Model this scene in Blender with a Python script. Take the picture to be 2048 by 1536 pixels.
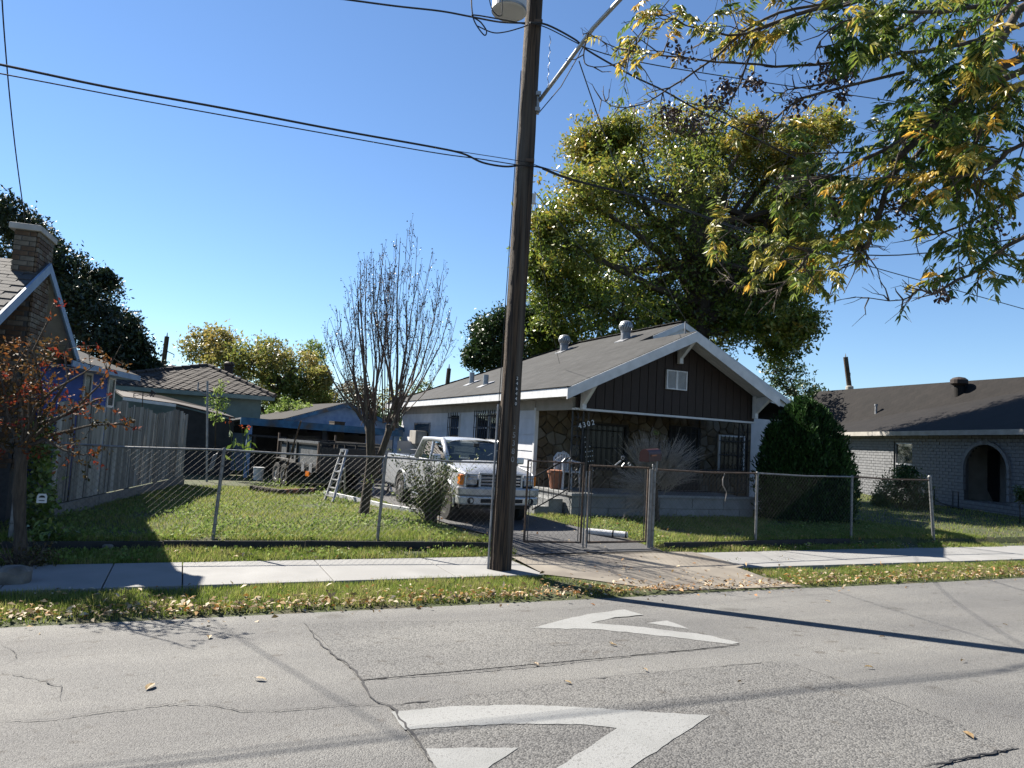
import bpy, bmesh, math, random
import numpy as np
from mathutils import Vector, Matrix
R_ = math.radians
random.seed(7)
rng = np.random.default_rng(11)
S = bpy.context.scene
for o in list(bpy.data.objects):
    bpy.data.objects.remove(o)
COL = S.collection

# ------------------------------------------------------------------ camera
EYE = 1.58
YAW, PITCH, ROLL, FPX = R_(24.5), R_(4.5), R_(3.2), 1420.0
fw = Vector((math.sin(YAW)*math.cos(PITCH), math.cos(YAW)*math.cos(PITCH), math.sin(PITCH)))
r0 = Vector((math.cos(YAW), -math.sin(YAW), 0)); u0 = r0.cross(fw)
CR = math.cos(ROLL)*r0 + math.sin(ROLL)*u0
CU = -math.sin(ROLL)*r0 + math.cos(ROLL)*u0
CP = Vector((0, 0, EYE))
cam = bpy.data.cameras.new('camera'); camo = bpy.data.objects.new('camera', cam); COL.objects.link(camo)
cam.sensor_fit = 'HORIZONTAL'; cam.sensor_width = 36.0; cam.lens = 36.0*FPX/2048
cam.clip_end = 2000; cam.clip_start = .05
m3 = Matrix((CR, CU, -fw)).transposed()
camo.matrix_world = Matrix.Translation(CP) @ m3.to_4x4()
S.camera = camo

# ------------------------------------------------------------------ light
SUN_AZ, SUN_EL = R_(29), R_(42)       # azimuth measured from +Y towards -X
w = bpy.data.worlds.new('World'); S.world = w; w.use_nodes = True
nt = w.node_tree; bg = nt.nodes['Background']
sky = nt.nodes.new('ShaderNodeTexSky'); sky.sky_type = 'NISHITA'; sky.sun_disc = False
sky.sun_elevation = SUN_EL; sky.sun_rotation = -SUN_AZ
sky.air_density = 1.0; sky.dust_density = 0.0; sky.ozone_density = 6.5; sky.altitude = 0
nt.links.new(sky.outputs[0], bg.inputs[0]); bg.inputs[1].default_value = 0.052
sl = bpy.data.lights.new('sun', 'SUN'); sl.energy = 5.0; sl.angle = R_(0.5); sl.color = (1.0, 0.93, 0.82)
so = bpy.data.objects.new('sun', sl); COL.objects.link(so)
sd = Vector((-math.sin(SUN_AZ)*math.cos(SUN_EL), math.cos(SUN_AZ)*math.cos(SUN_EL), math.sin(SUN_EL)))
so.rotation_euler = sd.to_track_quat('Z', 'Y').to_euler(); so.location = (0, 0, 30)
S.view_settings.view_transform = 'Standard'; S.view_settings.look = 'None'
S.view_settings.exposure = 1.65; S.view_settings.gamma = 1.0
S.view_settings.use_curve_mapping = False
S.render.engine = 'CYCLES'
S.cycles.max_bounces = 6; S.cycles.transparent_max_bounces = 8
S.cycles.use_denoising = True

# ------------------------------------------------------------------ where a direction of view meets the place
def ray(x, y): return fw + CR*((x-1024)/FPX) - CU*((y-768)/FPX)
def P(x, y, X=None, Y=None, Z=None, D=None):
    d = ray(x, y)
    if X is not None: t = X/d.x
    elif Y is not None: t = Y/d.y
    elif Z is not None: t = (Z-EYE)/d.z
    else: t = D
    return CP + d*t
def PN(x, y, n, dd):
    d = ray(x, y); n = Vector(n); t = (dd-CP.dot(n))/d.dot(n); return CP + d*t
def lerp(a, b, t): return a+(b-a)*t
def clamp(x, a=0., b=1.): return max(a, min(b, x))
def prof(y, tab):
    if y <= tab[0][0]: return tab[0][1]
    for (a, za), (b, zb) in zip(tab, tab[1:]):
        if y <= b: return lerp(za, zb, (y-a)/(b-a))
    return tab[-1][1]
ROADP = [(-30, -.25), (-8, -.05), (0, 0.03), (3.6, 0.03), (7.4, -.24), (7.6, -.24)]
GRASSP = [(7.0, -.27), (7.3, -.235), (7.6, -.205), (8.3, -.18), (8.36, -.25), (9.66, -.25), (9.7, -.15), (10.05, -.115), (10.09, -.11), (10.13, -.01), (10.16, 0.0), (12, 0.0)]
DRIVEP = [(7.0, -.25), (7.4, -.235), (8.4, -.15), (9.7, -.125), (10.8, 0.0), (12, 0.0)]
def fenceoff(x):                       # the fence line is not quite straight
    return prof(x, [(-3, .55), (.5, .5), (2.7, .3), (4.5, .05), (5.9, -.15), (7.3, -.2), (9.7, -.05), (12.4, .12), (14.8, .05), (16, 0)])
def drivemask(x, y):
    wl = prof(y, [(7.3, 5.3), (8.3, 4.4), (9.0, 4.35), (9.8, 4.6), (11, 4.75)])
    wr = prof(y, [(7.3, 8.2), (8.5, 7.7), (9.8, 7.45), (11, 7.0)])
    return clamp((x-wl)/.3+.5)*clamp((wr-x)/.3+.5)
def gz(x, y):
    if y < -2.6: return -.06
    if y < 7.0: return -.3
    yy = y
    if y > 9.7: yy = 9.7+(y-9.7)*(.46/max(.2, (.46+fenceoff(x)))) if y < 10.16+fenceoff(x) else 11
    g = prof(yy, GRASSP)
    if y < 13:
        m = drivemask(x, y)
        if m > 0: g = lerp(g, prof(y, DRIVEP), m)
    return g
def rz(y): return prof(y, ROADP)
def GR(px, py, f=rz):                   # the point of the sloping street seen there
    z = 0.
    for _ in range(12):
        p = P(px, py, Z=z); z = f(p.y)
    p.z = f(p.y); return p
def GG(px, py):
    z = 0.
    for _ in range(8):
        p = P(px, py, Z=z); z = gz(p.x, p.y)
    p.z = gz(p.x, p.y); return p

# ------------------------------------------------------------------ mesh helpers
ORG = {}
class MB:
    def __init__(s): s.v = []; s.f = []
    def add(s, vs, fs):
        n = len(s.v); s.v += [tuple(v) for v in vs]; s.f += [tuple(i+n for i in f) for f in fs]; return s
    def poly(s, pts): return s.add(pts, [tuple(range(len(pts)))])
    def box(s, x0, x1, y0, y1, z0, z1):
        return s.add([(x0,y0,z0),(x1,y0,z0),(x1,y1,z0),(x0,y1,z0),(x0,y0,z1),(x1,y0,z1),(x1,y1,z1),(x0,y1,z1)],
                     [(3,2,1,0),(4,5,6,7),(0,1,5,4),(1,2,6,5),(2,3,7,6),(3,0,4,7)])
    def obox(s, c, ax, ay, az):         # centre and three half-axis vectors
        c, ax, ay, az = Vector(c), Vector(ax), Vector(ay), Vector(az)
        vs = [c+ax*i+ay*j+az*k for k in (-1,1) for j in (-1,1) for i in (-1,1)]
        return s.add(vs, [(0,2,3,1),(4,5,7,6),(0,1,5,4),(1,3,7,5),(3,2,6,7),(2,0,4,6)])
    def prism(s, pts, d):               # polygon extruded along d
        pts = [Vector(p) for p in pts]; d = Vector(d); n = len(pts)
        fs = [tuple(range(n-1, -1, -1)), tuple(range(n, 2*n))]
        fs += [(i, (i+1) % n, n+(i+1) % n, n+i) for i in range(n)]
        return s.add(pts+[p+d for p in pts], fs)
    def beam(s, a, b, w, h, up=(0,0,1)):
        a, b = Vector(a), Vector(b); d = b-a; u = Vector(up)
        sx = d.cross(u).normalized(); uz = sx.cross(d).normalized()
        return s.obox((a+b)/2, d/2, sx*w/2, uz*h/2)
    def tube(s, pts, r, n=6, cap=True):
        pts = [Vector(p) for p in pts]; k = len(pts)
        rs = r if isinstance(r, (list, tuple)) else [r]*k
        base = len(s.v); prev = None
        for i, p in enumerate(pts):
            t = (pts[min(i+1, k-1)]-pts[max(i-1, 0)])
            t = t.normalized() if t.length > 1e-9 else Vector((0,0,1))
            if prev is None:
                a = t.orthogonal().normalized()
            else:
                a = prev-t*prev.dot(t)
                a = a.normalized() if a.length > 1e-6 else t.orthogonal().normalized()
            prev = a; b = t.cross(a)
            for j in range(n):
                q = 2*math.pi*j/n
                s.v.append(tuple(p+(a*math.cos(q)+b*math.sin(q))*rs[i]))
        for i in range(k-1):
            for j in range(n):
                j2 = (j+1) % n
                s.f.append((base+i*n+j, base+i*n+j2, base+(i+1)*n+j2, base+(i+1)*n+j))
        if cap:
            s.f.append(tuple(base+j for j in range(n-1, -1, -1)))
            s.f.append(tuple(base+(k-1)*n+j for j in range(n)))
        return s
    def lathe(s, c, prof_, n=16, axis=(0,0,1)):
        c = Vector(c); az = Vector(axis).normalized(); a = az.orthogonal().normalized(); b = az.cross(a)
        base = len(s.v)
        for (r, h) in prof_:
            for j in range(n):
                q = 2*math.pi*j/n
                s.v.append(tuple(c+az*h+(a*math.cos(q)+b*math.sin(q))*r))
        k = len(prof_)
        for i in range(k-1):
            for j in range(n):
                j2 = (j+1) % n
                s.f.append((base+i*n+j, base+i*n+j2, base+(i+1)*n+j2, base+(i+1)*n+j))
        s.f.append(tuple(base+j for j in range(n-1, -1, -1)))
        s.f.append(tuple(base+(k-1)*n+j for j in range(n)))
        return s
    def ring(s, c, ax, ay, R, r, n=14, a0=0, a1=2*math.pi, m=5):
        c, ax, ay = Vector(c), Vector(ax), Vector(ay)
        pts = [c+ax*R*math.cos(lerp(a0, a1, i/n))+ay*R*math.sin(lerp(a0, a1, i/n)) for i in range(n+1)]
        return s.tube(pts, r, m)
    def build(s, name, m, parent=None, smooth=False, bev=0):
        me = bpy.data.meshes.new(name)
        og = ORG.get(parent.name, Vector()) if parent else Vector()
        vs = [(v[0]-og.x, v[1]-og.y, v[2]-og.z) for v in s.v] if parent else s.v
        me.from_pydata(vs, [], s.f); me.update()
        me.materials.append(m)
        if smooth: me.shade_smooth()
        o = bpy.data.objects.new(name, me); COL.objects.link(o)
        if parent: o.parent = parent
        ORG[o.name] = og.copy()
        if bev:
            bm_ = o.modifiers.new('bevel', 'BEVEL'); bm_.width = bev; bm_.segments = 2; bm_.limit_method = 'ANGLE'
        return o
def tag(o, label=None, cat=None, group=None, kind=None):
    if label: o['label'] = label
    if cat: o['category'] = cat
    if group: o['group'] = group
    if kind: o['kind'] = kind
    return o
def thing(name, label, cat, loc, group=None):
    o = bpy.data.objects.new(name, None); COL.objects.link(o); o.location = loc
    o.empty_display_size = .2
    ORG[o.name] = Vector(loc)
    return tag(o, label, cat, group)
def share(name, me, parent, mat4):      # another piece on shared mesh data; mat4 in world terms
    o = bpy.data.objects.new(name, me); COL.objects.link(o)
    o.parent = parent
    o.matrix_local = Matrix.Translation(-ORG[parent.name]) @ mat4
    ORG[o.name] = ORG[parent.name]
    return o
def arr_mesh(name, V, F, m, parent=None, tint=None, kind=None, smooth=False):   # big meshes from arrays; F is (n,3) or (n,4)
    V = np.asarray(V, dtype=np.float32); F = np.asarray(F, dtype=np.int32)
    if parent: V = V-np.array(ORG[parent.name], dtype=np.float32)
    me = bpy.data.meshes.new(name); k = F.shape[1]
    me.vertices.add(len(V)); me.vertices.foreach_set('co', V.ravel())
    me.loops.add(F.size); me.loops.foreach_set('vertex_index', F.ravel())
    me.polygons.add(len(F)); me.polygons.foreach_set('loop_start', np.arange(0, F.size, k, dtype=np.int32))
    me.update(calc_edges=True)
    if tint is not None:
        at = me.attributes.new('tint', 'FLOAT', 'FACE'); at.data.foreach_set('value', np.asarray(tint, dtype=np.float32))
    me.materials.append(m)
    if smooth: me.shade_smooth()
    o = bpy.data.objects.new(name, me); COL.objects.link(o)
    if parent: o.parent = parent
    ORG[o.name] = ORG[parent.name] if parent else Vector()
    if kind: o['kind'] = kind
    return o

# ------------------------------------------------------------------ materials
KA = .80                       # all hard surfaces a touch darker, the picture is exposed for them
def mat(name, col, col2=None, rough=.75, scale=6., detail=5., bump=0., bscale=40., metal=0., stretch=(1,1,1), spec=.4, lo=.35, hi=.65, col3=None, s3=1.2):
    if col2 is None: col2 = tuple(c*.82 for c in col)
    col, col2 = [tuple(c*KA for c in q) for q in (col, col2)]; col3 = tuple(c*KA for c in col3) if col3 else None
    m = bpy.data.materials.new(name); m.use_nodes = True
    n = m.node_tree.nodes; l = m.node_tree.links; b = n['Principled BSDF']
    b.inputs['Roughness'].default_value = rough; b.inputs['Metallic'].default_value = metal
    b.inputs['Specular IOR Level'].default_value = spec
    tc = n.new('ShaderNodeTexCoord'); mp = n.new('ShaderNodeMapping'); mp.inputs['Scale'].default_value = stretch
    l.new(tc.outputs['Object'], mp.inputs[0])
    nz = n.new('ShaderNodeTexNoise'); nz.inputs['Scale'].default_value = scale; nz.inputs['Detail'].default_value = detail
    l.new(mp.outputs[0], nz.inputs['Vector'])
    rp = n.new('ShaderNodeValToRGB'); rp.color_ramp.elements[0].position = lo; rp.color_ramp.elements[1].position = hi
    rp.color_ramp.elements[0].color = (*col2, 1); rp.color_ramp.elements[1].color = (*col, 1)
    l.new(nz.outputs[0], rp.inputs[0]); out = rp.outputs[0]
    if col3 is not None:
        n3 = n.new('ShaderNodeTexNoise'); n3.inputs['Scale'].default_value = s3; n3.inputs['Detail'].default_value = 3
        l.new(mp.outputs[0], n3.inputs['Vector'])
        r3 = n.new('ShaderNodeValToRGB'); r3.color_ramp.elements[0].position = .48; r3.color_ramp.elements[1].position = .68
        l.new(n3.outputs[0], r3.inputs[0])
        mx = n.new('ShaderNodeMix'); mx.data_type = 'RGBA'
        l.new(r3.outputs[0], mx.inputs['Factor']); l.new(out, mx.inputs['A']); mx.inputs['B'].default_value = (*col3, 1)
        out = mx.outputs['Result']
    l.new(out, b.inputs['Base Color'])
    if bump:
        nb = n.new('ShaderNodeTexNoise'); nb.inputs['Scale'].default_value = bscale; nb.inputs['Detail'].default_value = 4
        l.new(mp.outputs[0], nb.inputs['Vector'])
        bp = n.new('ShaderNodeBump'); bp.inputs['Strength'].default_value = bump; bp.inputs['Distance'].default_value = .02
        l.new(nb.outputs[0], bp.inputs['Height']); l.new(bp.outputs[0], b.inputs['Normal'])
    return m
def leafmat(name, cols, trans=.35, rough=.45, spec=.4, obj=False):
    m = bpy.data.materials.new(name); m.use_nodes = True
    n = m.node_tree.nodes; l = m.node_tree.links; b = n['Principled BSDF']
    if obj: a = n.new('ShaderNodeObjectInfo'); fac = a.outputs['Random']
    else: a = n.new('ShaderNodeAttribute'); a.attribute_name = 'tint'; fac = a.outputs['Fac']
    rp = n.new('ShaderNodeValToRGB'); e = rp.color_ramp.elements
    e[0].position = 0; e[0].color = (*cols[0], 1); e[1].position = 1; e[1].color = (*cols[-1], 1)
    for i, c in enumerate(cols[1:-1]):
        x = e.new((i+1)/(len(cols)-1)); x.color = (*c, 1)
    l.new(fac, rp.inputs[0]); l.new(rp.outputs[0], b.inputs['Base Color'])
    b.inputs['Roughness'].default_value = rough; b.inputs['Specular IOR Level'].default_value = spec
    t = n.new('ShaderNodeBsdfTranslucent'); l.new(rp.outputs[0], t.inputs[0])
    mx = n.new('ShaderNodeMixShader'); mx.inputs[0].default_value = trans
    l.new(b.outputs[0], mx.inputs[1]); l.new(t.outputs[0], mx.inputs[2])
    l.new(mx.outputs[0], n['Material Output'].inputs['Surface'])
    return m
def glassmat(name, col=(.02,.025,.03), alpha=.6):
    m = bpy.data.materials.new(name); m.use_nodes = True
    n = m.node_tree.nodes; l = m.node_tree.links; b = n['Principled BSDF']
    b.inputs['Base Color'].default_value = (*col, 1); b.inputs['Roughness'].default_value = .04
    t = n.new('ShaderNodeBsdfTransparent'); t.inputs[0].default_value = (.40, .46, .46, 1)
    fr = n.new('ShaderNodeFresnel'); fr.inputs[0].default_value = 1.33
    g = n.new('ShaderNodeBsdfGlossy'); g.inputs['Roughness'].default_value = .02
    m1 = n.new('ShaderNodeMixShader'); m1.inputs[0].default_value = alpha
    l.new(t.outputs[0], m1.inputs[1]); l.new(b.outputs[0], m1.inputs[2])
    m2 = n.new('ShaderNodeMixShader'); l.new(fr.outputs[0], m2.inputs[0]); l.new(m1.outputs[0], m2.inputs[1]); l.new(g.outputs[0], m2.inputs[2])
    l.new(m2.outputs[0], n['Material Output'].inputs['Surface'])
    return m

M = {}
M['siding'] = mat('siding', (.60,.61,.64), (.50,.51,.54), .6, 3, bump=.05)
M['white'] = mat('white', (.66,.67,.68), (.54,.55,.56), .55, 5)
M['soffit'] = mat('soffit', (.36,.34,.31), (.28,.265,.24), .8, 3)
M['brown'] = mat('brown', (.034,.022,.018), (.024,.016,.013), .75, 12, stretch=(4,4,.6))
M['iron'] = mat('iron', (.018,.018,.02), (.012,.012,.014), .5, 20)
M['stone'] = mat('stone', (.11,.082,.047), (.085,.064,.04), .8, 7, bump=.4, bscale=18, col3=(.18,.155,.11), s3=3)
M['stone2'] = mat('stone2', (.11,.08,.04), (.06,.045,.028), .8, 9, bump=.4, bscale=18)
M['stone3'] = mat('stone3', (.15,.13,.10), (.13,.115,.09), .8, 8, bump=.4, bscale=18)
M['mortar'] = mat('mortar', (.085,.072,.055), (.06,.052,.04), .9, 20)
M['porchpaint'] = mat('porchpaint', (.25,.26,.265), (.18,.19,.195), .6, 4)
M['concrete'] = mat('concrete', (.50,.49,.47), (.40,.39,.37), .85, 5, bump=.15, bscale=60)
M['walk'] = mat('walk', (.285,.284,.279), (.225,.224,.22), .85, 1.6, 8, bump=.1, bscale=90, col3=(.245,.243,.238), s3=.7)
M['apron'] = mat('apron', (.25,.223,.185), (.185,.164,.137), .9, 2.2, 8, bump=.12, bscale=80, col3=(.15,.13,.11), s3=1.5)
M['drive'] = mat('drive', (.10,.10,.104), (.055,.055,.058), .9, 30, 6, bump=.4, bscale=120, lo=.3, hi=.7)
M['galv'] = mat('galv', (.24,.245,.25), (.15,.155,.16), .55, 14, metal=.4)
M['wire'] = mat('wire', (.10,.10,.10), (.045,.042,.04), .6, 9, metal=.2)
M['rust'] = mat('rust', (.13,.085,.06), (.06,.045,.035), .8, 14)
M['black'] = mat('black', (.012,.012,.013), (.02,.02,.02), .6, 10)
M['dark'] = mat('dark', (.03,.03,.032), (.018,.018,.02), .8, 6)
M['cable'] = mat('cable', (.014,.014,.017), (.01,.01,.012), .5, 10)
M['glass'] = glassmat('glass', alpha=.85)
M['carglass'] = glassmat('carglass', (.012,.018,.02), .55)
M['curtain'] = mat('curtain', (.5,.5,.5), (.38,.38,.4), .9, 3, stretch=(20,20,1))
M['aluminium'] = mat('aluminium', (.42,.43,.44), (.30,.31,.32), .4, 12, metal=.35)
M['plastic'] = mat('plastic', (.72,.73,.74), (.62,.63,.65), .45, 3)
M['bluefascia'] = mat('bluefascia', (.24,.35,.52), (.18,.27,.42), .6, 4)
M['bluewall'] = mat('bluewall', (.045,.11,.42), (.03,.08,.34), .7, 5)
M['bluelight'] = mat('bluelight', (.24,.36,.55), (.15,.25,.44), .7, 5, bump=.1)
M['bluebeam'] = mat('bluebeam', (.05,.17,.30), (.025,.085,.17), .7, 5, col3=(.09,.08,.07), s3=2.5)
M['tin'] = mat('tin', (.35,.36,.38), (.2,.2,.21), .5, 6, metal=.3)
M['wood'] = mat('wood', (.36,.35,.33), (.19,.183,.172), .9, 5, 8, bump=.35, bscale=20, stretch=(9,9,.5), col3=(.42,.415,.40), s3=.8)
M['wood2'] = mat('wood2', (.26,.25,.235), (.14,.133,.123), .9, 5, 8, bump=.35, bscale=20, stretch=(9,9,.5))
M['pole'] = mat('pole', (.10,.066,.043), (.018,.014,.012), .9, 6, 12, bump=1.0, bscale=18, stretch=(9,9,.3), lo=.40, hi=.60, col3=(.115,.10,.085), s3=1.1)
M['bark'] = mat('bark', (.10,.078,.058), (.045,.036,.028), .9, 8, 8, bump=.8, bscale=22, stretch=(4,4,.7))
M['barkgrey'] = mat('barkgrey', (.105,.085,.068), (.045,.038,.032), .8, 6, 6, bump=.4, bscale=18, stretch=(3,3,.7), col3=(.15,.128,.105), s3=1.6)
M['twig'] = mat('twig', (.12,.085,.075), (.07,.05,.045), .8, 12)
M['drytwig'] = mat('drytwig', (.34,.31,.28), (.2,.18,.16), .9, 10)
M['pecanbark'] = mat('pecanbark', (.115,.092,.072), (.05,.04,.033), .9, 10, 8, bump=.6, bscale=30)
M['marking'] = mat('marking', (.245,.25,.248), (.14,.14,.138), .85, 70, 9, bump=.25, bscale=150, lo=.30, hi=.45, col3=(.205,.21,.207), s3=2.3)
M['silver'] = mat('silver', (.55,.57,.60), (.52,.54,.57), .27, 2, metal=.40, spec=.6)
M['chrome'] = mat('chrome', (.50,.52,.54), (.42,.44,.47), .22, 3, metal=.85)
M['tyre'] = mat('tyre', (.02,.02,.02), (.03,.03,.03), .85, 20, bump=.3)
M['rimsilver'] = mat('rimsilver', (.52,.53,.55), (.42,.43,.45), .28, 6, metal=.45)
M['darkpane'] = mat('darkpane', (.012,.013,.015), (.008,.009,.01), .25, 4, spec=.25)
M['amber'] = mat('amber', (.75,.22,.02), (.6,.15,.01), .25, 5)
M['lens'] = mat('lens', (.5,.53,.56), (.25,.27,.3), .1, 14, metal=.4, spec=.8)
M['red'] = mat('red', (.055,.012,.010), (.04,.010,.009), .45, 8)
M['clay'] = mat('clay', (.32,.13,.07), (.22,.09,.05), .8, 8)
M['paper'] = mat('paper', (.75,.76,.78), (.6,.61,.63), .6, 6)
M['stoneblock'] = mat('stoneblock', (.20,.185,.165), (.10,.092,.082), .95, 6, 8, bump=.8, bscale=14)
M['mint'] = mat('mint', (.20,.26,.23), (.16,.21,.185), .7, 4)
M['teal'] = mat('teal', (.03,.20,.19), (.02,.14,.14), .5, 5)
M['soil'] = mat('soil', (.06,.045,.03), (.035,.027,.018), .95, 12, bump=.5)

def asphalt(name, light, darkc, sc, patch):
    m = bpy.data.materials.new(name); m.use_nodes = True
    n = m.node_tree.nodes; l = m.node_tree.links; b = n['Principled BSDF']; b.inputs['Roughness'].default_value = .85
    b.inputs['Specular IOR Level'].default_value = .3
    tc = n.new('ShaderNodeTexCoord')
    v = n.new('ShaderNodeTexVoronoi'); v.inputs['Scale'].default_value = sc; l.new(tc.outputs['Object'], v.inputs['Vector'])
    sp = n.new('ShaderNodeSeparateColor'); l.new(v.outputs['Color'], sp.inputs[0])
    r1 = n.new('ShaderNodeValToRGB'); r1.color_ramp.elements[0].color = (*darkc, 1); r1.color_ramp.elements[1].color = (*light, 1)
    r1.color_ramp.elements[0].position = .05; r1.color_ramp.elements[1].position = .75
    l.new(sp.outputs[0], r1.inputs[0])
    nz = n.new('ShaderNodeTexNoise'); nz.inputs['Scale'].default_value = .55; nz.inputs['Detail'].default_value = 7; nz.inputs['Roughness'].default_value = .6
    l.new(tc.outputs['Object'], nz.inputs['Vector'])
    r2 = n.new('ShaderNodeValToRGB'); r2.color_ramp.elements[0].position = .35; r2.color_ramp.elements[1].position = .68
    r2.color_ramp.elements[0].color = (patch, patch, patch, 1); r2.color_ramp.elements[1].color = (1.1, 1.09, 1.06, 1)
    l.new(nz.outputs[0], r2.inputs[0])
    mx = n.new('ShaderNodeMix'); mx.data_type = 'RGBA'; mx.blend_type = 'MULTIPLY'; mx.inputs['Factor'].default_value = 1
    l.new(r1.outputs[0], mx.inputs['A']); l.new(r2.outputs[0], mx.inputs['B'])
    n4 = n.new('ShaderNodeTexNoise'); n4.inputs['Scale'].default_value = 7; n4.inputs['Detail'].default_value = 5
    l.new(tc.outputs['Object'], n4.inputs['Vector'])
    r4 = n.new('ShaderNodeValToRGB'); r4.color_ramp.elements[0].position = .62; r4.color_ramp.elements[1].position = .72
    r4.color_ramp.elements[0].color = (1,1,1,1); r4.color_ramp.elements[1].color = (.72,.69,.66,1)
    l.new(n4.outputs[0], r4.inputs[0])
    mx2 = n.new('ShaderNodeMix'); mx2.data_type = 'RGBA'; mx2.blend_type = 'MULTIPLY'; mx2.inputs['Factor'].default_value = 1
    l.new(mx.outputs['Result'], mx2.inputs['A']); l.new(r4.outputs[0], mx2.inputs['B'])
    st = n.new('ShaderNodeMapping'); st.inputs['Scale'].default_value = (.12, 1.0, 1); l.new(tc.outputs['Object'], st.inputs[0])
    n5 = n.new('ShaderNodeTexNoise'); n5.inputs['Scale'].default_value = 1.3; n5.inputs['Detail'].default_value = 6; l.new(st.outputs[0], n5.inputs['Vector'])
    r5 = n.new('ShaderNodeValToRGB'); r5.color_ramp.elements[0].position = .38; r5.color_ramp.elements[1].position = .66
    r5.color_ramp.elements[0].color = (.84,.84,.85,1); r5.color_ramp.elements[1].color = (1.1,1.1,1.09,1); l.new(n5.outputs[0], r5.inputs[0])
    n6 = n.new('ShaderNodeTexVoronoi'); n6.inputs['Scale'].default_value = .9; l.new(tc.outputs['Object'], n6.inputs['Vector'])
    r6 = n.new('ShaderNodeValToRGB'); r6.color_ramp.elements[0].position = .05; r6.color_ramp.elements[1].position = .16
    r6.color_ramp.elements[0].color = (.68,.67,.66,1); r6.color_ramp.elements[1].color = (1,1,1,1); l.new(n6.outputs['Distance'], r6.inputs[0])
    for src in (r5, r6):
        mm = n.new('ShaderNodeMix'); mm.data_type = 'RGBA'; mm.blend_type = 'MULTIPLY'; mm.inputs['Factor'].default_value = 1
        l.new(mx2.outputs['Result'], mm.inputs['A']); l.new(src.outputs[0], mm.inputs['B']); mx2 = mm
    l.new(mx2.outputs['Result'], b.inputs['Base Color'])
    bp = n.new('ShaderNodeBump'); bp.inputs['Strength'].default_value = .8; bp.inputs['Distance'].default_value = .006
    l.new(v.outputs['Distance'], bp.inputs['Height']); bp.invert = True; l.new(bp.outputs[0], b.inputs['Normal'])
    return m
M['asphalt'] = asphalt('asphalt', (.158,.157,.153), (.09,.089,.088), 140, .86)
M['asphaltcoarse'] = asphalt('asphaltcoarse', (.145,.144,.141), (.06,.06,.06), 92, .82)
def shingle(name, c1, c2, row, tab, axis):  # rows of asphalt shingles, too fine to tell apart at this distance
    m = bpy.data.materials.new(name); m.use_nodes = True
    n = m.node_tree.nodes; l = m.node_tree.links; b = n['Principled BSDF']; b.inputs['Roughness'].default_value = .9
    b.inputs['Specular IOR Level'].default_value = .25
    tc = n.new('ShaderNodeTexCoord'); mp = n.new('ShaderNodeMapping'); mp.inputs['Rotation'].default_value = axis
    l.new(tc.outputs['Object'], mp.inputs[0])
    br = n.new('ShaderNodeTexBrick'); br.inputs['Scale'].default_value = 1; br.inputs['Brick Width'].default_value = tab; br.inputs['Row Height'].default_value = row
    br.inputs['Color1'].default_value = (*c1, 1); br.inputs['Color2'].default_value = (*c2, 1); br.inputs['Mortar'].default_value = (*[x*.62 for x in c2], 1)
    br.inputs['Mortar Size'].default_value = .007; br.inputs['Mortar Smooth'].default_value = .3
    l.new(mp.outputs[0], br.inputs['Vector'])
    nz = n.new('ShaderNodeTexNoise'); nz.inputs['Scale'].default_value = 1.6; nz.inputs['Detail'].default_value = 8
    l.new(tc.outputs['Object'], nz.inputs['Vector'])
    r = n.new('ShaderNodeValToRGB'); r.color_ramp.elements[0].position = .3; r.color_ramp.elements[1].position = .7
    r.color_ramp.elements[0].color = (.72,.72,.72,1); r.color_ramp.elements[1].color = (1.1,1.1,1.09,1); l.new(nz.outputs[0], r.inputs[0])
    mx = n.new('ShaderNodeMix'); mx.data_type = 'RGBA'; mx.blend_type = 'MULTIPLY'; mx.inputs['Factor'].default_value = 1
    l.new(br.outputs[0], mx.inputs['A']); l.new(r.outputs[0], mx.inputs['B']); l.new(mx.outputs['Result'], b.inputs['Base Color'])
    bp = n.new('ShaderNodeBump'); bp.inputs['Strength'].default_value = .5; bp.inputs['Distance'].default_value = .01
    l.new(br.outputs['Fac'], bp.inputs['Height']); bp.invert = True; l.new(bp.outputs[0], b.inputs['Normal'])
    return m
M['roofgrey'] = shingle('roofgrey', (.042,.0427,.0435), (.031,.0315,.0322), .13, .3, (0, 0, R_(90)))
M['roofdark'] = shingle('roofdark', (.013,.0112,.0108), (.0085,.0075,.0075), .2, .4, (0, 0, R_(70)))  # near-black: tree shade on the right-hand roof is put into the colour
M['tile'] = mat('tile', (.058,.048,.042), (.034,.028,.025), .9, 4, bump=.3, col3=(.075,.062,.054), s3=1.5)
M['tab'] = mat('tab', (.085,.083,.083), (.06,.059,.06), .9, 3, bump=.3, bscale=80)
M['brickpaint'] = mat('brickpaint', (.18,.185,.195), (.14,.145,.155), .8, 5, bump=.2, bscale=30)
M['brickjoint'] = mat('brickjoint', (.085,.085,.087), (.065,.065,.067), .9, 20)
M['brick'] = mat('brick', (.13,.085,.052), (.08,.05,.033), .9, 7, bump=.3, bscale=40, col3=(.19,.16,.125), s3=4)
M['brick2'] = mat('brick2', (.19,.165,.13), (.12,.10,.075), .9, 9, bump=.3, bscale=40)
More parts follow.
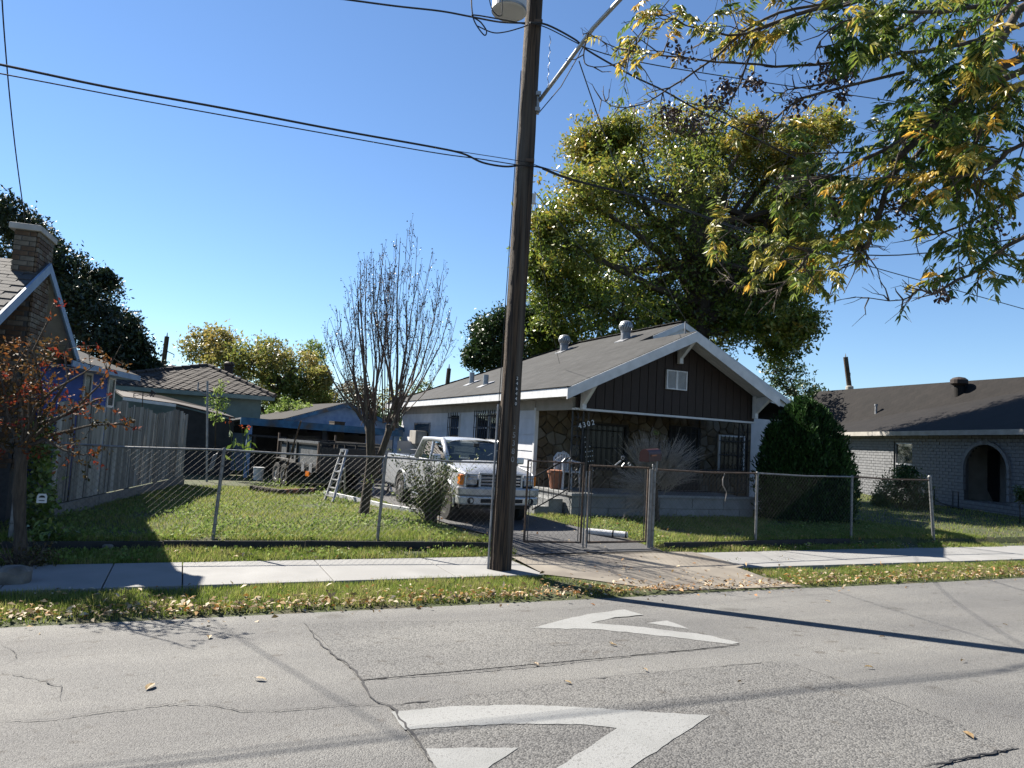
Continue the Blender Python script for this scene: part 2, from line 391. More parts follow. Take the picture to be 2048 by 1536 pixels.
# leaves
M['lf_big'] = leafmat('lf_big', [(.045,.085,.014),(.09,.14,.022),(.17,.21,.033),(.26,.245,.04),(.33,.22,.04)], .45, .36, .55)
M['lf_dark'] = leafmat('lf_dark', [(.010,.018,.007),(.017,.03,.011),(.028,.045,.015),(.05,.05,.025)], .15, .45)
M['lf_yellow'] = leafmat('lf_yellow', [(.06,.10,.02),(.13,.17,.035),(.24,.235,.06),(.31,.235,.075)], .4)
M['lf_round'] = leafmat('lf_round', [(.014,.03,.008),(.03,.06,.014),(.05,.085,.02)], .22)
M['lf_brown'] = leafmat('lf_brown', [(.05,.045,.02),(.08,.07,.03),(.10,.07,.03)], .25)
M['lf_pecan'] = leafmat('lf_pecan', [(.045,.09,.014),(.075,.13,.02),(.11,.165,.028),(.21,.225,.045),(.46,.36,.07),(.62,.34,.05)], .5, .36, .55, obj=True)
M['lf_pecan2'] = leafmat('lf_pecan2', [(.045,.09,.014),(.075,.13,.02),(.11,.165,.028),(.21,.225,.045),(.46,.36,.07),(.62,.34,.05)], .5, .36, .55)
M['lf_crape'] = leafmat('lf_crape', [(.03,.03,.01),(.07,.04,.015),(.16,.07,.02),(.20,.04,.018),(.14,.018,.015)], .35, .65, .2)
M['lf_cone'] = leafmat('lf_cone', [(.008,.020,.006),(.016,.040,.010),(.030,.075,.016),(.07,.14,.03)], .22, .6, .2)
M['lf_shrub'] = leafmat('lf_shrub', [(.05,.08,.024),(.10,.14,.04),(.15,.18,.06),(.14,.10,.045)], .35)
M['lf_bright'] = leafmat('lf_bright', [(.09,.15,.03),(.16,.23,.05),(.25,.30,.10)], .40, .65, .25)
M['lf_vine'] = leafmat('lf_vine', [(.05,.09,.015),(.11,.18,.03),(.20,.25,.06)], .35, .3, .6)
M['lf_dead'] = leafmat('lf_dead', [(.02,.012,.01),(.035,.02,.016),(.03,.02,.02)], .1)
M['flower'] = leafmat('flower', [(.7,.10,.02),(.8,.16,.03)], .3)
M['grass'] = leafmat('grassblade', [(.06,.10,.016),(.11,.165,.026),(.185,.235,.045),(.27,.275,.09),(.30,.25,.13)], .5, .6, .25)
M['litter'] = leafmat('litterleaf', [(.10,.06,.03),(.20,.13,.07),(.34,.27,.17),(.46,.39,.28),(.34,.20,.05),(.28,.11,.03)], .2, .6, .3)
M['lawn'] = mat('lawn', (.06,.075,.02), (.03,.04,.012), .95, 9, 6, bump=.5, bscale=40, col3=(.07,.06,.03), s3=2)
# ------------------------------------------------------------------ ground, street, pavement
def grid_sheet(name, xs, ys, zf, m, keep=None):
    V = [(x, y, zf(x, y)) for y in ys for x in xs]; nx = len(xs); F = []
    for j in range(len(ys)-1):
        for i in range(nx-1):
            if keep is None or keep((xs[i]+xs[i+1])/2, (ys[j]+ys[j+1])/2):
                F.append((j*nx+i, j*nx+i+1, (j+1)*nx+i+1, (j+1)*nx+i))
    return arr_mesh(name, V, F, m, smooth=True)
fr = lambda a, b, s: list(np.arange(a, b, s))
xs = fr(-400, -40, 60)+fr(-40, -6, 4)+fr(-6, 20, .2)+fr(20, 60, 4)+fr(60, 401, 60)
ys = [-300, -100, -30, -2.7, -2.55, 0, 6.9]+fr(7.0, 11.2, .07)+fr(11.2, 14, .7)+fr(14, 40, 4)+fr(40, 100, 15)+fr(100, 701, 100)
tag(grid_sheet('ground', xs, ys, gz, M['lawn']), kind='structure')
street = grid_sheet('street', fr(-300, -20, 40)+fr(-20, 40, 1.)+fr(40, 301, 40), fr(-2.65, 7.45, .45)+[7.45], lambda x, y: rz(y), M['asphalt'])
tag(street, kind='structure')
# ragged far edge of the asphalt
mb = MB()
x = -8.
while x < 30:
    wdt = random.uniform(.15, .5); d = random.uniform(.0, .10)
    mb.poly([(x, 7.4, rz(7.4)+.006), (x+wdt, 7.4, rz(7.4)+.006), (x+wdt*.8, 7.45+d, -.236), (x+wdt*.2, 7.45+d*.8, -.236)]); x += wdt
mb.build('broken_edge', M['asphalt'], street)
def draped(name, pix, m, dz, parent=None, thick=0):
    pts = [GR(*p) for p in pix]; mbx = MB()
    # cut into strips so that it follows the crown of the street
    bm = bmesh.new(); vs = [bm.verts.new((p.x, p.y, 0)) for p in pts]; bm.faces.new(vs)
    for yc in fr(0.3, 7.2, .3)+[3.6]:
        bmesh.ops.bisect_plane(bm, geom=bm.verts[:]+bm.edges[:]+bm.faces[:], plane_co=(0, yc, 0), plane_no=(0, 1, 0))
    bm.verts.index_update()
    bmesh.ops.triangulate(bm, faces=bm.faces[:])
    mbx.add([(v.co.x, v.co.y, rz(v.co.y)+dz) for v in bm.verts], [tuple(v.index for v in f.verts) for f in bm.faces]); bm.free()
    fl = MB(); fl.v = mbx.v
    for f in mbx.f:
        a, b, c = [Vector(mbx.v[i]) for i in f]
        fl.f.append(f if (b-a).cross(c-a).z > 0 else f[::-1])
    return fl.build(name, m, parent)
def jag(a, b, n, amp):
    out = []
    for i in range(n):
        t = i/n; out.append((lerp(a[0], b[0], t)+random.uniform(-amp, amp)*1.2, lerp(a[1], b[1], t)+random.uniform(-amp, amp)*.5))
    return out
def worn(pix):                                     # ragged edge of old paint
    out = []
    for a, b in zip(pix, pix[1:]+pix[:1]):
        n = max(1, int(math.hypot(b[0]-a[0], b[1]-a[1])/14)); out.append(a)
        for i in range(1, n): out.append((lerp(a[0], b[0], i/n)+random.uniform(-2.2, 2.2), lerp(a[1], b[1], i/n)+random.uniform(-.9, .9)))
    return out
c1 = jag((608,1246),(722,1360),9,4)+jag((722,1361),(1482,1291),14,1.5)+jag((1482,1290),(1300,1236),6,2)+jag((1300,1236),(608,1246),6,2)
c2 = jag((782,1413),(1100,1368),7,1.5)+jag((1100,1368),(1572,1322),9,1.5)+jag((1572,1322),(2040,1498),9,3)+jag((2040,1498),(1820,1545),3,2)+jag((1820,1560),(880,1560),4,1)+jag((872,1550),(782,1413),5,3)
cu1 = draped('speed_cushion', c1, M['asphaltcoarse'], .0045); tag(cu1, kind='structure')
cu2 = draped('speed_cushion', c2, M['asphaltcoarse'], .0045); tag(cu2, kind='structure')
h6 = lambda x, y: (1024+x/2, 1100+y/2)
far_mark = [h6(*p) for p in [(75,315),(190,285),(330,255),(450,240),(525,262),(410,272),(315,295),(470,306),(640,326),(800,346),(908,374),(880,380),(700,358),(520,338),(330,320)]]
draped('painted_marking', worn(far_mark), M['marking'], .0075, cu1)
draped('painted_marking', worn([h6(*p) for p in [(540,296),(620,285),(708,319)]]), M['marking'], .0075, cu1)
near_mark = [(782,1426),(900,1415),(1024,1412),(1084,1413),(1250,1422),(1419,1434),(1264,1537),(1200,1580),(1060,1580),(1116,1537),(1234,1459),(1174,1452),(1024,1450),(900,1456),(809,1462)]
draped('painted_marking', worn(near_mark), M['marking'], .0075, cu2)
draped('painted_marking', worn([(851,1500),(940,1498),(1037,1498),(975,1540),(930,1570),(890,1570)]), M['marking'], .0075, cu2)
def crack(pix, wd, parent=street, dz=.0085):
    pts = []
    for a, b in zip(pix, pix[1:]):
        n = max(2, int(math.hypot(b[0]-a[0], b[1]-a[1])/9))
        pts += [(lerp(a[0], b[0], i/n), lerp(a[1], b[1], i/n)) for i in range(n)]
    q = [GR(*p) for p in pts]; mbx = MB(); L = []; Rr = []
    for i, p in enumerate(q):
        d = (q[min(i+1, len(q)-1)]-q[max(i-1, 0)]); d.z = 0; d.normalize(); nn = Vector((-d.y, d.x, 0))
        j = nn*random.uniform(-.012, .012); ww = wd*random.uniform(.25, 1.0)*(1 if 2 < i < len(q)-3 else .3)
        for lst, sg in ((L, 1), (Rr, -1)):
            c = p+j+nn*ww*sg; c.z = rz(c.y)+dz; lst.append(c)
    for i in range(len(q)-1): mbx.poly([L[i], Rr[i], Rr[i+1], L[i+1]][::1])
    mbx.f = [f[::-1] for f in mbx.f] if (Vector(mbx.v[1])-Vector(mbx.v[0])).cross(Vector(mbx.v[2])-Vector(mbx.v[0])).z < 0 else mbx.f
    return mbx.build('crack', M['dark'], parent)
crack([(608,1246),(640,1290),(700,1335),(724,1361),(722,1368),(734,1385),(748,1404),(782,1412),(790,1424),(820,1465),(870,1536)], .011)
crack([(724,1361),(900,1349),(1100,1331),(1300,1309),(1480,1292)], .009)
crack([(782,1413),(850,1405),(890,1398)], .016)
crack([(1150,1363),(1400,1338),(1572,1322)], .006)
crack([(0,1443),(90,1443),(220,1424),(330,1411),(430,1411),(470,1423),(540,1424),(700,1411),(782,1412)], .006)
crack([(0,1346),(70,1358),(118,1374),(122,1396),(130,1414)], .006)
crack([(2,1290),(34,1308),(30,1318),(0,1334)], .006)
crack([(1850,1536),(1960,1512),(2040,1496)], .011)
crack([(1572,1323),(1700,1370),(1830,1420),(1960,1465)], .004)
crack([(1105,1293),(1190,1288)], .010, street, .009)
crack([(1430,1206),(1560,1194),(1700,1187)], .004)
# pavement slabs
wy0, wy1 = 8.33, 9.69
walk = tag(thing('sidewalk', None, None, (0, 9, -.14)), kind='structure')
def slab(x0, x1, ya, yb, name='slab'):
    k = random.uniform(-.004, .004)
    return MB().box(x0+.006, x1-.006, ya, yb, -.27, -.138+k).build(name, M['walk'], walk, bev=.006)
sx = [-6.2, -4.65, -3.1, -1.5, -.62, .12, 1.7, 3.2, 4.42]
for a, b in zip(sx, sx[1:]): slab(a, b, wy0, wy1)
edgeR = [7.95, 9.5, 11.1, 12.7, 14.3, 15.9, 17.5, 19.1, 20.7, 22.3, 24, 25.6, 27.2, 28.8]
for a, b in zip(edgeR, edgeR[1:]): slab(a, b, wy0+.05, wy1+(a-8)*.03)
# driveway apron: brown worn concrete between pavement and street
def dz_(x, y): return prof(y, DRIVEP)+.016
def poly_sheet(name, poly, m, off, step=.12):
    bm = bmesh.new(); vs = [bm.verts.new((p[0], p[1], 0)) for p in poly]; bm.faces.new(vs)
    ya = min(p[1] for p in poly); yb = max(p[1] for p in poly)
    for yc in fr(ya+step, yb, step): bmesh.ops.bisect_plane(bm, geom=bm.verts[:]+bm.edges[:]+bm.faces[:], plane_co=(0, yc, 0), plane_no=(0, 1, 0))
    bmesh.ops.triangulate(bm, faces=bm.faces[:]); bm.verts.index_update(); q = MB()
    q.v = [(v.co.x, v.co.y, prof(v.co.y, DRIVEP)+off) for v in bm.verts]
    for f in bm.faces:
        t = tuple(v.index for v in f.verts); a, b, c = [Vector(q.v[i]) for i in t]
        q.f.append(t if (b-a).cross(c-a).z > 0 else t[::-1])
    bm.free(); return q.build(name, m)
tag(poly_sheet('driveway_apron', [(5.75,7.5),(8.0,7.42),(7.75,7.9),(7.75,8.35),(7.95,8.38),(7.9,9.66),(7.3,9.72),(4.5,9.6),(4.43,8.36),(4.9,8.1)], M['apron'], .009), kind='structure')
tag(poly_sheet('driveway', [(4.62,9.63),(7.35,9.75),(7.05,10.6),(6.75,12.5),(6.75,15),(6.7,24),(4.35,24),(4.3,15),(4.45,12),(4.72,10.4)], M['drive'], .022, .3), kind='structure')
ap = poly_sheet('driveway_crack', [(4.5,9.56),(5.2,9.5),(6.1,9.62),(7.4,9.66),(7.4,9.70),(6.1,9.66),(5.2,9.55),(4.5,9.62)], M['dark'], .026); tag(ap, kind='structure')
# white painted pipes lying along the drive, and the white edging strip on its left
pa, pb = P(1172,1062,Z=.06), P(1255,1070,Z=.06)
t = thing('edging_pipe', 'white painted pipe with black blotches lying along the right edge of the drive', 'pipe', ((pa.x+pb.x)/2, (pa.y+pb.y)/2, 0))
MB().tube([pa, pb], .055, 12).build('pipe', M['white'], t, smooth=False)
for k in (.66, .97):
    c = pa.lerp(pb, k); MB().tube([c-(pb-pa)*.018, c+(pb-pa)*.018], .0575, 12).build('black_blotch', M['black'], t)
q = [P(*p, Z=.05) for p in [(648,985),(690,994),(735,1004),(765,1011),(800,1017),(830,1022)]]
mb = MB()
for a, b in zip(q, q[1:]): mb.beam(a+(b-a)*.03, b-(b-a)*.03, .09, .09)
tag(mb.build('edging_strip', M['white']), 'white painted edging strip between the left lawn and the drive', 'edging')
# scalloped lawn edging by the trailer
e0, e1, e2 = P(505,977,Z=.05), P(560,985,Z=.05), P(628,982,Z=.05)
t = thing('lawn_edging', 'low scalloped brown edging of rounded logs across the lawn by the trailer', 'edging', (e0.x, e0.y, 0))
pts = [e0.lerp(e1, i/9) for i in range(9)]+[e1.lerp(e2, i/11) for i in range(12)]
for p in pts: MB().lathe((p.x, p.y, -.02), [(.075, 0), (.075, .11), (.06, .14)], 9).build('log', M['clay'] if random.random() < .15 else M['bark'], t)

# ------------------------------------------------------------------ main house (white siding, porch, grey roof)
HX, HYF, HYW, HXR = 7.81, 13.66, 15.6, 13.0      # left wall, porch front, porch back wall, porch right
house = thing('bungalow', 'white siding bungalow with brown gable, stone porch and grey shingle roof', 'house', (HX, HYF, 0))
EX, EZ, SL = 7.25, 2.66, .474                     # left eave edge, its height, pitch
RX, RZ = 10.54, 4.22                              # porch ridge
def lz(x): return EZ+SL*(x-EX)
GF = 13.05                                        # front of the rake
MX, MYF, MYE = 12.0, 15.35, 20.9                  # main ridge
MZ = lz(MX); BY = 27.9                            # hip end, back eave
REX = 13.14; RSL = (RZ-2.9)/(REX-RX)
T = .10
# left plane: one sheet with thickness
roof = MB()
pl = [(EX, GF), (RX, GF), (RX, MYF), (MX, MYF), (MX, MYE), (EX, BY)]
roof.prism([(x, y, lz(x)) for x, y in pl], (0, 0, T))
roof.prism([(RX, GF, RZ-.0005), (REX, GF, 2.9), (REX, MYF+.6, 2.9), (RX, MYF+.6, RZ-.0005)], (0, 0, T-.003))
MER = 2*MX-EX
roof.prism([(MX, MYF, MZ-.0007), (MER, MYF, EZ), (MER, BY, EZ), (MX, MYE, MZ-.0007)], (0, 0, T-.004))
roof.prism([(MX, MYE, MZ-.0009), (MER, BY, EZ-.0003), (EX, BY, EZ-.0003)], (0, 0, T-.006))
rf = roof.build('roof', M['roofgrey'], house)
for a, b in (((MX, MYF-.01, MZ), (MX, MYE, MZ)), ((MX, MYE, MZ), (EX+.1, BY-.12, EZ+.03)),):
    a, b = Vector(a), Vector(b); n_ = max(2, int((b-a).length/.3))
    for i in range(n_):
        p = a.lerp(b, i/n_); q = a.lerp(b, (i+.93)/n_); up = Vector((0, 0, T+.006+.006*(i % 2)))
        MB().beam(p+up, q+up, .24, .016).build('ridge_cap', M['roofgrey'], rf)
# fascias and soffits
mb = MB().box(EX-.028, EX-.002, GF, BY, EZ-.10, EZ+.085); mb.build('eave_fascia', M['white'], house)
MB().box(EX-.05, EX+.1, GF-.03, BY, EZ+.101, EZ+.113).build('drip_edge', M['dark'], rf)
def rake(name, a, b, y, h=.2, dz=.085, th=.03, m='white'):
    a, b = Vector(a), Vector(b); u = Vector((0, 0, h)); z = Vector((0, 0, dz-h))
    return MB().prism([a+z, b+z, b+z+u, a+z+u], (0, th, 0)).build(name, M[m], house)
rake('rake_fascia', (EX-.03, GF-.033, EZ-.012), (RX, GF-.033, RZ), 0, .235)
rake('rake_fascia', (RX, GF-.033, RZ), (REX, GF-.033, 2.9), 0, .235)
for a, b, y0 in (((EX, EZ), (RX, RZ), GF), ((RX, RZ), (REX, 2.9), GF)):
    n_ = 4
    for i in range(n_):
        ya, yb = lerp(GF, HYF, i/n_)+.004, lerp(GF, HYF, (i+1)/n_)-.004
        MB().prism([(a[0], ya, a[1]-.02), (b[0], ya, b[1]-.02), (b[0], yb, b[1]-.02), (a[0], yb, a[1]-.02)], (0, 0, .015)).build('soffit_board', M['white'], house)
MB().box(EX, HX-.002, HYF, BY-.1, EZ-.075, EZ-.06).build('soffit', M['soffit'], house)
for i in range(6):
    y = lerp(HYF+.6, BY-1, i/5); MB().box(EX+.02, HX-.01, y-.03, y+.03, EZ-.098, EZ-.0765).build('soffit_vent', M['soffit'], house)
rake('upper_rake_fascia', (RX+.45, MYF-.03, lz(RX+.45)), (MX, MYF-.03, MZ), 0, .16)
rake('upper_rake_fascia', (MX, MYF-.03, MZ), (MER, MYF-.03, EZ), 0, .16)
MB().poly([(RX-.2, MYF+.05, RZ-.2), (MER-.5, MYF+.05, EZ+.2), (MX, MYF+.05, MZ-.03)]).build('upper_gable', M['white'], house)
# brown gable of vertical boards
def gtop(x): return (lz(x) if x < RX else RZ-RSL*(x-RX))-.022
gx0, gx1 = 7.86, 12.98; n_ = 22
MB().prism([(gx0, HYF+.06, 2.37), (gx1, HYF+.06, 2.37), (gx1, HYF+.06, gtop(gx1)-.02), (RX, HYF+.06, RZ-.04), (gx0, HYF+.06, gtop(gx0)-.02)], (0, .05, 0)).build('gable_wall', M['brown'], house)
for i in range(n_):
    a, b = lerp(gx0, gx1, i/n_)+.008, lerp(gx0, gx1, (i+1)/n_)-.008
    pts = [(a, 2.385), (b, 2.385), (b, gtop(b)), (a, gtop(a))]
    if a < RX < b: pts = [(a, 2.385), (b, 2.385), (b, gtop(b)), (RX, gtop(RX)), (a, gtop(a))]
    MB().prism([(x, HYF+.03+random.uniform(0, .006), z) for x, z in pts], (0, .028, 0)).build('gable_board', M['brown'], house)
va, vb = P(1333,739,Y=HYF), P(1374,779,Y=HYF); va2 = P(1331,776,Y=HYF)
vx0, vx1, vz0, vz1 = va.x, vb.x-.02, va2.z-.02, va.z-.0
v_ = MB()
for (a, b, c, d) in ((vx0, vx0+.035, vz0, vz1), (vx1-.035, vx1, vz0, vz1), ((vx0+vx1)/2-.03, (vx0+vx1)/2+.03, vz0, vz1)): v_.box(a, b, HYF-.03, HYF+.03, c, d)
for z in (vz0, vz1-.03): v_.box(vx0+.036, vx1-.036, HYF-.027, HYF+.03, z, z+.03)
vent = v_.build('gable_vent', M['white'], house)
MB().box(vx0+.03, vx1-.03, HYF+.018, HYF+.028, vz0+.02, vz1-.02).build('vent_back', M['dark'], vent)
for i in range(13):
    z = lerp(vz0+.045, vz1-.05, i/12); xm = (vx0+vx1)/2
    for a, b in ((vx0+.037, xm-.032), (xm+.032, vx1-.037)):
        MB().prism([(a, HYF-.022, z-.012), (a, HYF-.018, z-.016), (a, HYF+.016, z+.012), (a, HYF+.012, z+.016)], (b-a, 0, 0)).build('louver_slat', M['white'], vent)
# porch beam, brackets
MB().box(7.79, 13.0, HYF-.02, HYF+.14, 2.325, 2.37).build('porch_beam', M['white'], house)
MB().box(7.80, 7.93, HYF+.142, HYW+.02, 2.33, EZ-.07).build('side_beam', M['soffit'], house)
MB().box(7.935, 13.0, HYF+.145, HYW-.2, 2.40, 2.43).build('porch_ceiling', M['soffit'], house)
def bracket(x, z0, z1, y=HYF):
    b_ = MB().box(x-.05, x+.05, y-.13, y-.022, z0, z1)
    b_.prism([(x-.045, y-.13, z0+.12), (x-.045, y-.13, z1-.05), (x-.045, GF+.03, z1), (x-.045, GF+.03, z1-.1)], (.09, 0, 0))
    return b_.build('roof_bracket', M['white'], house, bev=.005)
bracket(7.95, 2.33, lz(7.95)-.03); bracket(RX, RZ-.62, RZ-.05); bracket(12.9, 2.45, gtop(12.9))
# side wall with lap siding, each board its own piece
MB().box(HX+.02, HX+.15, HYW+.16, BY-.5, .05, EZ-.077).build('wall', M['siding'], house)
MB().box(HX+.0, HX+.1, HYW+.02, BY-.5, .02, .33).build('foundation', M['dark'], house)
z = .34; k = 0
while z < 2.3:
    y = HYW+.06; cuts = [HYW+.06, 18.9+random.uniform(-.5, .5), 22.4+random.uniform(-.5, .5), BY-.5]
    for a, b in zip(cuts, cuts[1:]):
        MB().prism([(HX-.02, a+.002, z), (HX+.018, a+.002, z), (HX+.018, a+.002, z+.205), (HX-.002, a+.002, z+.205)], (0, b-a-.004, 0)).build('siding_plank', M['siding'], house)
    z += .2
MB().box(HX-.012, HX+.019, HYW+.06, BY-.5, 2.345, EZ-.078).build('frieze_board', M['soffit'], house)
MB().box(HX-.035, HX+.06, HYW-.03, HYW+.055, .33, 2.4).build('corner_board', M['white'], house, bev=.004)
def bars(mbx, pl, u0, u1, z0, z1, n, proud, r=.011):   # burglar bars in front of a window, pl maps (u, z, out) to a point
    for i in range(n):
        u = lerp(u0, u1, i/(n-1)); mbx.tube([pl(u, z0, proud), pl(u, z1, proud)], r, 5)
        mbx.tube([pl(u, z1, proud), pl(u, z1+.05, proud)], [r*1.4, .002], 5)
    for z in (z0+.1, (z0+z1)/2, z1-.12): mbx.tube([pl(u0-.04, z, proud), pl(u1+.04, z, proud)], r, 5)
    for z in (z0+.1, z1-.12):
        for u in (u0, u1): mbx.tube([pl(u, z, proud), pl(u, z, 0)], r, 5)
def side_window(px0, px1, py0, py1, barred=True, frame='white'):
    a = P(px1, py0, X=HX); b = P(px0, py1, X=HX); c = P(px1, py1, X=HX)
    y0, y1, z1, z0 = a.y, b.y, a.z, c.z
    z0 = max(z0, .95)
    f_ = MB()
    for (p, q, s, t_) in ((y0-.05, y0, z0-.05, z1+.05), (y1, y1+.05, z0-.05, z1+.05)): f_.box(HX-.045, HX+.02, p, q, s, t_)
    f_.box(HX-.043, HX+.02, y0+.001, y1-.001, z1, z1+.05); f_.box(HX-.055, HX+.02, y0+.001, y1-.001, z0-.05, z0); f_.box(HX-.033, HX+.01, y0+.001, y1-.001, (z0+z1)/2-.02, (z0+z1)/2+.02)
    wd = f_.build('window', M[frame], house)
    MB().box(HX-.03, HX-.024, y0, y1, z0, z1).build('pane', M['glass'], wd)
    if barred:
        mb = MB(); bars(mb, lambda u, z, o: (HX-.05-o, u, z), y0-.02, y1+.02, z0-.04, z1+.05, 6, .07, .014); mb.build('security_bars', M['iron'], wd)
    return y0, y1, z0, z1
side_window(901, 921, 831, 880); side_window(954, 978, 827, 885); side_window(981, 1006, 826, 885)
y0, y1, z0, z1 = side_window(829, 861, 848, 882, False, 'tin')
# window air conditioner
a = P(840,857,X=HX-.45); b = P(813,880,X=HX-.45)
ac = MB().box(HX-.48, HX-.06, y0+.1, y0+.85, 1.25, 1.72).build('air_conditioner', M['soffit'], None, bev=.015)
tag(ac, 'beige window air conditioner boxed onto the white side wall', 'air conditioner')
for i in range(9): MB().box(HX-.40, HX-.14, y0+.088, y0+.0985, 1.32+i*.04, 1.345+i*.04).build('grille_slat', M['aluminium'], ac)
MB().beam((HX-.42, y0+.45, 1.25), (HX-.03, y0+.45, .9), .05, .05, (0, 1, 0)).build('support_arm', M['white'], ac)
# porch: floor, skirt, steps
MB().box(HX+.08, HXR-.06, HYF+.07, HYW-.02, .37, .49).build('porch_floor', M['porchpaint'], house)
MB().box(HX-.03, HXR+.05, HYF-.05, HYF+.32, .43, .498).build('porch_ledge', M['porchpaint'], house, bev=.008)
MB().box(HX-.03, HX+.28, HYF+.322, HYW-.04, .43, .497).build('porch_ledge', M['porchpaint'], house, bev=.008)
for row in range(2):
    z0_, z1_ = (-.08, .175) if row == 0 else (.183, .428)
    n_ = 6; off = .45*row
    e_ = [HX]+[HX+off+i*.95 for i in range(0 if off else 1, 6)]+[HXR]
    for a, b in zip(e_, e_[1:]): MB().box(a+.006, b-.006, HYF, HYF+.07, z0_, z1_).build('skirt_block', M['porchpaint'], house, bev=.006)
    e_ = [HYF+.071, 14.3+.3*row, 15.0+.2*row, HYW]
    for a, b in zip(e_, e_[1:]): MB().box(HX, HX+.07, a+.006, b-.006, z0_, z1_).build('skirt_block', M['porchpaint'], house, bev=.006)
MB().box(HX+.03, HXR-.03, HYF+.03, HYW, -.1, .36).build('porch_base', M['mortar'], house)
st = thing('porch_steps', 'white painted concrete steps on the left side of the porch', 'steps', (7.4, 14.5, 0))
for i, (xa, xb, z1_) in enumerate(((7.42, 7.775, .34), (7.08, 7.418, .17))): MB().box(xa, xb, 13.98, 15.05, -.05, z1_).build('step', M['porchpaint'], st, bev=.012)
def railing(name, label, pts, h0, h1, sp=.13, z_off=0):
    a, b = Vector(pts[0]), Vector(pts[1]); tr = thing(name, label, 'railing', tuple(a))
    MB().tube([a+Vector((0,0,h1)), b+Vector((0,0,h1))], .02, 6).build('handrail', M['iron'], tr)
    MB().tube([a+Vector((0,0,h0)), b+Vector((0,0,h0))], .016, 6).build('lower_rail', M['iron'], tr)
    n = max(2, int((b-a).length/sp))
    for i in range(n+1):
        p = a.lerp(b, i/n); MB().tube([p+Vector((0,0,h0)), p+Vector((0,0,h1))], .008, 4).build('baluster', M['iron'], tr)
    return tr
railing('stair_railing', 'black sloping iron handrail beside the porch steps', [(7.86, 13.9, .49), (6.98, 13.9, .02)], .08, .78)
railing('porch_railing', 'black iron railing along the front right half of the porch', [(9.95, HYF+.14, .49), (12.82, HYF+.14, .49)], .10, .62, .11)
# stone veneer on the porch back wall: irregular stones, each its own piece
HXS = 14.7
MB().box(HX+.06, HXS, HYW+.03, HYW+.16, -.1, 2.6).build('porch_wall', M['mortar'], house)
def wallx(px, py=880): return P(px, py, Y=HYW).x
opens = [(wallx(1165), wallx(1252), .95, 2.12), (wallx(1338), wallx(1397), .49, 2.2), (wallx(1438), wallx(1488), 1.0, 2.05)]
seeds = []
random.seed(3)
while len(seeds) < 235:
    p = (random.uniform(HX+.05, HXS-.1), random.uniform(.45, 2.4))
    if all((p[0]-q[0])**2+(p[1]-q[1])**2*1.6 > .030 for q in seeds): seeds.append(p)
    elif random.random() < .004: break
def clip(poly, nx, nz, c):
    out = []
    for i in range(len(poly)):
        a, b = poly[i], poly[(i+1) % len(poly)]; da, db = a[0]*nx+a[1]*nz-c, b[0]*nx+b[1]*nz-c
        if da <= 0: out.append(a)
        if da*db < 0: t_ = da/(da-db); out.append((lerp(a[0], b[0], t_), lerp(a[1], b[1], t_)))
    return out
for sx_, sz_ in seeds:
    if any(a-.02 < sx_ < b+.02 and c-.02 < sz_ < d+.02 for a, b, c, d in opens): continue
    poly = [(HX+.04, .30), (HXS-.02, .30), (HXS-.02, 2.42), (HX+.04, 2.42)]
    for qx, qz in seeds:
        if (qx, qz) == (sx_, sz_) or abs(qx-sx_) > .9: continue
        nx, nz = qx-sx_, qz-sz_; L_ = math.hypot(nx, nz); nx /= L_; nz /= L_
        poly = clip(poly, nx, nz, nx*(qx+sx_)/2+nz*(qz+sz_)/2-.003)
        if len(poly) < 3: break
    for a, b, c, d in opens:        # keep clear of the openings
        if a < sx_ < b: poly = clip(poly, 0, 1, c-.03) if sz_ < c else clip(poly, 0, -1, -d-.03)
        elif sx_ <= a and c < sz_ < d: poly = clip(poly, 1, 0, a-.03)
        elif sx_ >= b and c < sz_ < d: poly = clip(poly, -1, 0, -b-.03)
        else:
            if sx_ <= a and any(p[0] > a-.03 and c < p[1] < d for p in poly): poly = clip(poly, 1, 0, a-.03)
            if sx_ >= b and any(p[0] < b+.03 and c < p[1] < d for p in poly): poly = clip(poly, -1, 0, -b-.03)
        if len(poly) < 3: break
    if len(poly) < 3: continue
    dep = random.uniform(.02, .05); cx_ = sum(p[0] for p in poly)/len(poly); cz_ = sum(p[1] for p in poly)/len(poly)
    n = len(poly); s_ = MB()
    s_.v = [(x, HYW+.035, z) for x, z in poly]+[(lerp(cx_, x, .88), HYW-dep+.03, lerp(cz_, z, .88)) for x, z in poly]
    s_.f = [tuple(range(n, 2*n))]+[(i, (i+1) % n, n+(i+1) % n, n+i) for i in range(n)]
    s_.build('stone', M[random.choice(['stone', 'stone', 'stone2', 'stone3'])], house)
def front_opening(name, o, frame, barsn, grid=False, label=None):
    a, b, c, d = o; f_ = MB(); e = .045
    f_.box(a-.02, a+e, HYW-.02, HYW+.05, c, d); f_.box(b-e, b+.02, HYW-.02, HYW+.05, c, d); f_.box(a+e+.001, b-e-.001, HYW-.018, HYW+.05, d-e, d)
    if c > .6: f_.box(a+e+.001, b-e-.001, HYW-.03, HYW+.05, c, c+e)
    wd = f_.build(name, M[frame], house)
    if name == 'door':
        MB().box(a+e, b-e, HYW+.012, HYW+.03, c, d-e).build('door_leaf', M['dark'], wd)
    else:
        MB().box(a+e, b-e, HYW+.016, HYW+.022, c+e, d-e).build('pane', M['darkpane'], wd)
    mb = MB(); pl = lambda u, z, o_: (u, HYW-.02-o_, z)
    bars(mb, pl, a, b, c, d-.05, barsn, .06, .011)
    if grid:
        for i in range(3):
            for j in range(3):
                mb.ring((lerp(a, b, (i+.5)/3), HYW-.08, lerp(c, d, (j+.5)/3)), (1,0,0), (0,0,1), .07, .01, 10, m=4)
    mb.build('security_bars', M['iron'], wd)
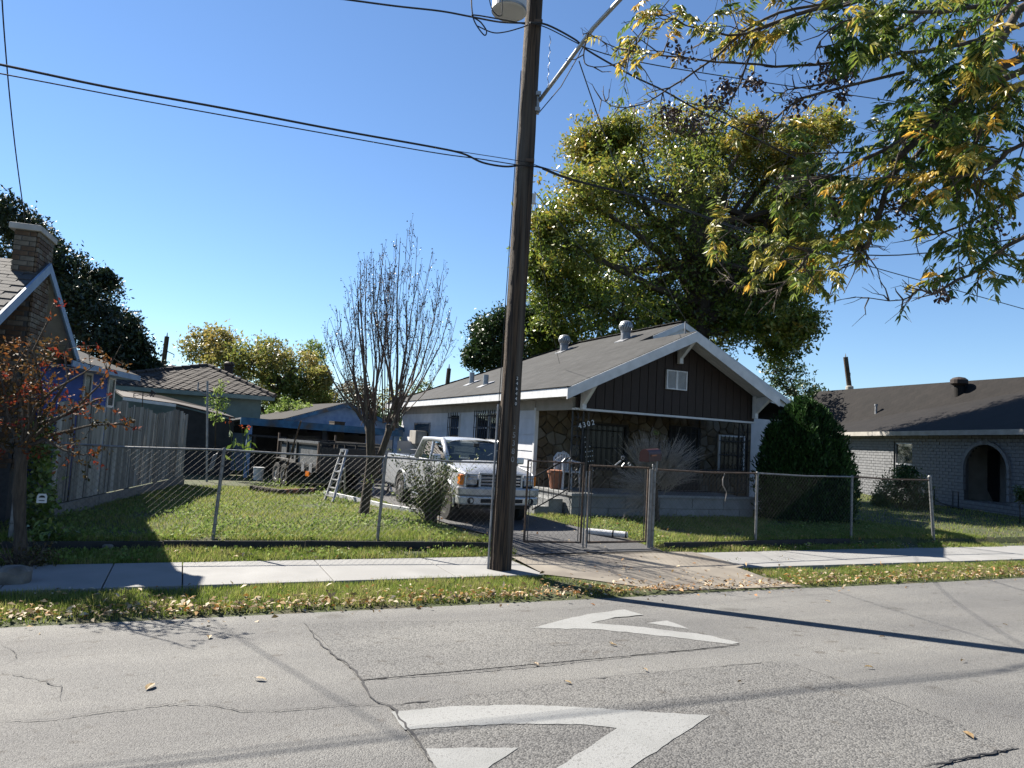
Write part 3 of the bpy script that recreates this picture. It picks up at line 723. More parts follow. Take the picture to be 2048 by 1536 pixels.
front_opening('window', opens[0], 'dark', 9); front_opening('door', opens[1], 'dark', 7); front_opening('window', opens[2], 'white', 7, True)
# wrought iron porch columns with scrolls
def column(x, y, label, two=True):
    t = thing('porch_column', label, 'column', (x, y, .5))
    MB().box(x-.2, x+.2, y-.03, y+.03, .498, .515).build('foot', M['iron'], t)
    for dx in (-.14, .14): MB().box(x+dx-.014, x+dx+.014, y-.014, y+.014, .515, 2.325).build('post', M['iron'], t)
    for k in range(8):
        z = .66+k*.21
        for sg in (-1, 1):
            s_ = MB().ring((x+sg*.062, y, z), (1,0,0), (0,0,1), .052, .008, 12, 0 if sg > 0 else 0, 2*math.pi, 4)
            s_.tube([(x+sg*.012, y, z+.03), (x, y, z+.105), (x-sg*.05, y, z+.16)], .007, 4)
            s_.build('scroll', M['iron'], t)
column(7.99, HYF+.2, 'black scrollwork iron porch column at the left corner by the steps')
column(12.72, HYF+.12, 'black scrollwork iron porch column at the right end by the evergreen')
# house number on the left column
def text(s, name, size, m, mat4, parent=None, ext=.004):
    cu = bpy.data.curves.new(name, 'FONT'); cu.body = s; cu.size = size; cu.extrude = ext; cu.align_x = 'CENTER'; cu.align_y = 'CENTER'
    cu.materials.append(m); to = bpy.data.objects.new(name, cu)
    me = bpy.data.meshes.new_from_object(to); bpy.data.objects.remove(to)
    me.materials.clear(); me.materials.append(m)
    o = bpy.data.objects.new(name, me); COL.objects.link(o)
    if parent: o.parent = parent; o.matrix_local = Matrix.Translation(-ORG[parent.name]) @ mat4
    else: o.matrix_world = mat4
    ORG[o.name] = ORG[parent.name] if parent else Vector()
    return o
STAND = Matrix.Rotation(R_(90), 4, 'X')
np_ = P(1173, 849, Y=HYF-.02)
nb = thing('house_number', 'house number 4302 in pale digits slanting beside the left porch column', 'house number', tuple(np_))
MB().beam(np_+Vector((-.30,.045,-.07)), np_+Vector((.24,.045,.09)), .006, .02).build('bar', M['iron'], nb)
MB().tube([np_+Vector((.08,.06,.3)), np_+Vector((.08,.06,-1.45))], .018, 6).build('stake', M['barkgrey'], nb)
for i, ch in enumerate('4302'):
    c = np_+Vector((-.165+i*.11, 0, -.045+i*.032)); text(ch, 'digit', .16, M['paper'], Matrix.Translation(c) @ Matrix.Rotation(R_(-16), 4, 'Y') @ STAND, nb)
# roof turbines and vent pipes
def roofpt(px, py):
    n = Vector((-SL, 0, 1)).normalized(); return PN(px, py, n, n.dot(Vector((EX, 0, EZ+T))))
def turbine(px, py, label, m='tin'):
    p = roofpt(px, py); t = thing('roof_turbine', label, 'roof vent', tuple(p), 'turbine vents on the bungalow roof')
    MB().obox(p+Vector((0,0,.02)), Vector((.22, 0, .22*SL)), (0, .22, 0), (0, 0, .012)).build('flashing', M['tin'], t)
    MB().lathe(p-Vector((0,0,.08)), [(.135, 0), (.135, .28), (.15, .29), (.15, .31)], 16).build('collar', M['tin'], t, smooth=False)
    c = p+Vector((0, 0, .23)); MB().lathe(c, [(.13, 0), (.13, .25), (.08, .29), (.02, .31)], 12).build('core', M['dark'], t)
    for k in range(18):
        a = 2*math.pi*k/18; pts = []
        for i in range(6):
            th = i/5*math.pi; rr = .14+.065*math.sin(th); aa = a+i*.08; pts.append(c+Vector((rr*math.cos(aa), rr*math.sin(aa), .27*i/5)))
        b_ = MB()
        for i in range(5):
            d0 = Vector((-math.sin(a+i*.08), math.cos(a+i*.08), 0))*.032; d1 = Vector((-math.sin(a+i*.08+.08), math.cos(a+i*.08+.08), 0))*.032
            b_.poly([pts[i]-d0, pts[i]+d0*.6, pts[i+1]+d1*.6, pts[i+1]-d1])
        b_.build('blade', M['aluminium'], t)
    MB().lathe(c+Vector((0,0,.265)), [(.15, 0), (.10, .03), (.02, .045)], 16).build('cap', M['aluminium'], t)
turbine(1251, 679, 'spinning turbine vent nearest the bungalow ridge peak'); turbine(1128, 702, 'spinning turbine vent farther back on the bungalow roof, left of the other')
for px, py, h, lab in ((943, 767, .42, 'taller pale vent pipe on the back of the bungalow roof'), (971, 770, .36, 'shorter pale vent pipe beside the taller one on the bungalow roof')):
    p = roofpt(px, py); t = thing('vent_pipe', lab, 'vent pipe', tuple(p))
    MB().lathe(p-Vector((0,0,.05)), [(.085, 0), (.085, h)], 12).build('pipe', M['aluminium'], t); MB().obox(p+Vector((0,0,.015)), Vector((.22, 0, .22*SL)), (0, .2, 0), (0,0,.01)).build('flashing', M['tin'], t)
# white plastic chair and terracotta pot on the porch
cx_, cy_ = P(1102, 972, Z=.5).x, P(1102, 972, Z=.5).y
cx_, cy_ = 8.28, 14.75
ch = thing('plastic_chair', 'white plastic garden chair on the porch by the stone wall', 'chair', (cx_, cy_, .5))
MB().box(cx_-.22, cx_+.22, cy_-.22, cy_+.2, .90, .93).build('seat', M['plastic'], ch, bev=.01)
for dx in (-.21, .21):
    for dy in (-.2, .19): MB().beam((cx_+dx*1.12, cy_+dy*1.15, .5), (cx_+dx, cy_+dy, .9), .045, .045, (0, 1, 0)).build('leg', M['plastic'], ch)
    MB().tube([(cx_+dx*1.1, cy_-.2, .9), (cx_+dx*1.15, cy_-.2, 1.13), (cx_+dx*1.15, cy_+.05, 1.15), (cx_+dx*1.0, cy_+.24, 1.16)], .022, 6).build('armrest', M['plastic'], ch)
bk = MB().tube([(cx_-.22, cy_+.2, .9), (cx_-.22, cy_+.27, 1.22), (cx_-.12, cy_+.3, 1.33), (cx_+.12, cy_+.3, 1.33), (cx_+.22, cy_+.27, 1.22), (cx_+.22, cy_+.2, .9)], .025, 6)
for k in range(5): bk.box(cx_-.17+k*.072, cx_-.12+k*.072, cy_+.25, cy_+.265, .93, 1.32)
bk.build('backrest', M['plastic'], ch)
pt = MB().lathe((7.98, 14.75, .5), [(.12, 0), (.19, .36), (.21, .37), (.21, .43), (.17, .44)], 16).build('plant_pot', M['clay'], None); tag(pt, 'tall terracotta pot on the porch left of the white chair', 'plant pot')
# glittery wind chimes / ornaments near the left column
t = thing('hanging_ornament', 'strings of small white beads hanging beside the left porch column', 'ornament', (8.3, HYF+.25, 1.5))
for k in range(4):
    x0 = 8.22+k*.07; z0 = 1.72-.1*k
    for j in range(5): MB().lathe((x0+.012*j, HYF+.25, z0-.11*j), [(.004, 0), (.014, .012), (.004, .026)], 6).build('bead', M['white'], t)
# foundation wall under the right wing
MB().box(HXS+.004, MER-.5, HYW+.02, BY-.5, -.1, EZ-.08).build('wall', M['siding'], house)
# ------------------------------------------------------------------ neighbouring houses
def frame_of(v):                                  # local axes: along, outward to the right
    v = Vector((v[0], v[1], 0)).normalized(); return v, Vector((v.y, -v.x, 0))
def piece_mesh(name, build):                      # shared mesh data for alike pieces
    mb = MB(); build(mb); me = bpy.data.meshes.new(name); me.from_pydata(mb.v, [], mb.f); me.update(); return me
def basis(o, ax, ay, az): 
    m = Matrix((Vector(ax), Vector(ay), Vector(az))).transposed().to_4x4(); m.translation = o; return m

# blue house at the left: gable end with a brick chimney facing the wooden fence
v2, n2 = frame_of((.105, .9945)); d2 = -3.42
apex = PN(98, 532, n2, d2); rend = PN(157, 724, n2, d2)
va_, vr_ = apex.dot(v2), rend.dot(v2); vl_ = 2*va_-vr_
ez_ = rend.z-.03; az_ = apex.z
def L2(v, n, z): return v2*v+n2*n+Vector((0, 0, z))
lh = thing('blue_house', 'blue house with steep grey shingle gable and brick chimney at the left edge', 'house', tuple(L2(va_, d2-.5, 0)))
DEP = 7.0; OV = .55                               # ridge runs away to the left, rakes overhang
sl2 = (az_-ez_)/(va_-vl_)
for sg, a in ((-1, vl_), (1, vr_)):
    MB().prism([L2(va_, d2, az_-.02), L2(a, d2, ez_-.02), L2(a, d2-DEP, ez_-.02), L2(va_, d2-DEP, az_-.02)], (0, 0, .06)).build('roof', M['tab' if sg < 0 else 'roofdark'], lh)
    mb = MB(); hh = Vector((0, 0, .15))
    mb.prism([L2(va_, d2+.002, az_-.11), L2(a, d2+.002, ez_-.11), L2(a, d2+.002, ez_+.045), L2(va_, d2+.002, az_+.045)], n2*.03).build('rake_fascia', M['bluefascia'], lh)
    MB().prism([L2(va_, d2-OV, az_-.06), L2(a, d2-OV, ez_-.06), L2(a, d2-.004, ez_-.06), L2(va_, d2-.004, az_-.06)], (0, 0, .02)).build('soffit', M['concrete'], lh)
    e = L2(a, d2, ez_-.09); MB().prism([e, e-n2*DEP, e-n2*DEP+Vector((0,0,.12)), e+Vector((0,0,.12))], v2*sg*.025).build('eave_fascia', M['bluefascia'], lh)
wl_, wr_ = vl_+.45, vr_-.35
gz_ = lambda v: az_-.08-sl2*abs(v-va_)
MB().prism([L2(wl_, d2-OV, -.2), L2(wr_, d2-OV, -.2), L2(wr_, d2-OV, gz_(wr_)), L2(va_, d2-OV, gz_(va_)), L2(wl_, d2-OV, gz_(wl_))], -n2*.12).build('wall', M['bluewall'], lh)
MB().prism([L2(wl_+.001, d2-OV-.12, -.2), L2(wl_+.1, d2-OV-.12, -.2), L2(wl_+.1, d2-OV-.12, ez_-.05), L2(wl_+.001, d2-OV-.12, ez_-.05)], -n2*(DEP-1.4)).build('wall', M['bluewall'], lh)
z = .1
while z < az_-.2:                                  # lap siding on the gable
    hw = min((az_-.1-z-.1)/sl2, 9); a, b = max(wl_, va_-hw), min(wr_, va_+hw)
    if b-a > .1: MB().prism([L2(a, d2-OV+.018, z), L2(a, d2-OV+.001, z), L2(a, d2-OV+.001, z+.1), L2(a, d2-OV+.004, z+.1)], v2*(b-a)).build('siding_plank', M['bluewall'], lh)
    z += .1
# shingles on the near slope, each tab its own piece
sv = (v2*(va_-vl_)+Vector((0, 0, az_-ez_))).normalized()      # up the slope
nrm = sv.cross(-n2).normalized(); nrm = nrm if nrm.z > 0 else -nrm
tabme = piece_mesh('shingle', lambda b: b.add([(0,0,0),(.29,0,0),(.29,.15,-.003),(0,.15,-.003),(0,0,.008),(.29,0,.008),(.29,.15,.004),(0,.15,.004)], [(3,2,1,0),(4,5,6,7),(0,1,5,4),(1,2,6,5),(2,3,7,6),(3,0,4,7)]))
tabme.materials.append(M['tab'])
o0 = L2(vl_, d2, ez_+.042); slen = math.hypot(va_-vl_, az_-ez_); ntab = 0
for r in range(int(slen/.13)):
    for c in range(13):
        if r*.13 < slen-2.6 or ntab >= 300: continue
        k = c*.30+(.15 if r % 2 else 0)
        p = o0-n2*(k+.31)+sv*(r*.13)+nrm*(random.uniform(0, .004)); ntab += 1
        share('shingle', tabme, lh, basis(p, n2, sv, nrm))
# brick chimney standing on the gable end and coming through the roof
chv, chn = va_-.12, d2-.20
cL, cR = PN(27, 480, v2, chv-.33), PN(73, 480, v2, chv-.33)
n0 = max(cL.dot(n2), d2-.8); n1 = cR.dot(n2)
n1 = min(n1, d2-.03)
chm = thing('chimney', 'tan and whitewashed brick chimney with a slab cap on the blue house', 'chimney', tuple(L2(chv, (n0+n1)/2, az_)))
ctop = PN(73, 462, n2, n1).z
def chbox(va, vb, na, nb, z0, z1): 
    return MB().prism([L2(va, na, z0), L2(vb, na, z0), L2(vb, nb, z0), L2(va, nb, z0)], (0, 0, z1-z0))
cv0, cv1 = chv-.33, chv+.40
zs = az_-.35; nlo = d2-OV+.02                    # below the roof only the part proud of the wall
chbox(cv0+.012, cv1-.012, n0+.012, n1-.012, zs, ctop).build('core', M['brickjoint'], chm)
chbox(cv0+.012, cv1-.012, nlo, n1-.012, -.1, zs-.001).build('core', M['brickjoint'], chm)
chbox(cv0-.06, cv1+.06, n0-.06, n1+.06, ctop, ctop+.09).build('cap', M['concrete'], chm, bev=.01)
bme = piece_mesh('brick', lambda b: b.box(0, .195, 0, .03, 0, .062)); bme.materials.append(M['brick'])
bme2 = bme.copy(); bme2.materials.clear(); bme2.materials.append(M['brick2'])
z = ctop-.075; row = 0; nb_ = 0; zb = .75
while z > zb:
    for (o, ax, ln) in ((L2(cv0-.002, n0, 0), n2, n1-n0), (L2(cv1, n1+.002, 0), -v2, cv1-cv0)):
        if z < zs and ax is n2: o = L2(cv0-.002, nlo, 0); ln = n1-nlo
        ay = Vector((0,0,1)).cross(ax)
        k = -.1 if row % 2 else 0
        while k < ln-.04:
            a = max(k, 0.004); b = min(k+.195, ln-.004)
            if b-a > .05:
                m4 = basis(o+ax*a+Vector((0, 0, z))-ay*.0+ay*random.uniform(0, .004), ax*((b-a)/.195), ay, (0, 0, 1))
                share('brick', bme2 if random.random() < .4 else bme, chm, m4); nb_ += 1
            k += .207
    z -= .074; row += 1
# wing of the blue house, parallel to the wooden fence
v3, n3 = frame_of((.248, .969)); d3 = -5.42
def L3(v, n, z): return v3*v+n3*n+Vector((0, 0, z))
w0 = PN(157, 726, n3, d3); w1 = PN(278, 762, n3, d3); wp = PN(160, 690, n3, d3-.9)
wa, wb = w0.dot(v3)-.3, w1.dot(v3); wz = 2.5
wing = thing('blue_wing', 'low blue rear wing with hipped brown roof and two small white windows', 'house', tuple(L3(wa, d3-.5, 0)))
MB().prism([L3(wa, d3-.45, -.1), L3(wb-.5, d3-.45, -.1), L3(wb-.5, d3-.45, wz-.05), L3(wa, d3-.45, wz-.05)], -n3*.1).build('wall', M['bluewall'], wing)
for i in range(24): MB().prism([L3(wa, d3-.432, .1+i*.1), L3(wa, d3-.449, .1+i*.1), L3(wa, d3-.449, .2+i*.1), L3(wa, d3-.446, .2+i*.1)], v3*(wb-.5-wa)).build('siding_plank', M['bluewall'], wing)
rr = 2.4
MB().prism([L3(wa, d3, wz), L3(wb, d3, wz), L3(wb-rr, d3-rr, wz+rr*.42), L3(wa, d3-rr, wz+rr*.42)], (0, 0, .05)).build('roof', M['roofdark'], wing)
MB().prism([L3(wb, d3, wz-.0006), L3(wb, d3-4, wz), L3(wb-rr, d3-rr, wz+rr*.42-.0006)], (0, 0, .05)).build('roof', M['roofdark'], wing)
e = L3(wa, d3+.002, wz-.07); MB().prism([e, e+v3*(wb-wa), e+v3*(wb-wa)+Vector((0,0,.11)), e+Vector((0,0,.11))], n3*.025).build('eave_fascia', M['bluefascia'], wing)
MB().prism([L3(wa, d3-.45, wz-.055), L3(wb, d3-.45, wz-.055), L3(wb, d3-.003, wz-.055), L3(wa, d3-.003, wz-.055)], (0,0,.015)).build('soffit', M['bluefascia'], wing)
for px in (175, 222):
    c = PN(px, 768 if px < 200 else 776, n3, d3-.43); vv = c.dot(v3); f_ = MB(); zc = c.z-.1
    for (a, b, c0, c1) in ((vv-.2, vv-.15, zc-.33, zc+.33), (vv+.15, vv+.2, zc-.33, zc+.33), (vv-.149, vv+.149, zc+.28, zc+.33), (vv-.149, vv+.149, zc-.33, zc-.28)):
        f_.prism([L3(a, d3-.41, c0), L3(b, d3-.41, c0), L3(b, d3-.41, c1), L3(a, d3-.41, c1)], -n3*.05)
    wd = f_.build('window', M['white'], wing)
    MB().prism([L3(vv-.15, d3-.428, zc-.28), L3(vv+.15, d3-.428, zc-.28), L3(vv+.15, d3-.428, zc+.28), L3(vv-.15, d3-.428, zc+.28)], -n3*.01).build('pane', M['darkpane'], wd)
# white arched trellis window seen below the eave corner
c = PN(108, 770, n2, d2-.45); t = MB()
t.prism([c+v2*-.3+Vector((0,0,-.8)), c+v2*.3+Vector((0,0,-.8)), c+v2*.3+Vector((0,0,.12)), c+v2*.17+Vector((0,0,.3)), c+v2*-.17+Vector((0,0,.3)), c+v2*-.3+Vector((0,0,.12))], n2*.04)
wd = t.build('window', M['bluefascia'], lh)
MB().prism([c+n2*.041+v2*-.2+Vector((0,0,-.75)), c+n2*.041+v2*.2+Vector((0,0,-.75)), c+n2*.041+v2*.2+Vector((0,0,.08)), c+n2*.041+v2*.1+Vector((0,0,.2)), c+n2*.041+v2*-.1+Vector((0,0,.2)), c+n2*.041+v2*-.2+Vector((0,0,.08))], n2*.004).build('pane', M['glass'], wd)

# right-hand house: painted brick wall with an arch, dark roof
v4, n4 = frame_of((.385, .923)); n4 = -n4          # along the wall away from the street, outward to the left
g0 = P(2048, 1035, Z=0); d4 = g0.dot(n4)
def L4(v, n, z): return v4*v+n4*n+Vector((0, 0, z))
def W4(px, py, off=0): q = PN(px, py, n4, d4+off); return q.dot(v4), q.z
rh = thing('brick_house', 'low painted brick house with an arched porch and dark roof at the right edge', 'house', tuple(L4(g0.dot(v4)+4, d4-3, 0)))
u_far = W4(1640, 880)[0]+1.5; u_near = W4(2048, 900)[0]-4.5
ez4 = 2.78
av0, av1 = W4(1928, 950)[0], W4(2020, 960)[0]     # far and near sides of the arch
ab = W4(1975, 1005)[1]; at_ = W4(1975, 886)[1]
uA0, uA1 = min(av0, av1), max(av0, av1)
wv0, wv1 = sorted((W4(1788, 900)[0], W4(1824, 900)[0])); wz0, wz1 = .75, W4(1805, 885)[1]
def arch_z(u):
    c = (uA0+uA1)/2; r = (uA1-uA0)/2; h = min(r*.9, .95); s_ = at_-h
    return s_+h*math.sqrt(max(0, 1-((u-c)/r)**2)) if abs(u-c) < r else -9
# wall with openings, as upright strips
def strip(a, b, z0, z1, mb): mb.prism([L4(a, d4-.014, z0), L4(b, d4-.014, z0), L4(b, d4-.014, z1), L4(a, d4-.014, z1)], -n4*.16)
wm = MB()
strip(u_near, uA0, -.2, ez4, wm); strip(uA1, wv0, -.2, ez4, wm); strip(wv1, u_far, -.2, ez4, wm)
strip(wv0, wv1, -.2, wz0, wm); strip(wv0, wv1, wz1, ez4, wm); strip(uA0, uA1, -.2, ab, wm)
N_ = 16
for i in range(N_):
    a, b = lerp(uA0, uA1, i/N_), lerp(uA0, uA1, (i+1)/N_); za = max(arch_z(a+1e-4), arch_z(b-1e-4))
    strip(a, b, za if za > 0 else at_-.95, ez4, wm)
wm.build('wall', M['brickjoint'], rh)
MB().prism([L4(uA0-1, d4-1.6, -.1), L4(uA1+1, d4-1.6, -.1), L4(uA1+1, d4-1.6, ez4), L4(uA0-1, d4-1.6, ez4)], -n4*.1).build('porch_back_wall', M['soffit'], rh)
MB().prism([L4(uA1+.3, d4-1.55, -.1), L4(uA1+.9, d4-1.55, .7), L4(uA1+.9, d4-1.55, 2.2), L4(uA1+.3, d4-1.55, 2.2)], n4*.02).build('dark_window', M['dark'], rh)
MB().prism([L4(uA0-1, d4-1.6, ab-.1), L4(uA1+1, d4-1.6, ab-.1), L4(uA1+1, d4-.18, ab-.1), L4(uA0-1, d4-.18, ab-.1)], (0,0,.06)).build('porch_floor', M['concrete'], rh)
N_ = 20                                            # brick soldier trim round the arch
for i in range(N_+8):
    if i < 4: u, z, ang = uA0, lerp(ab+.1, at_-.95, i/4), None
    elif i >= N_+4: u, z, ang = uA1, lerp(at_-.95, ab+.1, (i-N_-4)/4), None
    else: 
        q = math.pi*(1-(i-4+.5)/N_); u = (uA0+uA1)/2+(uA1-uA0)/2*math.cos(q); z = at_-.95+.95*math.sin(q); ang = q
    if ang is None:
        MB().obox(L4(u, d4+.03, z+.12), v4*.06, n4*.05, Vector((0,0,.11))).build('arch_brick', M['brickpaint'], rh)
    else:
        t_ = (v4*-math.sin(ang)*(uA1-uA0)/2+Vector((0,0,math.cos(ang)*.95))).normalized(); rn = t_.cross(n4)
        MB().obox(L4(u, d4+.03, z), t_*.085, n4*.05, rn*.06).build('arch_brick', M['brickpaint'], rh)
ww = MB()
for (a, b, c0, c1) in ((wv0, wv0+.06, wz0, wz1), (wv1-.06, wv1, wz0, wz1), (wv0+.061, wv1-.061, wz1-.06, wz1), (wv0+.061, wv1-.061, wz0, wz0+.06), (wv0+.061, wv1-.061, 1.45, 1.52), ((wv0+wv1)/2-.02, (wv0+wv1)/2+.02, wz0+.061, 1.449)):
    ww.prism([L4(a, d4-.05, c0), L4(b, d4-.05, c0), L4(b, d4-.05, c1), L4(a, d4-.05, c1)], -n4*.06)
wd = ww.build('window', M['tin'], rh)
MB().prism([L4(wv0, d4-.09, wz0), L4(wv1, d4-.09, wz0), L4(wv1, d4-.09, wz1), L4(wv0, d4-.09, wz1)], -n4*.01).build('pane', M['glass'], wd)
# bricks: the ones that show largest are pieces, the rest one mass
bw, bh = .36, .125
brme = piece_mesh('brick', lambda b: b.box(0, bw-.02, 0, .022, 0, bh-.018)); brme.materials.append(M['brickpaint'])
cells = []
r = 0; z = -.06
while z < ez4-.1:
    u = u_near+(bw/2 if r % 2 else 0)
    while u < u_far:
        a, b = u, u+bw; ok = [(a, b)]
        for (o0_, o1_, q0, q1) in ((wv0, wv1, wz0, wz1),):
            if z+bh > q0 and z < q1 and b > o0_ and a < o1_: ok = [(s0, s1) for s0, s1 in ((a, min(b, o0_)), (max(a, o1_), b)) if s1-s0 > .08]
        if z+bh > ab and b > uA0 and a < uA1:
            zz = z+bh*.5; R2 = (uA1-uA0)/2; c0 = (uA0+uA1)/2
            if zz < at_-.95: lo, hi = uA0, uA1
            elif zz < at_: hw_ = R2*math.sqrt(max(0, 1-((zz-at_+.95)/.95)**2)); lo, hi = c0-hw_, c0+hw_
            else: lo, hi = c0, c0
            ok = [(s0, s1) for s0, s1 in ((a, min(b, lo)), (max(a, hi), b)) if s1-s0 > .08] if hi > lo else ok
        cells += [(s0, s1, z) for s0, s1 in ok]
        u += bw
    z += bh; r += 1
def vis(c):
    p = L4((c[0]+c[1])/2, d4, c[2]); dd = p-CP; zc = dd.dot(fw); x = 1024+FPX*dd.dot(CR)/zc
    return zc if x < 2052 and x > 1660 else 1e3+zc
cells.sort(key=vis)
ax4 = -v4; rest = MB()
for i, (a, b, z) in enumerate(cells):
    pr = random.uniform(0, .005)
    if i < 300: share('brick', brme, rh, basis(L4(b-.01, d4-.014+pr, z), ax4*((b-a)/bw), -n4*-1, (0, 0, 1)))
    else: rest.obox(L4((a+b)/2, d4-.003+pr, z+bh/2-.009), v4*((b-a)/2-.01), n4*.011, Vector((0, 0, bh/2-.009)))
o = rest.build('bricks', M['brickpaint'], rh); o['kind'] = 'stuff'
# roof of the right house
rv = P(2048, 757, D=26); 
RRUN = 4.6; ZR4 = 5.35
rA, rB = P(1638, 785, Z=ZR4), P(2048, 757, Z=ZR4); rdir = (rB-rA).normalized(); rB = rB+rdir*5
eA, eB = L4(u_far+1.2, d4+.55, ez4-.02), L4(u_near-.5, d4+.55, ez4-.02)
bA, bB = L4(u_far+1.2, d4-9.5, ez4-.02), L4(u_near-.5, d4-9.5, ez4-.02)
rm = MB(); up7 = Vector((0, 0, .07))
rm.v = [tuple(q) for q in (eA, eB, rB, rA, bA, bB)]+[tuple(q+up7) for q in (eA, eB, rB, rA, bA, bB)]
rm.f = [(6,8,7),(6,9,8),(9,10,11,8),(0,1,7,6),(0,3,9,6),(3,4,10,9),(1,2,8,7),(2,5,11,8),(0,1,2),(0,2,3),(3,2,5,4)]
rm.build('roof', M['roofdark'], rh)
MB().prism([L4(u_near-.5, d4+.552, ez4-.13), L4(u_far+1.2, d4+.552, ez4-.13), L4(u_far+1.2, d4+.552, ez4+.05), L4(u_near-.5, d4+.552, ez4+.05)], n4*.025).build('eave_fascia', M['soffit'], rh)
MB().prism([L4(u_near-.5, d4-.002, ez4-.06), L4(u_far+1.2, d4-.002, ez4-.06), L4(u_far+1.2, d4+.55, ez4-.06), L4(u_near-.5, d4+.55, ez4-.06)], (0, 0, .02)).build('soffit', M['brown'], rh)
MB().prism([L4(u_near, d4-.18, -.1), L4(u_near+.1, d4-.18, -.1), L4(u_near+.1, d4-.18, ez4-.05), L4(u_near, d4-.18, ez4-.05)], -n4*8).build('wall', M['brickpaint'], rh)
MB().prism([L4(u_far-.1, d4-.18, -.1), L4(u_far, d4-.18, -.1), L4(u_far, d4-.18, ez4-.07), L4(u_far-.1, d4-.18, ez4-.07)], -n4*8).build('wall', M['brickpaint'], rh)
MB().prism([L4(u_near, d4-8.2, -.1), L4(u_far, d4-8.2, -.1), L4(u_far, d4-8.2, ez4-.07), L4(u_near, d4-8.2, ez4-.07)], -n4*.1).build('wall', M['brickpaint'], rh)
MB().prism([L4(u_near+.11, d4-1.6, ez4-.2), L4(u_far-.11, d4-1.6, ez4-.2), L4(u_far-.11, d4-.2, ez4-.2), L4(u_near+.11, d4-.2, ez4-.2)], (0,0,.03)).build('porch_ceiling', M['soffit'], rh)
for u_ in (uA0-1, uA1+1): MB().prism([L4(u_-.05, d4-1.6, -.1), L4(u_+.05, d4-1.6, -.1), L4(u_+.05, d4-1.6, ez4), L4(u_-.05, d4-1.6, ez4)], n4*1.42).build('porch_side_wall', M['soffit'], rh)
nR = (rB-eA).cross(rA-eA).normalized(); nR = nR if nR.z > 0 else -nR; cR_ = nR.dot(eA+up7)
p = PN(1918, 786, nR, cR_); t = thing('roof_turbine', 'dark round turbine vent on the right brick house roof', 'roof vent', tuple(p))
MB().lathe(p-Vector((0,0,.2)), [(.2, 0), (.2, .55)], 14).build('collar', M['roofdark'], t); MB().lathe(p+Vector((0,0,.33)), [(.22, 0), (.36, .09), (.36, .26), (.24, .36), (.05, .40)], 16).build('head', M['brown'], t)
p = PN(1752, 826, nR, cR_); tag(MB().lathe(p-Vector((0,0,.1)), [(.06, 0), (.06, .45), (.085, .46), (.085, .55)], 10).build('vent_pipe', M['tin']), 'thin grey vent pipe low on the dark right-hand roof', 'vent pipe')
# black hose reel frame by the wall, chair in the arch
hu, _ = W4(1885, 990); p = L4(hu, d4+.6, 0)
t = thing('hose_stand', 'black tubular stand with a dark hose along the painted brick wall', 'stand', tuple(p))
t_ = MB()
for dv in (-.15, -1.5): t_.tube([p+v4*dv, p+v4*dv+Vector((0,0,.62)), p+v4*(dv-.3)+Vector((0,0,.62)), p+v4*(dv-.3)], .02, 6)
t_.build('frame', M['black'], t)
MB().tube([p+v4*.9+Vector((0,0,.05)), p+v4*.3+Vector((0,0,.16)), p+v4*-.2+Vector((0,0,.3)), p+v4*-.9+Vector((0,0,.12)), p+v4*-2+Vector((0,0,.05))], .03, 6).build('hose', M['black'], t)
cu_, _ = W4(1998, 985); p = L4(cu_, d4-.9, ab-.04)
t = thing('porch_chair', 'dark chair with an orange cushion inside the brick arch', 'chair', tuple(p))
for a_ in (-.25, .25):
    for b_ in (-.25, .25): MB().tube([p+v4*a_+n4*b_, p+v4*a_*.9+n4*b_*.9+Vector((0,0,.45))], .025, 6).build('leg', M['brown'], t)
MB().obox(p+Vector((0,0,.47)), v4*.28, n4*.28, Vector((0,0,.025))).build('seat', M['brown'], t); MB().obox(p+Vector((0,0,.54)), v4*.24, n4*.24, Vector((0,0,.045))).build('cushion', M['clay'], t, bev=.02)
mb = MB()
for a_ in (-.25, 0, .25): mb.obox(p+v4*a_-n4*.27+Vector((0,0,.72)), v4*.03, n4*.02, Vector((0,0,.24)))
mb.obox(p-n4*.29+Vector((0,0,.95)), v4*.3, n4*.02, Vector((0,0,.06))); mb.build('backrest', M['brown'], t)

# brown hip-roofed house behind the carport
hc = P(415, 733, D=27); hl = P(236, 786, D=23.5); hr = P(547, 822, D=25.5)
hp = thing('hip_roof_house', 'pale green house with a brown diamond tiled hip roof beyond the wooden fence', 'house', (hc.x, hc.y, 0))
zE = 2.62
cx0 = Vector((hl.x-1.6, hl.y-.2, zE)); cx1 = P(548, 823, Z=zE) if False else Vector((hr.x, hr.y, zE))
ap2 = Vector((hc.x, hc.y, hc.z)); bk0 = cx0+Vector((-2, 9, 0)); bk1 = cx1+Vector((-2, 9, 0)); ap3 = ap2+Vector((-.8, 3.5, 0))
def slopeface(name, pts, m):
    a, b, c = [Vector(p) for p in pts[:3]]; n = (b-a).cross(c-a).normalized(); n = n if n.z > 0 else -n
    return MB().prism(pts, n*.04).build(name, M[m], hp), n
_, nA = slopeface('roof', [cx0, cx1, ap2], 'tile'); slopeface('roof', [cx1, bk1, ap3, ap2], 'tile'); slopeface('roof', [bk0, cx0, ap2, ap3], 'tile')
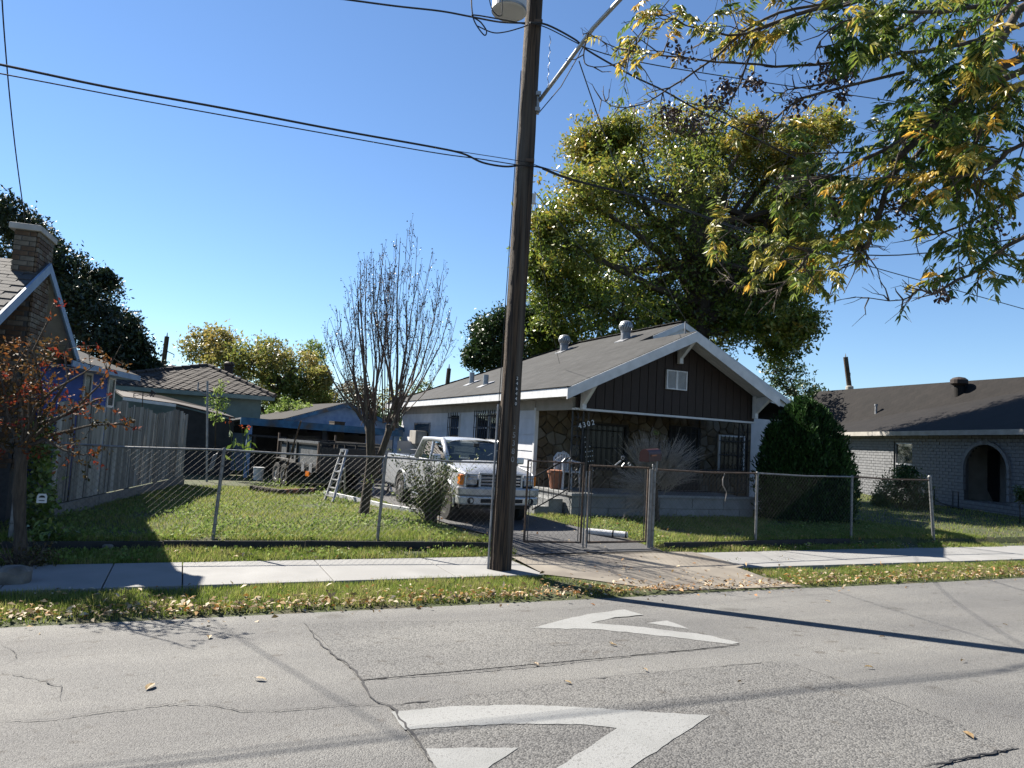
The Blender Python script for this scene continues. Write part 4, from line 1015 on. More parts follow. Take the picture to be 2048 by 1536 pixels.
# diamond tiles in courses on the side facing us
tx = (cx1-cx0).normalized(); ty = nA.cross(tx).normalized(); ty = ty if ty.z > 0 else -ty
tme = piece_mesh('tile', lambda b: b.add([(-.14,.07,.02),(0,-.085,.034),(.14,.07,.02),(.14,.19,.012),(-.14,.19,.012),(-.14,.07,0),(0,-.085,0),(.14,.07,0)], [(0,1,2,3,4),(5,6,1,0),(6,7,2,1)])); tme.materials.append(M['tile'])
base = (cx1-cx0).length; hgt = (ap2-cx0).dot(ty); apx = (ap2-cx0).dot(tx); tl = []
for r in range(int(hgt/.145)):
    y_ = r*.145+.08; xa = apx*y_/hgt+.16; xb = base-(base-apx)*y_/hgt-.16; x_ = xa+(.14 if r % 2 else 0)
    while x_ < xb: tl.append((x_, y_)); x_ += .28
tl.sort(key=lambda q: -q[0])
rest = MB()
for i, (x_, y_) in enumerate(tl):
    o_ = cx0+tx*x_+ty*y_+nA*(.03+random.uniform(0, .012))
    if i < 300: share('tile', tme, hp, basis(o_, tx, ty, nA))
    else: rest.add([o_+tx*a+ty*b+nA*c for a, b, c in ((-.14,.07,.02),(0,-.085,.034),(.14,.07,.02),(.14,.19,.012),(-.14,.19,.012))], [(0,1,2,3,4)])
if rest.v: o = rest.build('tiles', M['tile'], hp); o['kind'] = 'stuff'
for a, b in ((cx1, ap2), (cx0, ap2)):
    n_ = int((b-a).length/.33)
    for i in range(n_): 
        p, q = a.lerp(b, i/n_), a.lerp(b, (i+.9)/n_); MB().tube([p+nA*.05, q+nA*.05], [.1, .075], 8).build('ridge_tile', M['tile'], hp)
e_in = .4
MB().prism([cx0+tx*e_in+Vector((0,.4,-2.7)), cx1-tx*e_in+Vector((0,.4,-2.7)), cx1-tx*e_in+Vector((0,.4,-.03)), cx0+tx*e_in+Vector((0,.4,-.03))], (0, .15, 0)).build('wall', M['mint'], hp)
MB().prism([cx0+Vector((0,-.03,-.12)), cx1+Vector((0,-.03,-.12)), cx1+Vector((0,-.03,.02)), cx0+Vector((0,-.03,.02))], (0, .03, 0)).build('eave_fascia', M['mint'], hp)
sp_ = P(457, 745, D=27.6); t = MB().lathe((sp_.x, sp_.y, sp_.z-.7), [(.17, 0), (.17, .95), (.2, .97), (.2, 1.05), (.12, 1.12)], 12).build('flue', M['brown'], hp)
pv = P(478, 758, D=27.4); MB().lathe((pv.x, pv.y, pv.z-.5), [(.06, 0), (.06, .62)], 10).build('vent_pipe', M['tin'], hp)
# small dark lean-to and white roof edge behind the wooden fence
s0, s1, s2 = P(246, 797, D=20.8), P(352, 811, D=21.3), P(470, 838, D=21.6)
sh = thing('lean_to_shed', 'dark lean-to shed with a white roof edge behind the wooden fence', 'shed', (s1.x, s1.y, 0))
MB().beam(s0, s1, .08, .09).build('roof_edge', M['white'], sh)
MB().prism([s1+Vector((0,.1,.02)), s2+Vector((0,.1,.0)), s2+Vector((-.5,2.5,.25)), s1+Vector((-.5,2.5,.3)), s0+Vector((-.5,2.5,.3)), s0+Vector((0,.1,.02))], (0,0,.05)).build('roof', M['brown'], sh)
MB().prism([s1+Vector((0,.2,-2.4)), s2+Vector((0,.2,-2.4)), s2+Vector((0,.2,-.05)), s1+Vector((0,.2,-.02))], (0,.1,0)).build('wall', M['dark'], sh)

# blue garage and its carport at the end of the drive
bl, br = P(482, 838, Z=2.28), P(803, 862, Z=2.28)
bl = P(482, 838, D=21.3); br = P(806, 864, D=24.0)
cp = thing('carport', 'open carport with a long faded blue front beam at the end of the drive', 'carport', ((bl.x+br.x)/2, (bl.y+br.y)/2, 0))
bd = (br-bl).normalized(); bn = Vector((bd.y, -bd.x, 0)).normalized(); bn = bn if bn.y < 0 else -bn
MB().prism([bl+Vector((0,0,-.16)), br+Vector((0,0,-.16)), br+Vector((0,0,.06)), bl+Vector((0,0,.06))], -bn*.06).build('front_beam', M['bluebeam'], cp)
MB().prism([bl-bn*.061+Vector((0,0,.0)), br-bn*.061+Vector((0,0,.0)), br-bn*3.5+Vector((0,0,-.12)), bl-bn*3.5+Vector((0,0,-.12))], (0,0,.05)).build('roof', M['tin'], cp)
for k in (.06, .5, .965):
    p = bl.lerp(br, k)-bn*.2; MB().box(p.x-.07, p.x+.07, p.y-.07, p.y+.07, 0, p.z-.05).build('post', M['bluelight' if k != .5 else 'dark'], cp)
for k in range(8):
    p = bl.lerp(br, (k+.5)/8); MB().prism([p-bn*.1+Vector((0,0,-.12)), p-bn*3.4+Vector((0,0,-.24)), p-bn*3.4+Vector((0,0,-.14)), p-bn*.1+Vector((0,0,-.02))], bd*.05).build('rafter', M['dark'], cp)
gl, gr, ga = P(560, 842, D=25.5), P(815, 872, D=27.2), P(690, 808, D=26.2)
gr = gl+bd*((gr-gl).dot(bd)); gr.z = gl.z-.02
gg = thing('blue_garage', 'old blue garage with a low gable roof behind the carport beam', 'garage', ((gl.x+gr.x)/2, (gl.y+gr.y)/2, 0))
gm = Vector(((gl.x+gr.x)/2, (gl.y+gr.y)/2, ga.z))
MB().prism([gl+Vector((0,0,-2.2)), gr+Vector((0,0,-2.2)), gr+Vector((0,0,-.02)), gm+Vector((0,0,-.08)), gl+Vector((0,0,-.02))], -bn*.1).build('front_wall', M['bluelight'], gg)
for a in (gl, gr):
    e = a+(a-gm)*.12; MB().prism([gm+bn*.25, e+bn*.25, e-bn*6, gm-bn*6], (0,0,.07)).build('roof', M['roofdark'], gg)
    MB().prism([gm+bn*.252+Vector((0,0,-.1)), e+bn*.252+Vector((0,0,-.1)), e+bn*.252+Vector((0,0,.05)), gm+bn*.252+Vector((0,0,.05))], bn*.025).build('rake_fascia', M['bluebeam'], gg)
q0 = gl-bd*2.3+bn*.1
for i in range(6): MB().prism([q0+Vector((0,0,-2.2+i*.28)), q0+bd*1.3+Vector((0,0,-2.2+i*.28)), q0+bd*1.3+Vector((0,0,-1.93+i*.28)), q0+Vector((0,0,-1.93+i*.28))], -bn*.03).build('siding_plank', M['bluelight'], gg)
for i in range(7): 
    q1 = br-bn*.9-bd*.25; MB().prism([q1+Vector((0,0,-2.25+i*.28)), q1+bd*1.5+Vector((0,0,-2.25+i*.28)), q1+bd*1.5+Vector((0,0,-1.98+i*.28)), q1+Vector((0,0,-1.98+i*.28))], -bn*.03).build('siding_plank', M['siding'], gg)
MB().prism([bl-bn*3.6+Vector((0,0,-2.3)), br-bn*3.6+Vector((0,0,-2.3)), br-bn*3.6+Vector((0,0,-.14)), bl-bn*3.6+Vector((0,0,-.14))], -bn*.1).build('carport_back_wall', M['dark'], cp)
# things stored under the carport
def carton(px, py, D, w_, h_, m, label, cat='box'):
    p = P(px, py, D=D); b = MB().obox(p, bd*w_/2, bn*.3, Vector((0,0,h_/2))); o = b.build('storage_box' if cat == 'box' else cat.replace(' ', '_'), M[m], None, bev=.01)
    tag(o, label, cat)
    MB().obox(p+Vector((0,0,h_/2+.012)), bd*(w_/2+.01), bn*.31, Vector((0,0,.012))).build('lid', M[m], o); return o
carton(604, 884, 22.6, .75, .36, 'soil', 'dark brown carton stacked under the carport above the trailer')
carton(634, 884, 23.0, .55, .34, 'brown', 'reddish brown carton beside the dark one under the carport')
carton(672, 874, 24.0, .36, 1.0, 'soil', 'tall narrow brown locker standing at the back of the carport', 'locker')
carton(716, 935, 21.2, .85, .36, 'teal', 'teal plastic chest partly behind the ladder and bare tree', 'chest')
t = thing('work_table', 'small dark table standing under the left end of the carport', 'table', tuple(P(535, 930, D=21.6)))
p = P(535, 873, D=21.6); MB().obox(p, bd*.5, bn*.3, Vector((0,0,.03))).build('table_top', M['dark'], t)
for a_ in (-.42, .42):
    for b_ in (-.24, .24): q = p+bd*a_+bn*b_; MB().box(q.x-.03, q.x+.03, q.y-.03, q.y+.03, 0, q.z-.03).build('leg', M['dark'], t)
# ------------------------------------------------------------------ fences, gate, mailbox
# weathered wooden fence between the two lots
f0, f1 = Vector((-1.78, 12.85, 0)), Vector((.07, 20.1, 0))
fd = (f1-f0).normalized(); fn = Vector((fd.y, -fd.x, 0))
wf = thing('wooden_fence', 'weathered grey wooden board fence running back beside the left lawn', 'fence', tuple(f0))
L_ = (f1-f0).length; n_ = 54; bwid = L_/n_
for i in range(n_):
    t_ = i/n_; p = f0+fd*(i*bwid); h = 1.79+.05*math.sin(i*.31)+random.uniform(-.03, .03)+(.12 if 16 < i < 22 else 0)
    b0 = .20; gap = .008 if random.random() < .8 else .022; tw = random.uniform(-.012, .012); out = random.uniform(0, .012); lean = random.uniform(-.012, .012)
    a = p+fn*(out+tw); b = p+fd*(bwid-gap)+fn*(out-tw); u = Vector((0, 0, h-b0)); z0 = Vector((0, 0, b0)); ln = fd*lean
    MB().prism([a+z0, b+z0, b+z0+u+ln, a+z0+u+ln], -fn*.018).build('board', M['wood' if random.random() < .68 else 'wood2'], wf)
for z in (.32, 1.0, 1.62): MB().beam(f0-fn*.045+Vector((0,0,z)), f1-fn*.045+Vector((0,0,z)), .04, .085).build('rail', M['wood2'], wf)
for i in range(5):
    a = f0+fd*(L_*i/4.02)-fn*.11; MB().box(a.x-.045, a.x+.045, a.y-.045, a.y+.045, -.1, 1.75).build('post', M['wood2'], wf)
for i in range(4):
    a, b = f0+fd*(L_*i/4+.01), f0+fd*(L_*(i+1)/4-.01); MB().prism([a+fn*.02+Vector((0,0,-.06)), b+fn*.02+Vector((0,0,-.06)), b+fn*.02+Vector((0,0,.19)), a+fn*.02+Vector((0,0,.19))], fn*.03).build('kick_board', M['wood2'], wf)

# chain-link fence along the street
FH = 1.22
posts = [(95, 1062), (425, 1078), (754, 1080), (1034, 1082)]
pts = []
for px, py in posts: p = P(px, py, Z=0); pts.append(Vector((p.x, p.y+.0, 0)))
pts[0] = Vector((-1.85, 10.75, 0)); pts[3] = Vector((4.74, 10.13, 0))
rpts = [Vector((P(px, py, Z=0).x, P(px, py, Z=0).y, 0)) for px, py in ((1303, 1085), (1511, 1080), (1702, 1075), (1868, 1075))]
tops = {}
def leanpt(i, side):                               # how far each post leans at its top
    return Vector(((.02, 0, 0), (.05, 0, 0), (.045, 0, 0), (0, 0, 0))[i]) if side == 0 else Vector(((0, 0, 0), (0, 0, 0), (0, 0, 0), (-.13, .02, 0))[i])
def mesh_bay(a, b, at, bt, z0, z1, r=.0014, pitch=.088):
    L = (b-a).length; H = z1-z0; mb = MB()
    def Q(s, h): k = s/L; base = a.lerp(b, k); top = at.lerp(bt, k); q = base.lerp(top, h/H); return Vector((q.x, q.y, z0+h))
    s = -H
    while s < L:
        for fam in (0, 1):
            s0, s1, h0, h1 = s, s+H, 0, H
            if s0 < 0: h0 = -s0; s0 = 0
            if s1 > L: h1 = H-(s1-L); s1 = L
            if s1-s0 > .01:
                if fam == 0: p, q = Q(s0, h0), Q(s1, h1)
                else: p, q = Q(s0, H-h0), Q(s1, H-h1)
                off = Vector((0, .002 if fam else -.002, 0))
                mb.tube([p+off, q+off], r, 3, False)
        s += pitch
    k = 0.
    while k < L:                                    # twisted barbs above the rail
        p = Q(k, H); mb.tube([p, p+Vector((random.uniform(-.012, .012), random.uniform(-.01, .01), .045))], .0018, 3, False); k += .088
    return mb
def pipe_fence(name, label, P_, side, group=None):
    t = thing(name, label, 'fence', tuple(P_[0]), group)
    T_ = [p+leanpt(i, side) for i, p in enumerate(P_)]
    for i, (p, q) in enumerate(zip(P_, T_)):
        big = (side == 1 and i in (0, 3)) or (side == 0 and i == 0); r = .034 if big else .024
        pole = MB().tube([p+Vector((0,0,-.15)), q+Vector((0,0,FH+(.06 if big else -.01)))], r, 10).build('post', M['galv'], t, smooth=False)
        MB().lathe(q+Vector((0,0,FH+(.06 if big else -.01))), [(r*1.25, -.02), (r*1.25, .015), (r*.7, .04)], 10).build('post_cap', M['galv'], pole)
        for z in (.2, .62, 1.0): 
            c = p.lerp(q, z/FH)+Vector((0,0,z)); MB().tube([c+Vector((-r*1.6,-.012,0)), c+Vector((0,-r*1.5,0)), c+Vector((r*1.6,-.012,0))], .004, 4).build('tie', M['wire'], pole)
    for i in range(len(P_)-1):
        a, b = T_[i]+Vector((0,0,FH)), T_[i+1]+Vector((0,0,FH))
        sag = Vector((0,0,-.02)); MB().tube([a, a.lerp(b, .5)+sag, b], .015, 8).build('top_rail', M['galv' if side == 0 else 'rust'] if i != 1 or side == 0 else M['galv'], t)
        mesh_bay(P_[i], P_[i+1], T_[i], T_[i+1], .03, FH).build('chain_link_mesh', M['wire'], t)
    return t
pipe_fence('chain_link_fence', 'chain link fence along the left lawn, from the wooden fence to the pole', pts, 0)
rf_ = pipe_fence('chain_link_fence', 'chain link fence right of the mailbox in front of the dark evergreen', rpts, 1)
def gate(name, label, a, b, z0, z1):
    t = thing(name, label, 'gate', tuple(a)); u = (b-a).normalized(); r = .02
    A, B = a+Vector((0,0,z0)), b+Vector((0,0,z0)); C_, D_ = b+Vector((0,0,z1)), a+Vector((0,0,z1))
    MB().tube([A, B, C_, D_, A+Vector((0,0,-.001))], r, 8).build('frame', M['rust'], t)
    mesh_bay(a, b, a, b, z0, z1).build('chain_link_mesh', M['wire'], t)
    for e in (a+u*.05, b-u*.05): MB().tube([e+Vector((0,0,z0+.02)), e+Vector((0,0,z1-.02))], .008, 5).build('tension_bar', M['wire'], t)
    return t
g0, g1, g2, g3 = Vector((4.94, 10.06, 0)), Vector((5.86, 9.9, 0)), Vector((5.97, 9.9, 0)), Vector((7.12, 9.92, 0))
gl_ = gate('gate', 'left chain link gate leaf behind the utility pole across the drive', g0, g1, .02, 1.27)
ga_ = gate('gate', 'right chain link gate leaf hung beside the mailbox post', g2, g3, .02, 1.24)
for p in (g1+Vector((.03,-.03,0)), g2+Vector((-.02,-.03,0))): MB().tube([p+Vector((0,0,-.06)), p+Vector((0,0,1.15))], .013, 6).build('drop_rod', M['galv'], ga_)
MB().tube([g3+Vector((.06,0,-.1)), g3+Vector((.06,0,1.22))], .03, 10).build('hinge_post', M['galv'], ga_)
# dark edging boards along the fence line; the step's shade is in their colour
def yedge(x): return 9.7+(10.09-9.7)*(.46+fenceoff(x))/.46
for x0_, x1_, lab in ((-1.9, 4.5, 'dark edging board, coloured for the shaded lawn step under the left fence'), (7.5, 12.2, 'dark edging board, coloured for the shaded lawn step under the right fence by the mailbox')):
    eb_ = thing('edging_board', lab, 'edging', ((x0_+x1_)/2, 10.1, -.05)); x = x0_
    while x < x1_-.1:
        b_ = min(x+random.uniform(1.4, 2.0), x1_); MB().prism([(x+.004, yedge(x)-.03, -.16), (b_-.004, yedge(b_)-.03, -.16), (b_-.004, yedge(b_)-.03, .0+random.uniform(-.01,.012)), (x+.004, yedge(x)-.03, .004)], (0, .025, 0)).build('plank', M['dark'], eb_); x = b_
def finial(g, c):                                  # scrolled finial with little balls on the middle of a gate
    f_ = MB().tube([c+Vector((-.13,0,.02)), c+Vector((-.02,0,.10))], .011, 6); f_.tube([c+Vector((.0,0,.0)), c+Vector((.05,0,.06))], .012, 6)
    f_.ring(c+Vector((.015,0,.15)), (1,0,0), (0,0,1), .028, .008, 12, 0, 5.2, 5); f_.ring(c+Vector((.15,0,.05)), (1,0,0), (0,0,1), .026, .008, 12, 1.5, 6.5, 5)
    f_.build('finial', M['aluminium'], g)
finial(gl_, Vector((5.50, 9.98, 1.27))); finial(ga_, Vector((6.58, 9.91, 1.24)))
# vine stem hanging in the mesh
q = P(1448, 960, Y=10.0); tag(MB().tube([q+Vector((.01,0,.12)), q+Vector((-.03,0,0)), q+Vector((-.02,0,-.1)), q+Vector((.07,0,-.22)), q+Vector((.04,0,-.38))], [.006,.012,.013,.01,.006], 6).build('dead_vine_stem', M['drytwig']), 'tan dead vine stem hanging in the right chain link mesh', 'vine stem')
# mailbox on the gate post
mp = rpts[0]; mbx = thing('mailbox', 'dark red mailbox on a pipe post beside the gate', 'mailbox', tuple(mp))
MB().tube([mp+Vector((.0,-.05,1.2)), mp+Vector((.0,-.05,1.45))], .022, 8).build('pipe', M['galv'], mbx)
mc = P(1302, 910, Y=mp.y-.05); prof_ = [(-.085,-.10), (.085,-.10), (.085,.02)]+[(.085*math.cos(a), .02+.085*math.sin(a)) for a in (0.5,1.0,1.57,2.14,2.64)]+[(-.085,.02)]
ax_ = Vector((.90, .43, .05)).normalized(); ay_ = Vector((-ax_.y, ax_.x, 0)).normalized()
MB().prism([mc-ax_*.215+ay_*a+Vector((0,0,b)) for a, b in prof_], ax_*.43).build('box', M['red'], mbx, bev=.004)
MB().prism([mc-ax_*.228+ay_*a*1.03+Vector((0,0,b*1.03)) for a, b in prof_], ax_*.012).build('door', M['red'], mbx)
MB().obox(mc-ax_*.06-ay_*.092+Vector((0,0,.0)), ax_*.09, ay_*.004, Vector((0,0,.012))).build('flag', M['clay'], mbx)
# white plastic sign hanging on the left fence
sp0 = P(84, 997, Y=10.72); sg = thing('fence_sign', 'small white plastic sign with a dark emblem hanging on the left fence', 'sign', tuple(sp0))
MB().prism([sp0+Vector(v) for v in ((-.055,0,-.055),(.055,0,-.055),(.055,0,.03),(.04,0,.06),(-.04,0,.06),(-.055,0,.03))], (0,-.012,0)).build('board', M['plastic'], sg)
MB().prism([sp0+Vector((.034*math.cos(a),-.0125,.012+.03*math.sin(a))) for a in (0,.6,1.2,1.9,2.5,3.14)], (0,-.004,0)).build('emblem', M['black'], sg)
MB().prism([sp0+Vector(v) for v in ((-.03,-.0125,-.03),(.03,-.0125,-.03),(.03,-.0125,-.02),(-.03,-.0125,-.02))], (0,-.003,0)).build('print_line', M['dark'], sg)

# ------------------------------------------------------------------ utility pole and cables
pb_ = GG(1000, 1156); PXo = P(1069, 0, Y=pb_.y); dirp = (PXo-pb_).normalized()
up = thing('utility_pole', 'tall weathered wooden utility pole with transformer and street lamp arm', 'utility pole', tuple(pb_))
def pp(h): return pb_+dirp*h
mb = MB(); nseg, nn = 40, 22
for i in range(nseg+1):
    h = -.3+9.9*i/nseg; c = pp(h); r = lerp(.142, .112, i/nseg)
    for j in range(nn):
        a = 2*math.pi*j/nn; rr = r*(1+.035*math.sin(j*2.7+.06*i)+.02*math.sin(j*5.1+i*.35))+random.uniform(-.0015, .0015)
        mb.v.append((c.x+rr*math.cos(a), c.y+rr*math.sin(a), c.z))
for i in range(nseg):
    for j in range(nn): j2 = (j+1) % nn; mb.f.append((i*nn+j, i*nn+j2, (i+1)*nn+j2, (i+1)*nn+j))
mb.f.append(tuple(nseg*nn+j for j in range(nn)))
shaft = mb.build('shaft', M['pole'], up, smooth=True)
def pole_h(px, py): return (P(px, py, Y=pb_.y)-pb_).length
tow = (CP-pb_); tow.z = 0; tow.normalize(); sd_ = Vector((-tow.y, tow.x, 0)); sd_ = sd_ if sd_.x > 0 else -sd_       # towards us, and to our right
# conduit up the left side and ground wire
h1 = pole_h(1040, 812); MB().tube([pp(0)-sd_*.165+tow*.02, pp(h1)-sd_*.162+tow*.02], .017, 8).build('conduit', M['tin'], up)
MB().tube([pp(h1)-sd_*.155, pp(3.6)-sd_*.15, pp(5.0)-sd_*.137, pp(7)-sd_*.13], .006, 5).build('ground_wire', M['cable'], up)
# number plates, upright digits one under another
def plate(px, py, txt, size, step, m, back):
    h = pole_h(px, py)
    for i, ch in enumerate(txt):
        c = pp(h-i*step)+tow*.0+sd_*.062; rad = lerp(.142, .112, h/9.6)
        c = pp(h-i*step)+(tow*.86+sd_*.52).normalized()*(rad+.004)
        nrm_ = (tow*.86+sd_*.52).normalized(); xx = Vector((-nrm_.y, nrm_.x, 0)); xx = xx if xx.dot(sd_) > 0 else -xx
        if back: MB().obox(c+Vector((0,0,0)), xx*.019, nrm_*.002, Vector((0,0,step/2))).build('number_plate', M['black'], up)
        text(ch, 'digit', size, m, basis(c+nrm_*.003, xx, (0,0,1), nrm_), up, .001)
plate(1040, 760, '246440', .062, .068, M['paper'], True)
plate(1037, 872, '5380', .105, .108, M['tin'], False)
plate(1042, 857, '2', .06, .068, M['tin'], False)
# transformer can
hT = pole_h(1063, 30); tc = P(1018, 24, D=9.35)
tr_b = MB().lathe(tc, [(.02, -.012), (.21, -.01), (.225, .0), (.225, .8), (.2, .86), (.06, .9)], 28).build('transformer', M['siding'], up, smooth=False)
MB().lathe(tc, [(.232, .0), (.232, .03)], 28).build('band', M['tin'], tr_b)
MB().beam(tc+Vector((0,0,.5)), pp(hT+.5), .05, .3).build('mounting_bracket', M['tin'], up)
for a in (-.09, .09): MB().lathe(tc+Vector((a,0,.87)), [(.03,0),(.05,.05),(.03,.08),(.05,.12),(.03,.16),(.02,.2)], 10).build('bushing', M['siding'], up)
# street lamp arm
hA = pole_h(1073, 205)
aend = P(1243, -4, D=8.0); a0 = pp(hA)+sd_*.15
arm = MB().tube([a0, a0.lerp(aend, .35)+Vector((0,0,.03)), a0.lerp(aend, .7)+Vector((0,0,.07)), aend, aend+(aend-a0)*.5+Vector((0,0,-.25))], .026, 10).build('lamp_arm', M['aluminium'], up, smooth=True)
le = aend+(aend-a0)*.5+Vector((0,0,-.25)); MB().obox(le, (aend-a0).normalized()*.3, Vector((0,0,1)).cross(aend-a0).normalized()*.12, Vector((0,0,.07))).build('lamp_head', M['aluminium'], arm, bev=.03)
MB().obox(pp(hA-.03)+sd_*.135, sd_*.02, tow*.03, Vector((0,0,.16))).build('arm_bracket', M['aluminium'], up)
for dz in (.08, -.15): MB().obox(pp(hA+dz)+sd_*.11+tow*.06, sd_*.06, tow*.012, Vector((0,0,.025))).build('strap', M['aluminium'], up)
MB().tube([a0+Vector((0,0,-.18)), a0.lerp(aend, .3)+Vector((.02,0,-.16)), a0.lerp(aend, .62)+Vector((0,0,-.0))], .007, 5).build('lamp_cable', M['cable'], up)
coil = [a0+Vector((.12+.012*math.sin(i*1.3), 0, .25+i*.032)) for i in range(24)]; MB().tube(coil, .004, 4).build('loose_wire', M['cable'], up)
# cable clamps, splice box
for px, py in ((1062, 50), (1055, 328)):
    h = pole_h(px, py); MB().obox(pp(h)+sd_*.07+tow*.1, sd_*.06, tow*.03, Vector((0,0,.022))).build('cable_clamp', M['rust'], up)
hB = pole_h(1068, 402); MB().obox(pp(hB)+sd_*.155, sd_*.025, tow*.03, Vector((0,0,.07))).build('junction_box', M['plastic'], up)
def cable(name, label, pts, r, group='overhead cables'):
    pts = [Vector(p) for p in pts]; out = []
    for i in range(len(pts)-1):                       # gentle curve through the points
        p0, p1, p2, p3 = pts[max(i-1, 0)], pts[i], pts[i+1], pts[min(i+2, len(pts)-1)]
        for k in range(6):
            t = k/6; out.append(.5*((2*p1)+(p2-p0)*t+(2*p0-5*p1+4*p2-p3)*t*t+(3*p1-p0-3*p2+p3)*t**3))
    out.append(pts[-1]); return tag(MB().tube(out, r, 6).build(name, M['cable']), label, 'cable', group)
Yc = pb_.y-.16
def cpts(pl, Y0=Yc, Y1=None): return [P(px, py, Y=lerp(Y0, Y1 if Y1 is not None else Y0, i/(len(pl)-1))) for i, (px, py) in enumerate(pl)]
def ext(pts, k=1.5): return [pts[0]+(pts[0]-pts[1])*k]+pts
cable('overhead_cable', 'thick black cable from the left frame edge sagging into the pole clamp', ext(cpts([(0,129),(220,175),(450,217),(680,261),(860,293),(925,307),(965,325),(1010,333),(1042,330)]), 3), .013)
cable('overhead_cable', 'thin strand just below the thick cable left of the pole', ext(cpts([(0,147),(300,204),(600,258),(860,304),(960,318),(1042,331)]), 3), .007)
cable('overhead_cable', 'thin support strand above the black cable near the pole', cpts([(860,294),(1040,322),(1080,333),(1140,350),(1220,372)]), .005)
cable('overhead_cable', 'black cable leaving the pole to the right across the big tree and levelling out', cpts([(1042,330),(1085,336),(1150,360),(1338,408),(1413,434),(1545,478),(1640,501),(1764,511),(2048,511)])+[P(2048,511,Y=Yc)+Vector((12,0,.9))], .011)
cable('overhead_cable', 'black cable leaving the pole to the right and dropping to the right edge', cpts([(1085,338),(1150,362),(1338,411),(1480,460),(1600,497),(1729,530),(1834,559),(2048,618)], Yc, Yc+2.2)+[P(2300,690,Y=Yc+3)], .010)
cable('overhead_cable', 'heavy twisted cable from the pole top down through the overhanging branches', cpts([(1060,45),(1095,50),(1150,79),(1176,101),(1260,149),(1325,180),(1378,210),(1431,237),(1510,276),(1575,309),(1720,380),(2048,545)]), .014)
cable('overhead_cable', 'second strand of the heavy cable right of the pole top', cpts([(1060,45),(1095,56),(1150,84),(1180,98),(1260,120),(1400,145),(1700,190),(2048,240)]), .008)
cable('overhead_cable', 'black cable bundle coming in from the top left to the pole top', ext(cpts([(670,-4),(790,12),(880,22),(940,33),(1000,44),(1050,46)]), 3), .012)
cable('overhead_cable', 'hanging loop of cable below the transformer', [P(px, py, D=9.0) for px, py in ((942,-20),(944,20),(950,45),(968,70),(973,62),(962,45),(948,30))]+[P(1050,48,D=9.2)], .009)
cable('overhead_cable', 'thin jumper cable curving from the can to the pole clamp', [P(px, py, D=9.0) for px, py in ((975,-20),(985,20),(1003,30),(1003,-20))], .007)
cable('overhead_cable', 'low slack cable joining the loop to the pole', [P(px, py, D=9.1) for px, py in ((955,52),(985,65),(1010,64),(1040,56),(1056,50))], .008)
pk = Vector((RX+.02, GF+.3, RZ+.3))
dr0 = P(1158, 122, Y=Yc)
def sagline(a, b, s, n=8): return [a.lerp(b, i/n)+Vector((0,0,-s*4*(i/n)*(1-i/n))) for i in range(n+1)]
cable('service_drop_cable', 'thin service cable dropping from the heavy cable to the bungalow ridge', sagline(dr0, pk, .35), .009)
cable('service_drop_cable', 'thin cable from the junction box on the pole to the bungalow roof', sagline(pp(hB)+sd_*.16+Vector((0,0,.1)), Vector((10.9, 14.5, 4.75)), .25), .006)
cable('service_drop_cable', 'faint cable sloping from the junction box down behind the tree', sagline(pp(hB)+sd_*.17, Vector((8.6, 16.0, 3.6)), .2), .005)
MB_ = MB().tube([pk+Vector((-.1,0,-.25)), pk+Vector((-.1,0,.05))], .02, 6).build('service_mast', M['tin']); tag(MB_, 'short service mast at the bungalow ridge front', 'mast')
cable('service_drop_cable', 'wavy black cable dropping down the left edge to the blue house gable', [P(2,-40,D=8.5), P(8,60,D=9.0), P(20,200,D=9.8), P(36,340,D=10.7), P(58,490,D=11.6), P(82,620,D=12.4), P(110,676,D=12.9)], .009)
# far utility poles
def far_pole(px0, py0, px1, py1, D, r, label, can=False):
    a = P(px0, py0, D=D); b = P(px1, py1, D=D); a = a.lerp(b, -.0); g = Vector((a.x-(b.x-a.x)/(b.z-a.z)*a.z, a.y, 0))
    t = thing('utility_pole', label, 'utility pole', tuple(g)); MB().tube([g, b], [r*1.2, r], 10).build('shaft', M['pole'], t)
    MB().tube([b+Vector((0,0,-.9)), b+Vector((.5,0,-1.1)), b+Vector((.5,0,-1.3))], .03, 5).build('bracket', M['dark'], t)
    MB().tube([b+Vector((0,0,0)), b+Vector((0,0,.25))], [.05,.02], 6).build('insulator', M['tin'], t)
    if can: MB().lathe(b+Vector((.42,0,-2.6)), [(.25,0),(.25,.75),(.1,.85)], 14).build('transformer', M['tin'], t)
    return t
far_pole(323, 760, 334, 673, 45, .14, 'distant utility pole with a grey transformer behind the left roofs', True)
far_pole(893, 775, 898, 737, 40, .12, 'distant bare pole top behind the ridge of the bungalow')
t = far_pole(1701, 790, 1691, 714, 50, .16, 'leaning distant pole with a small bracket behind the right roof', False)
b = P(1699, 779, D=49.7); MB().lathe(b, [(.26,-.6),(.26,.2),(.2,.25)], 14).build('transformer', M['soffit'], t)
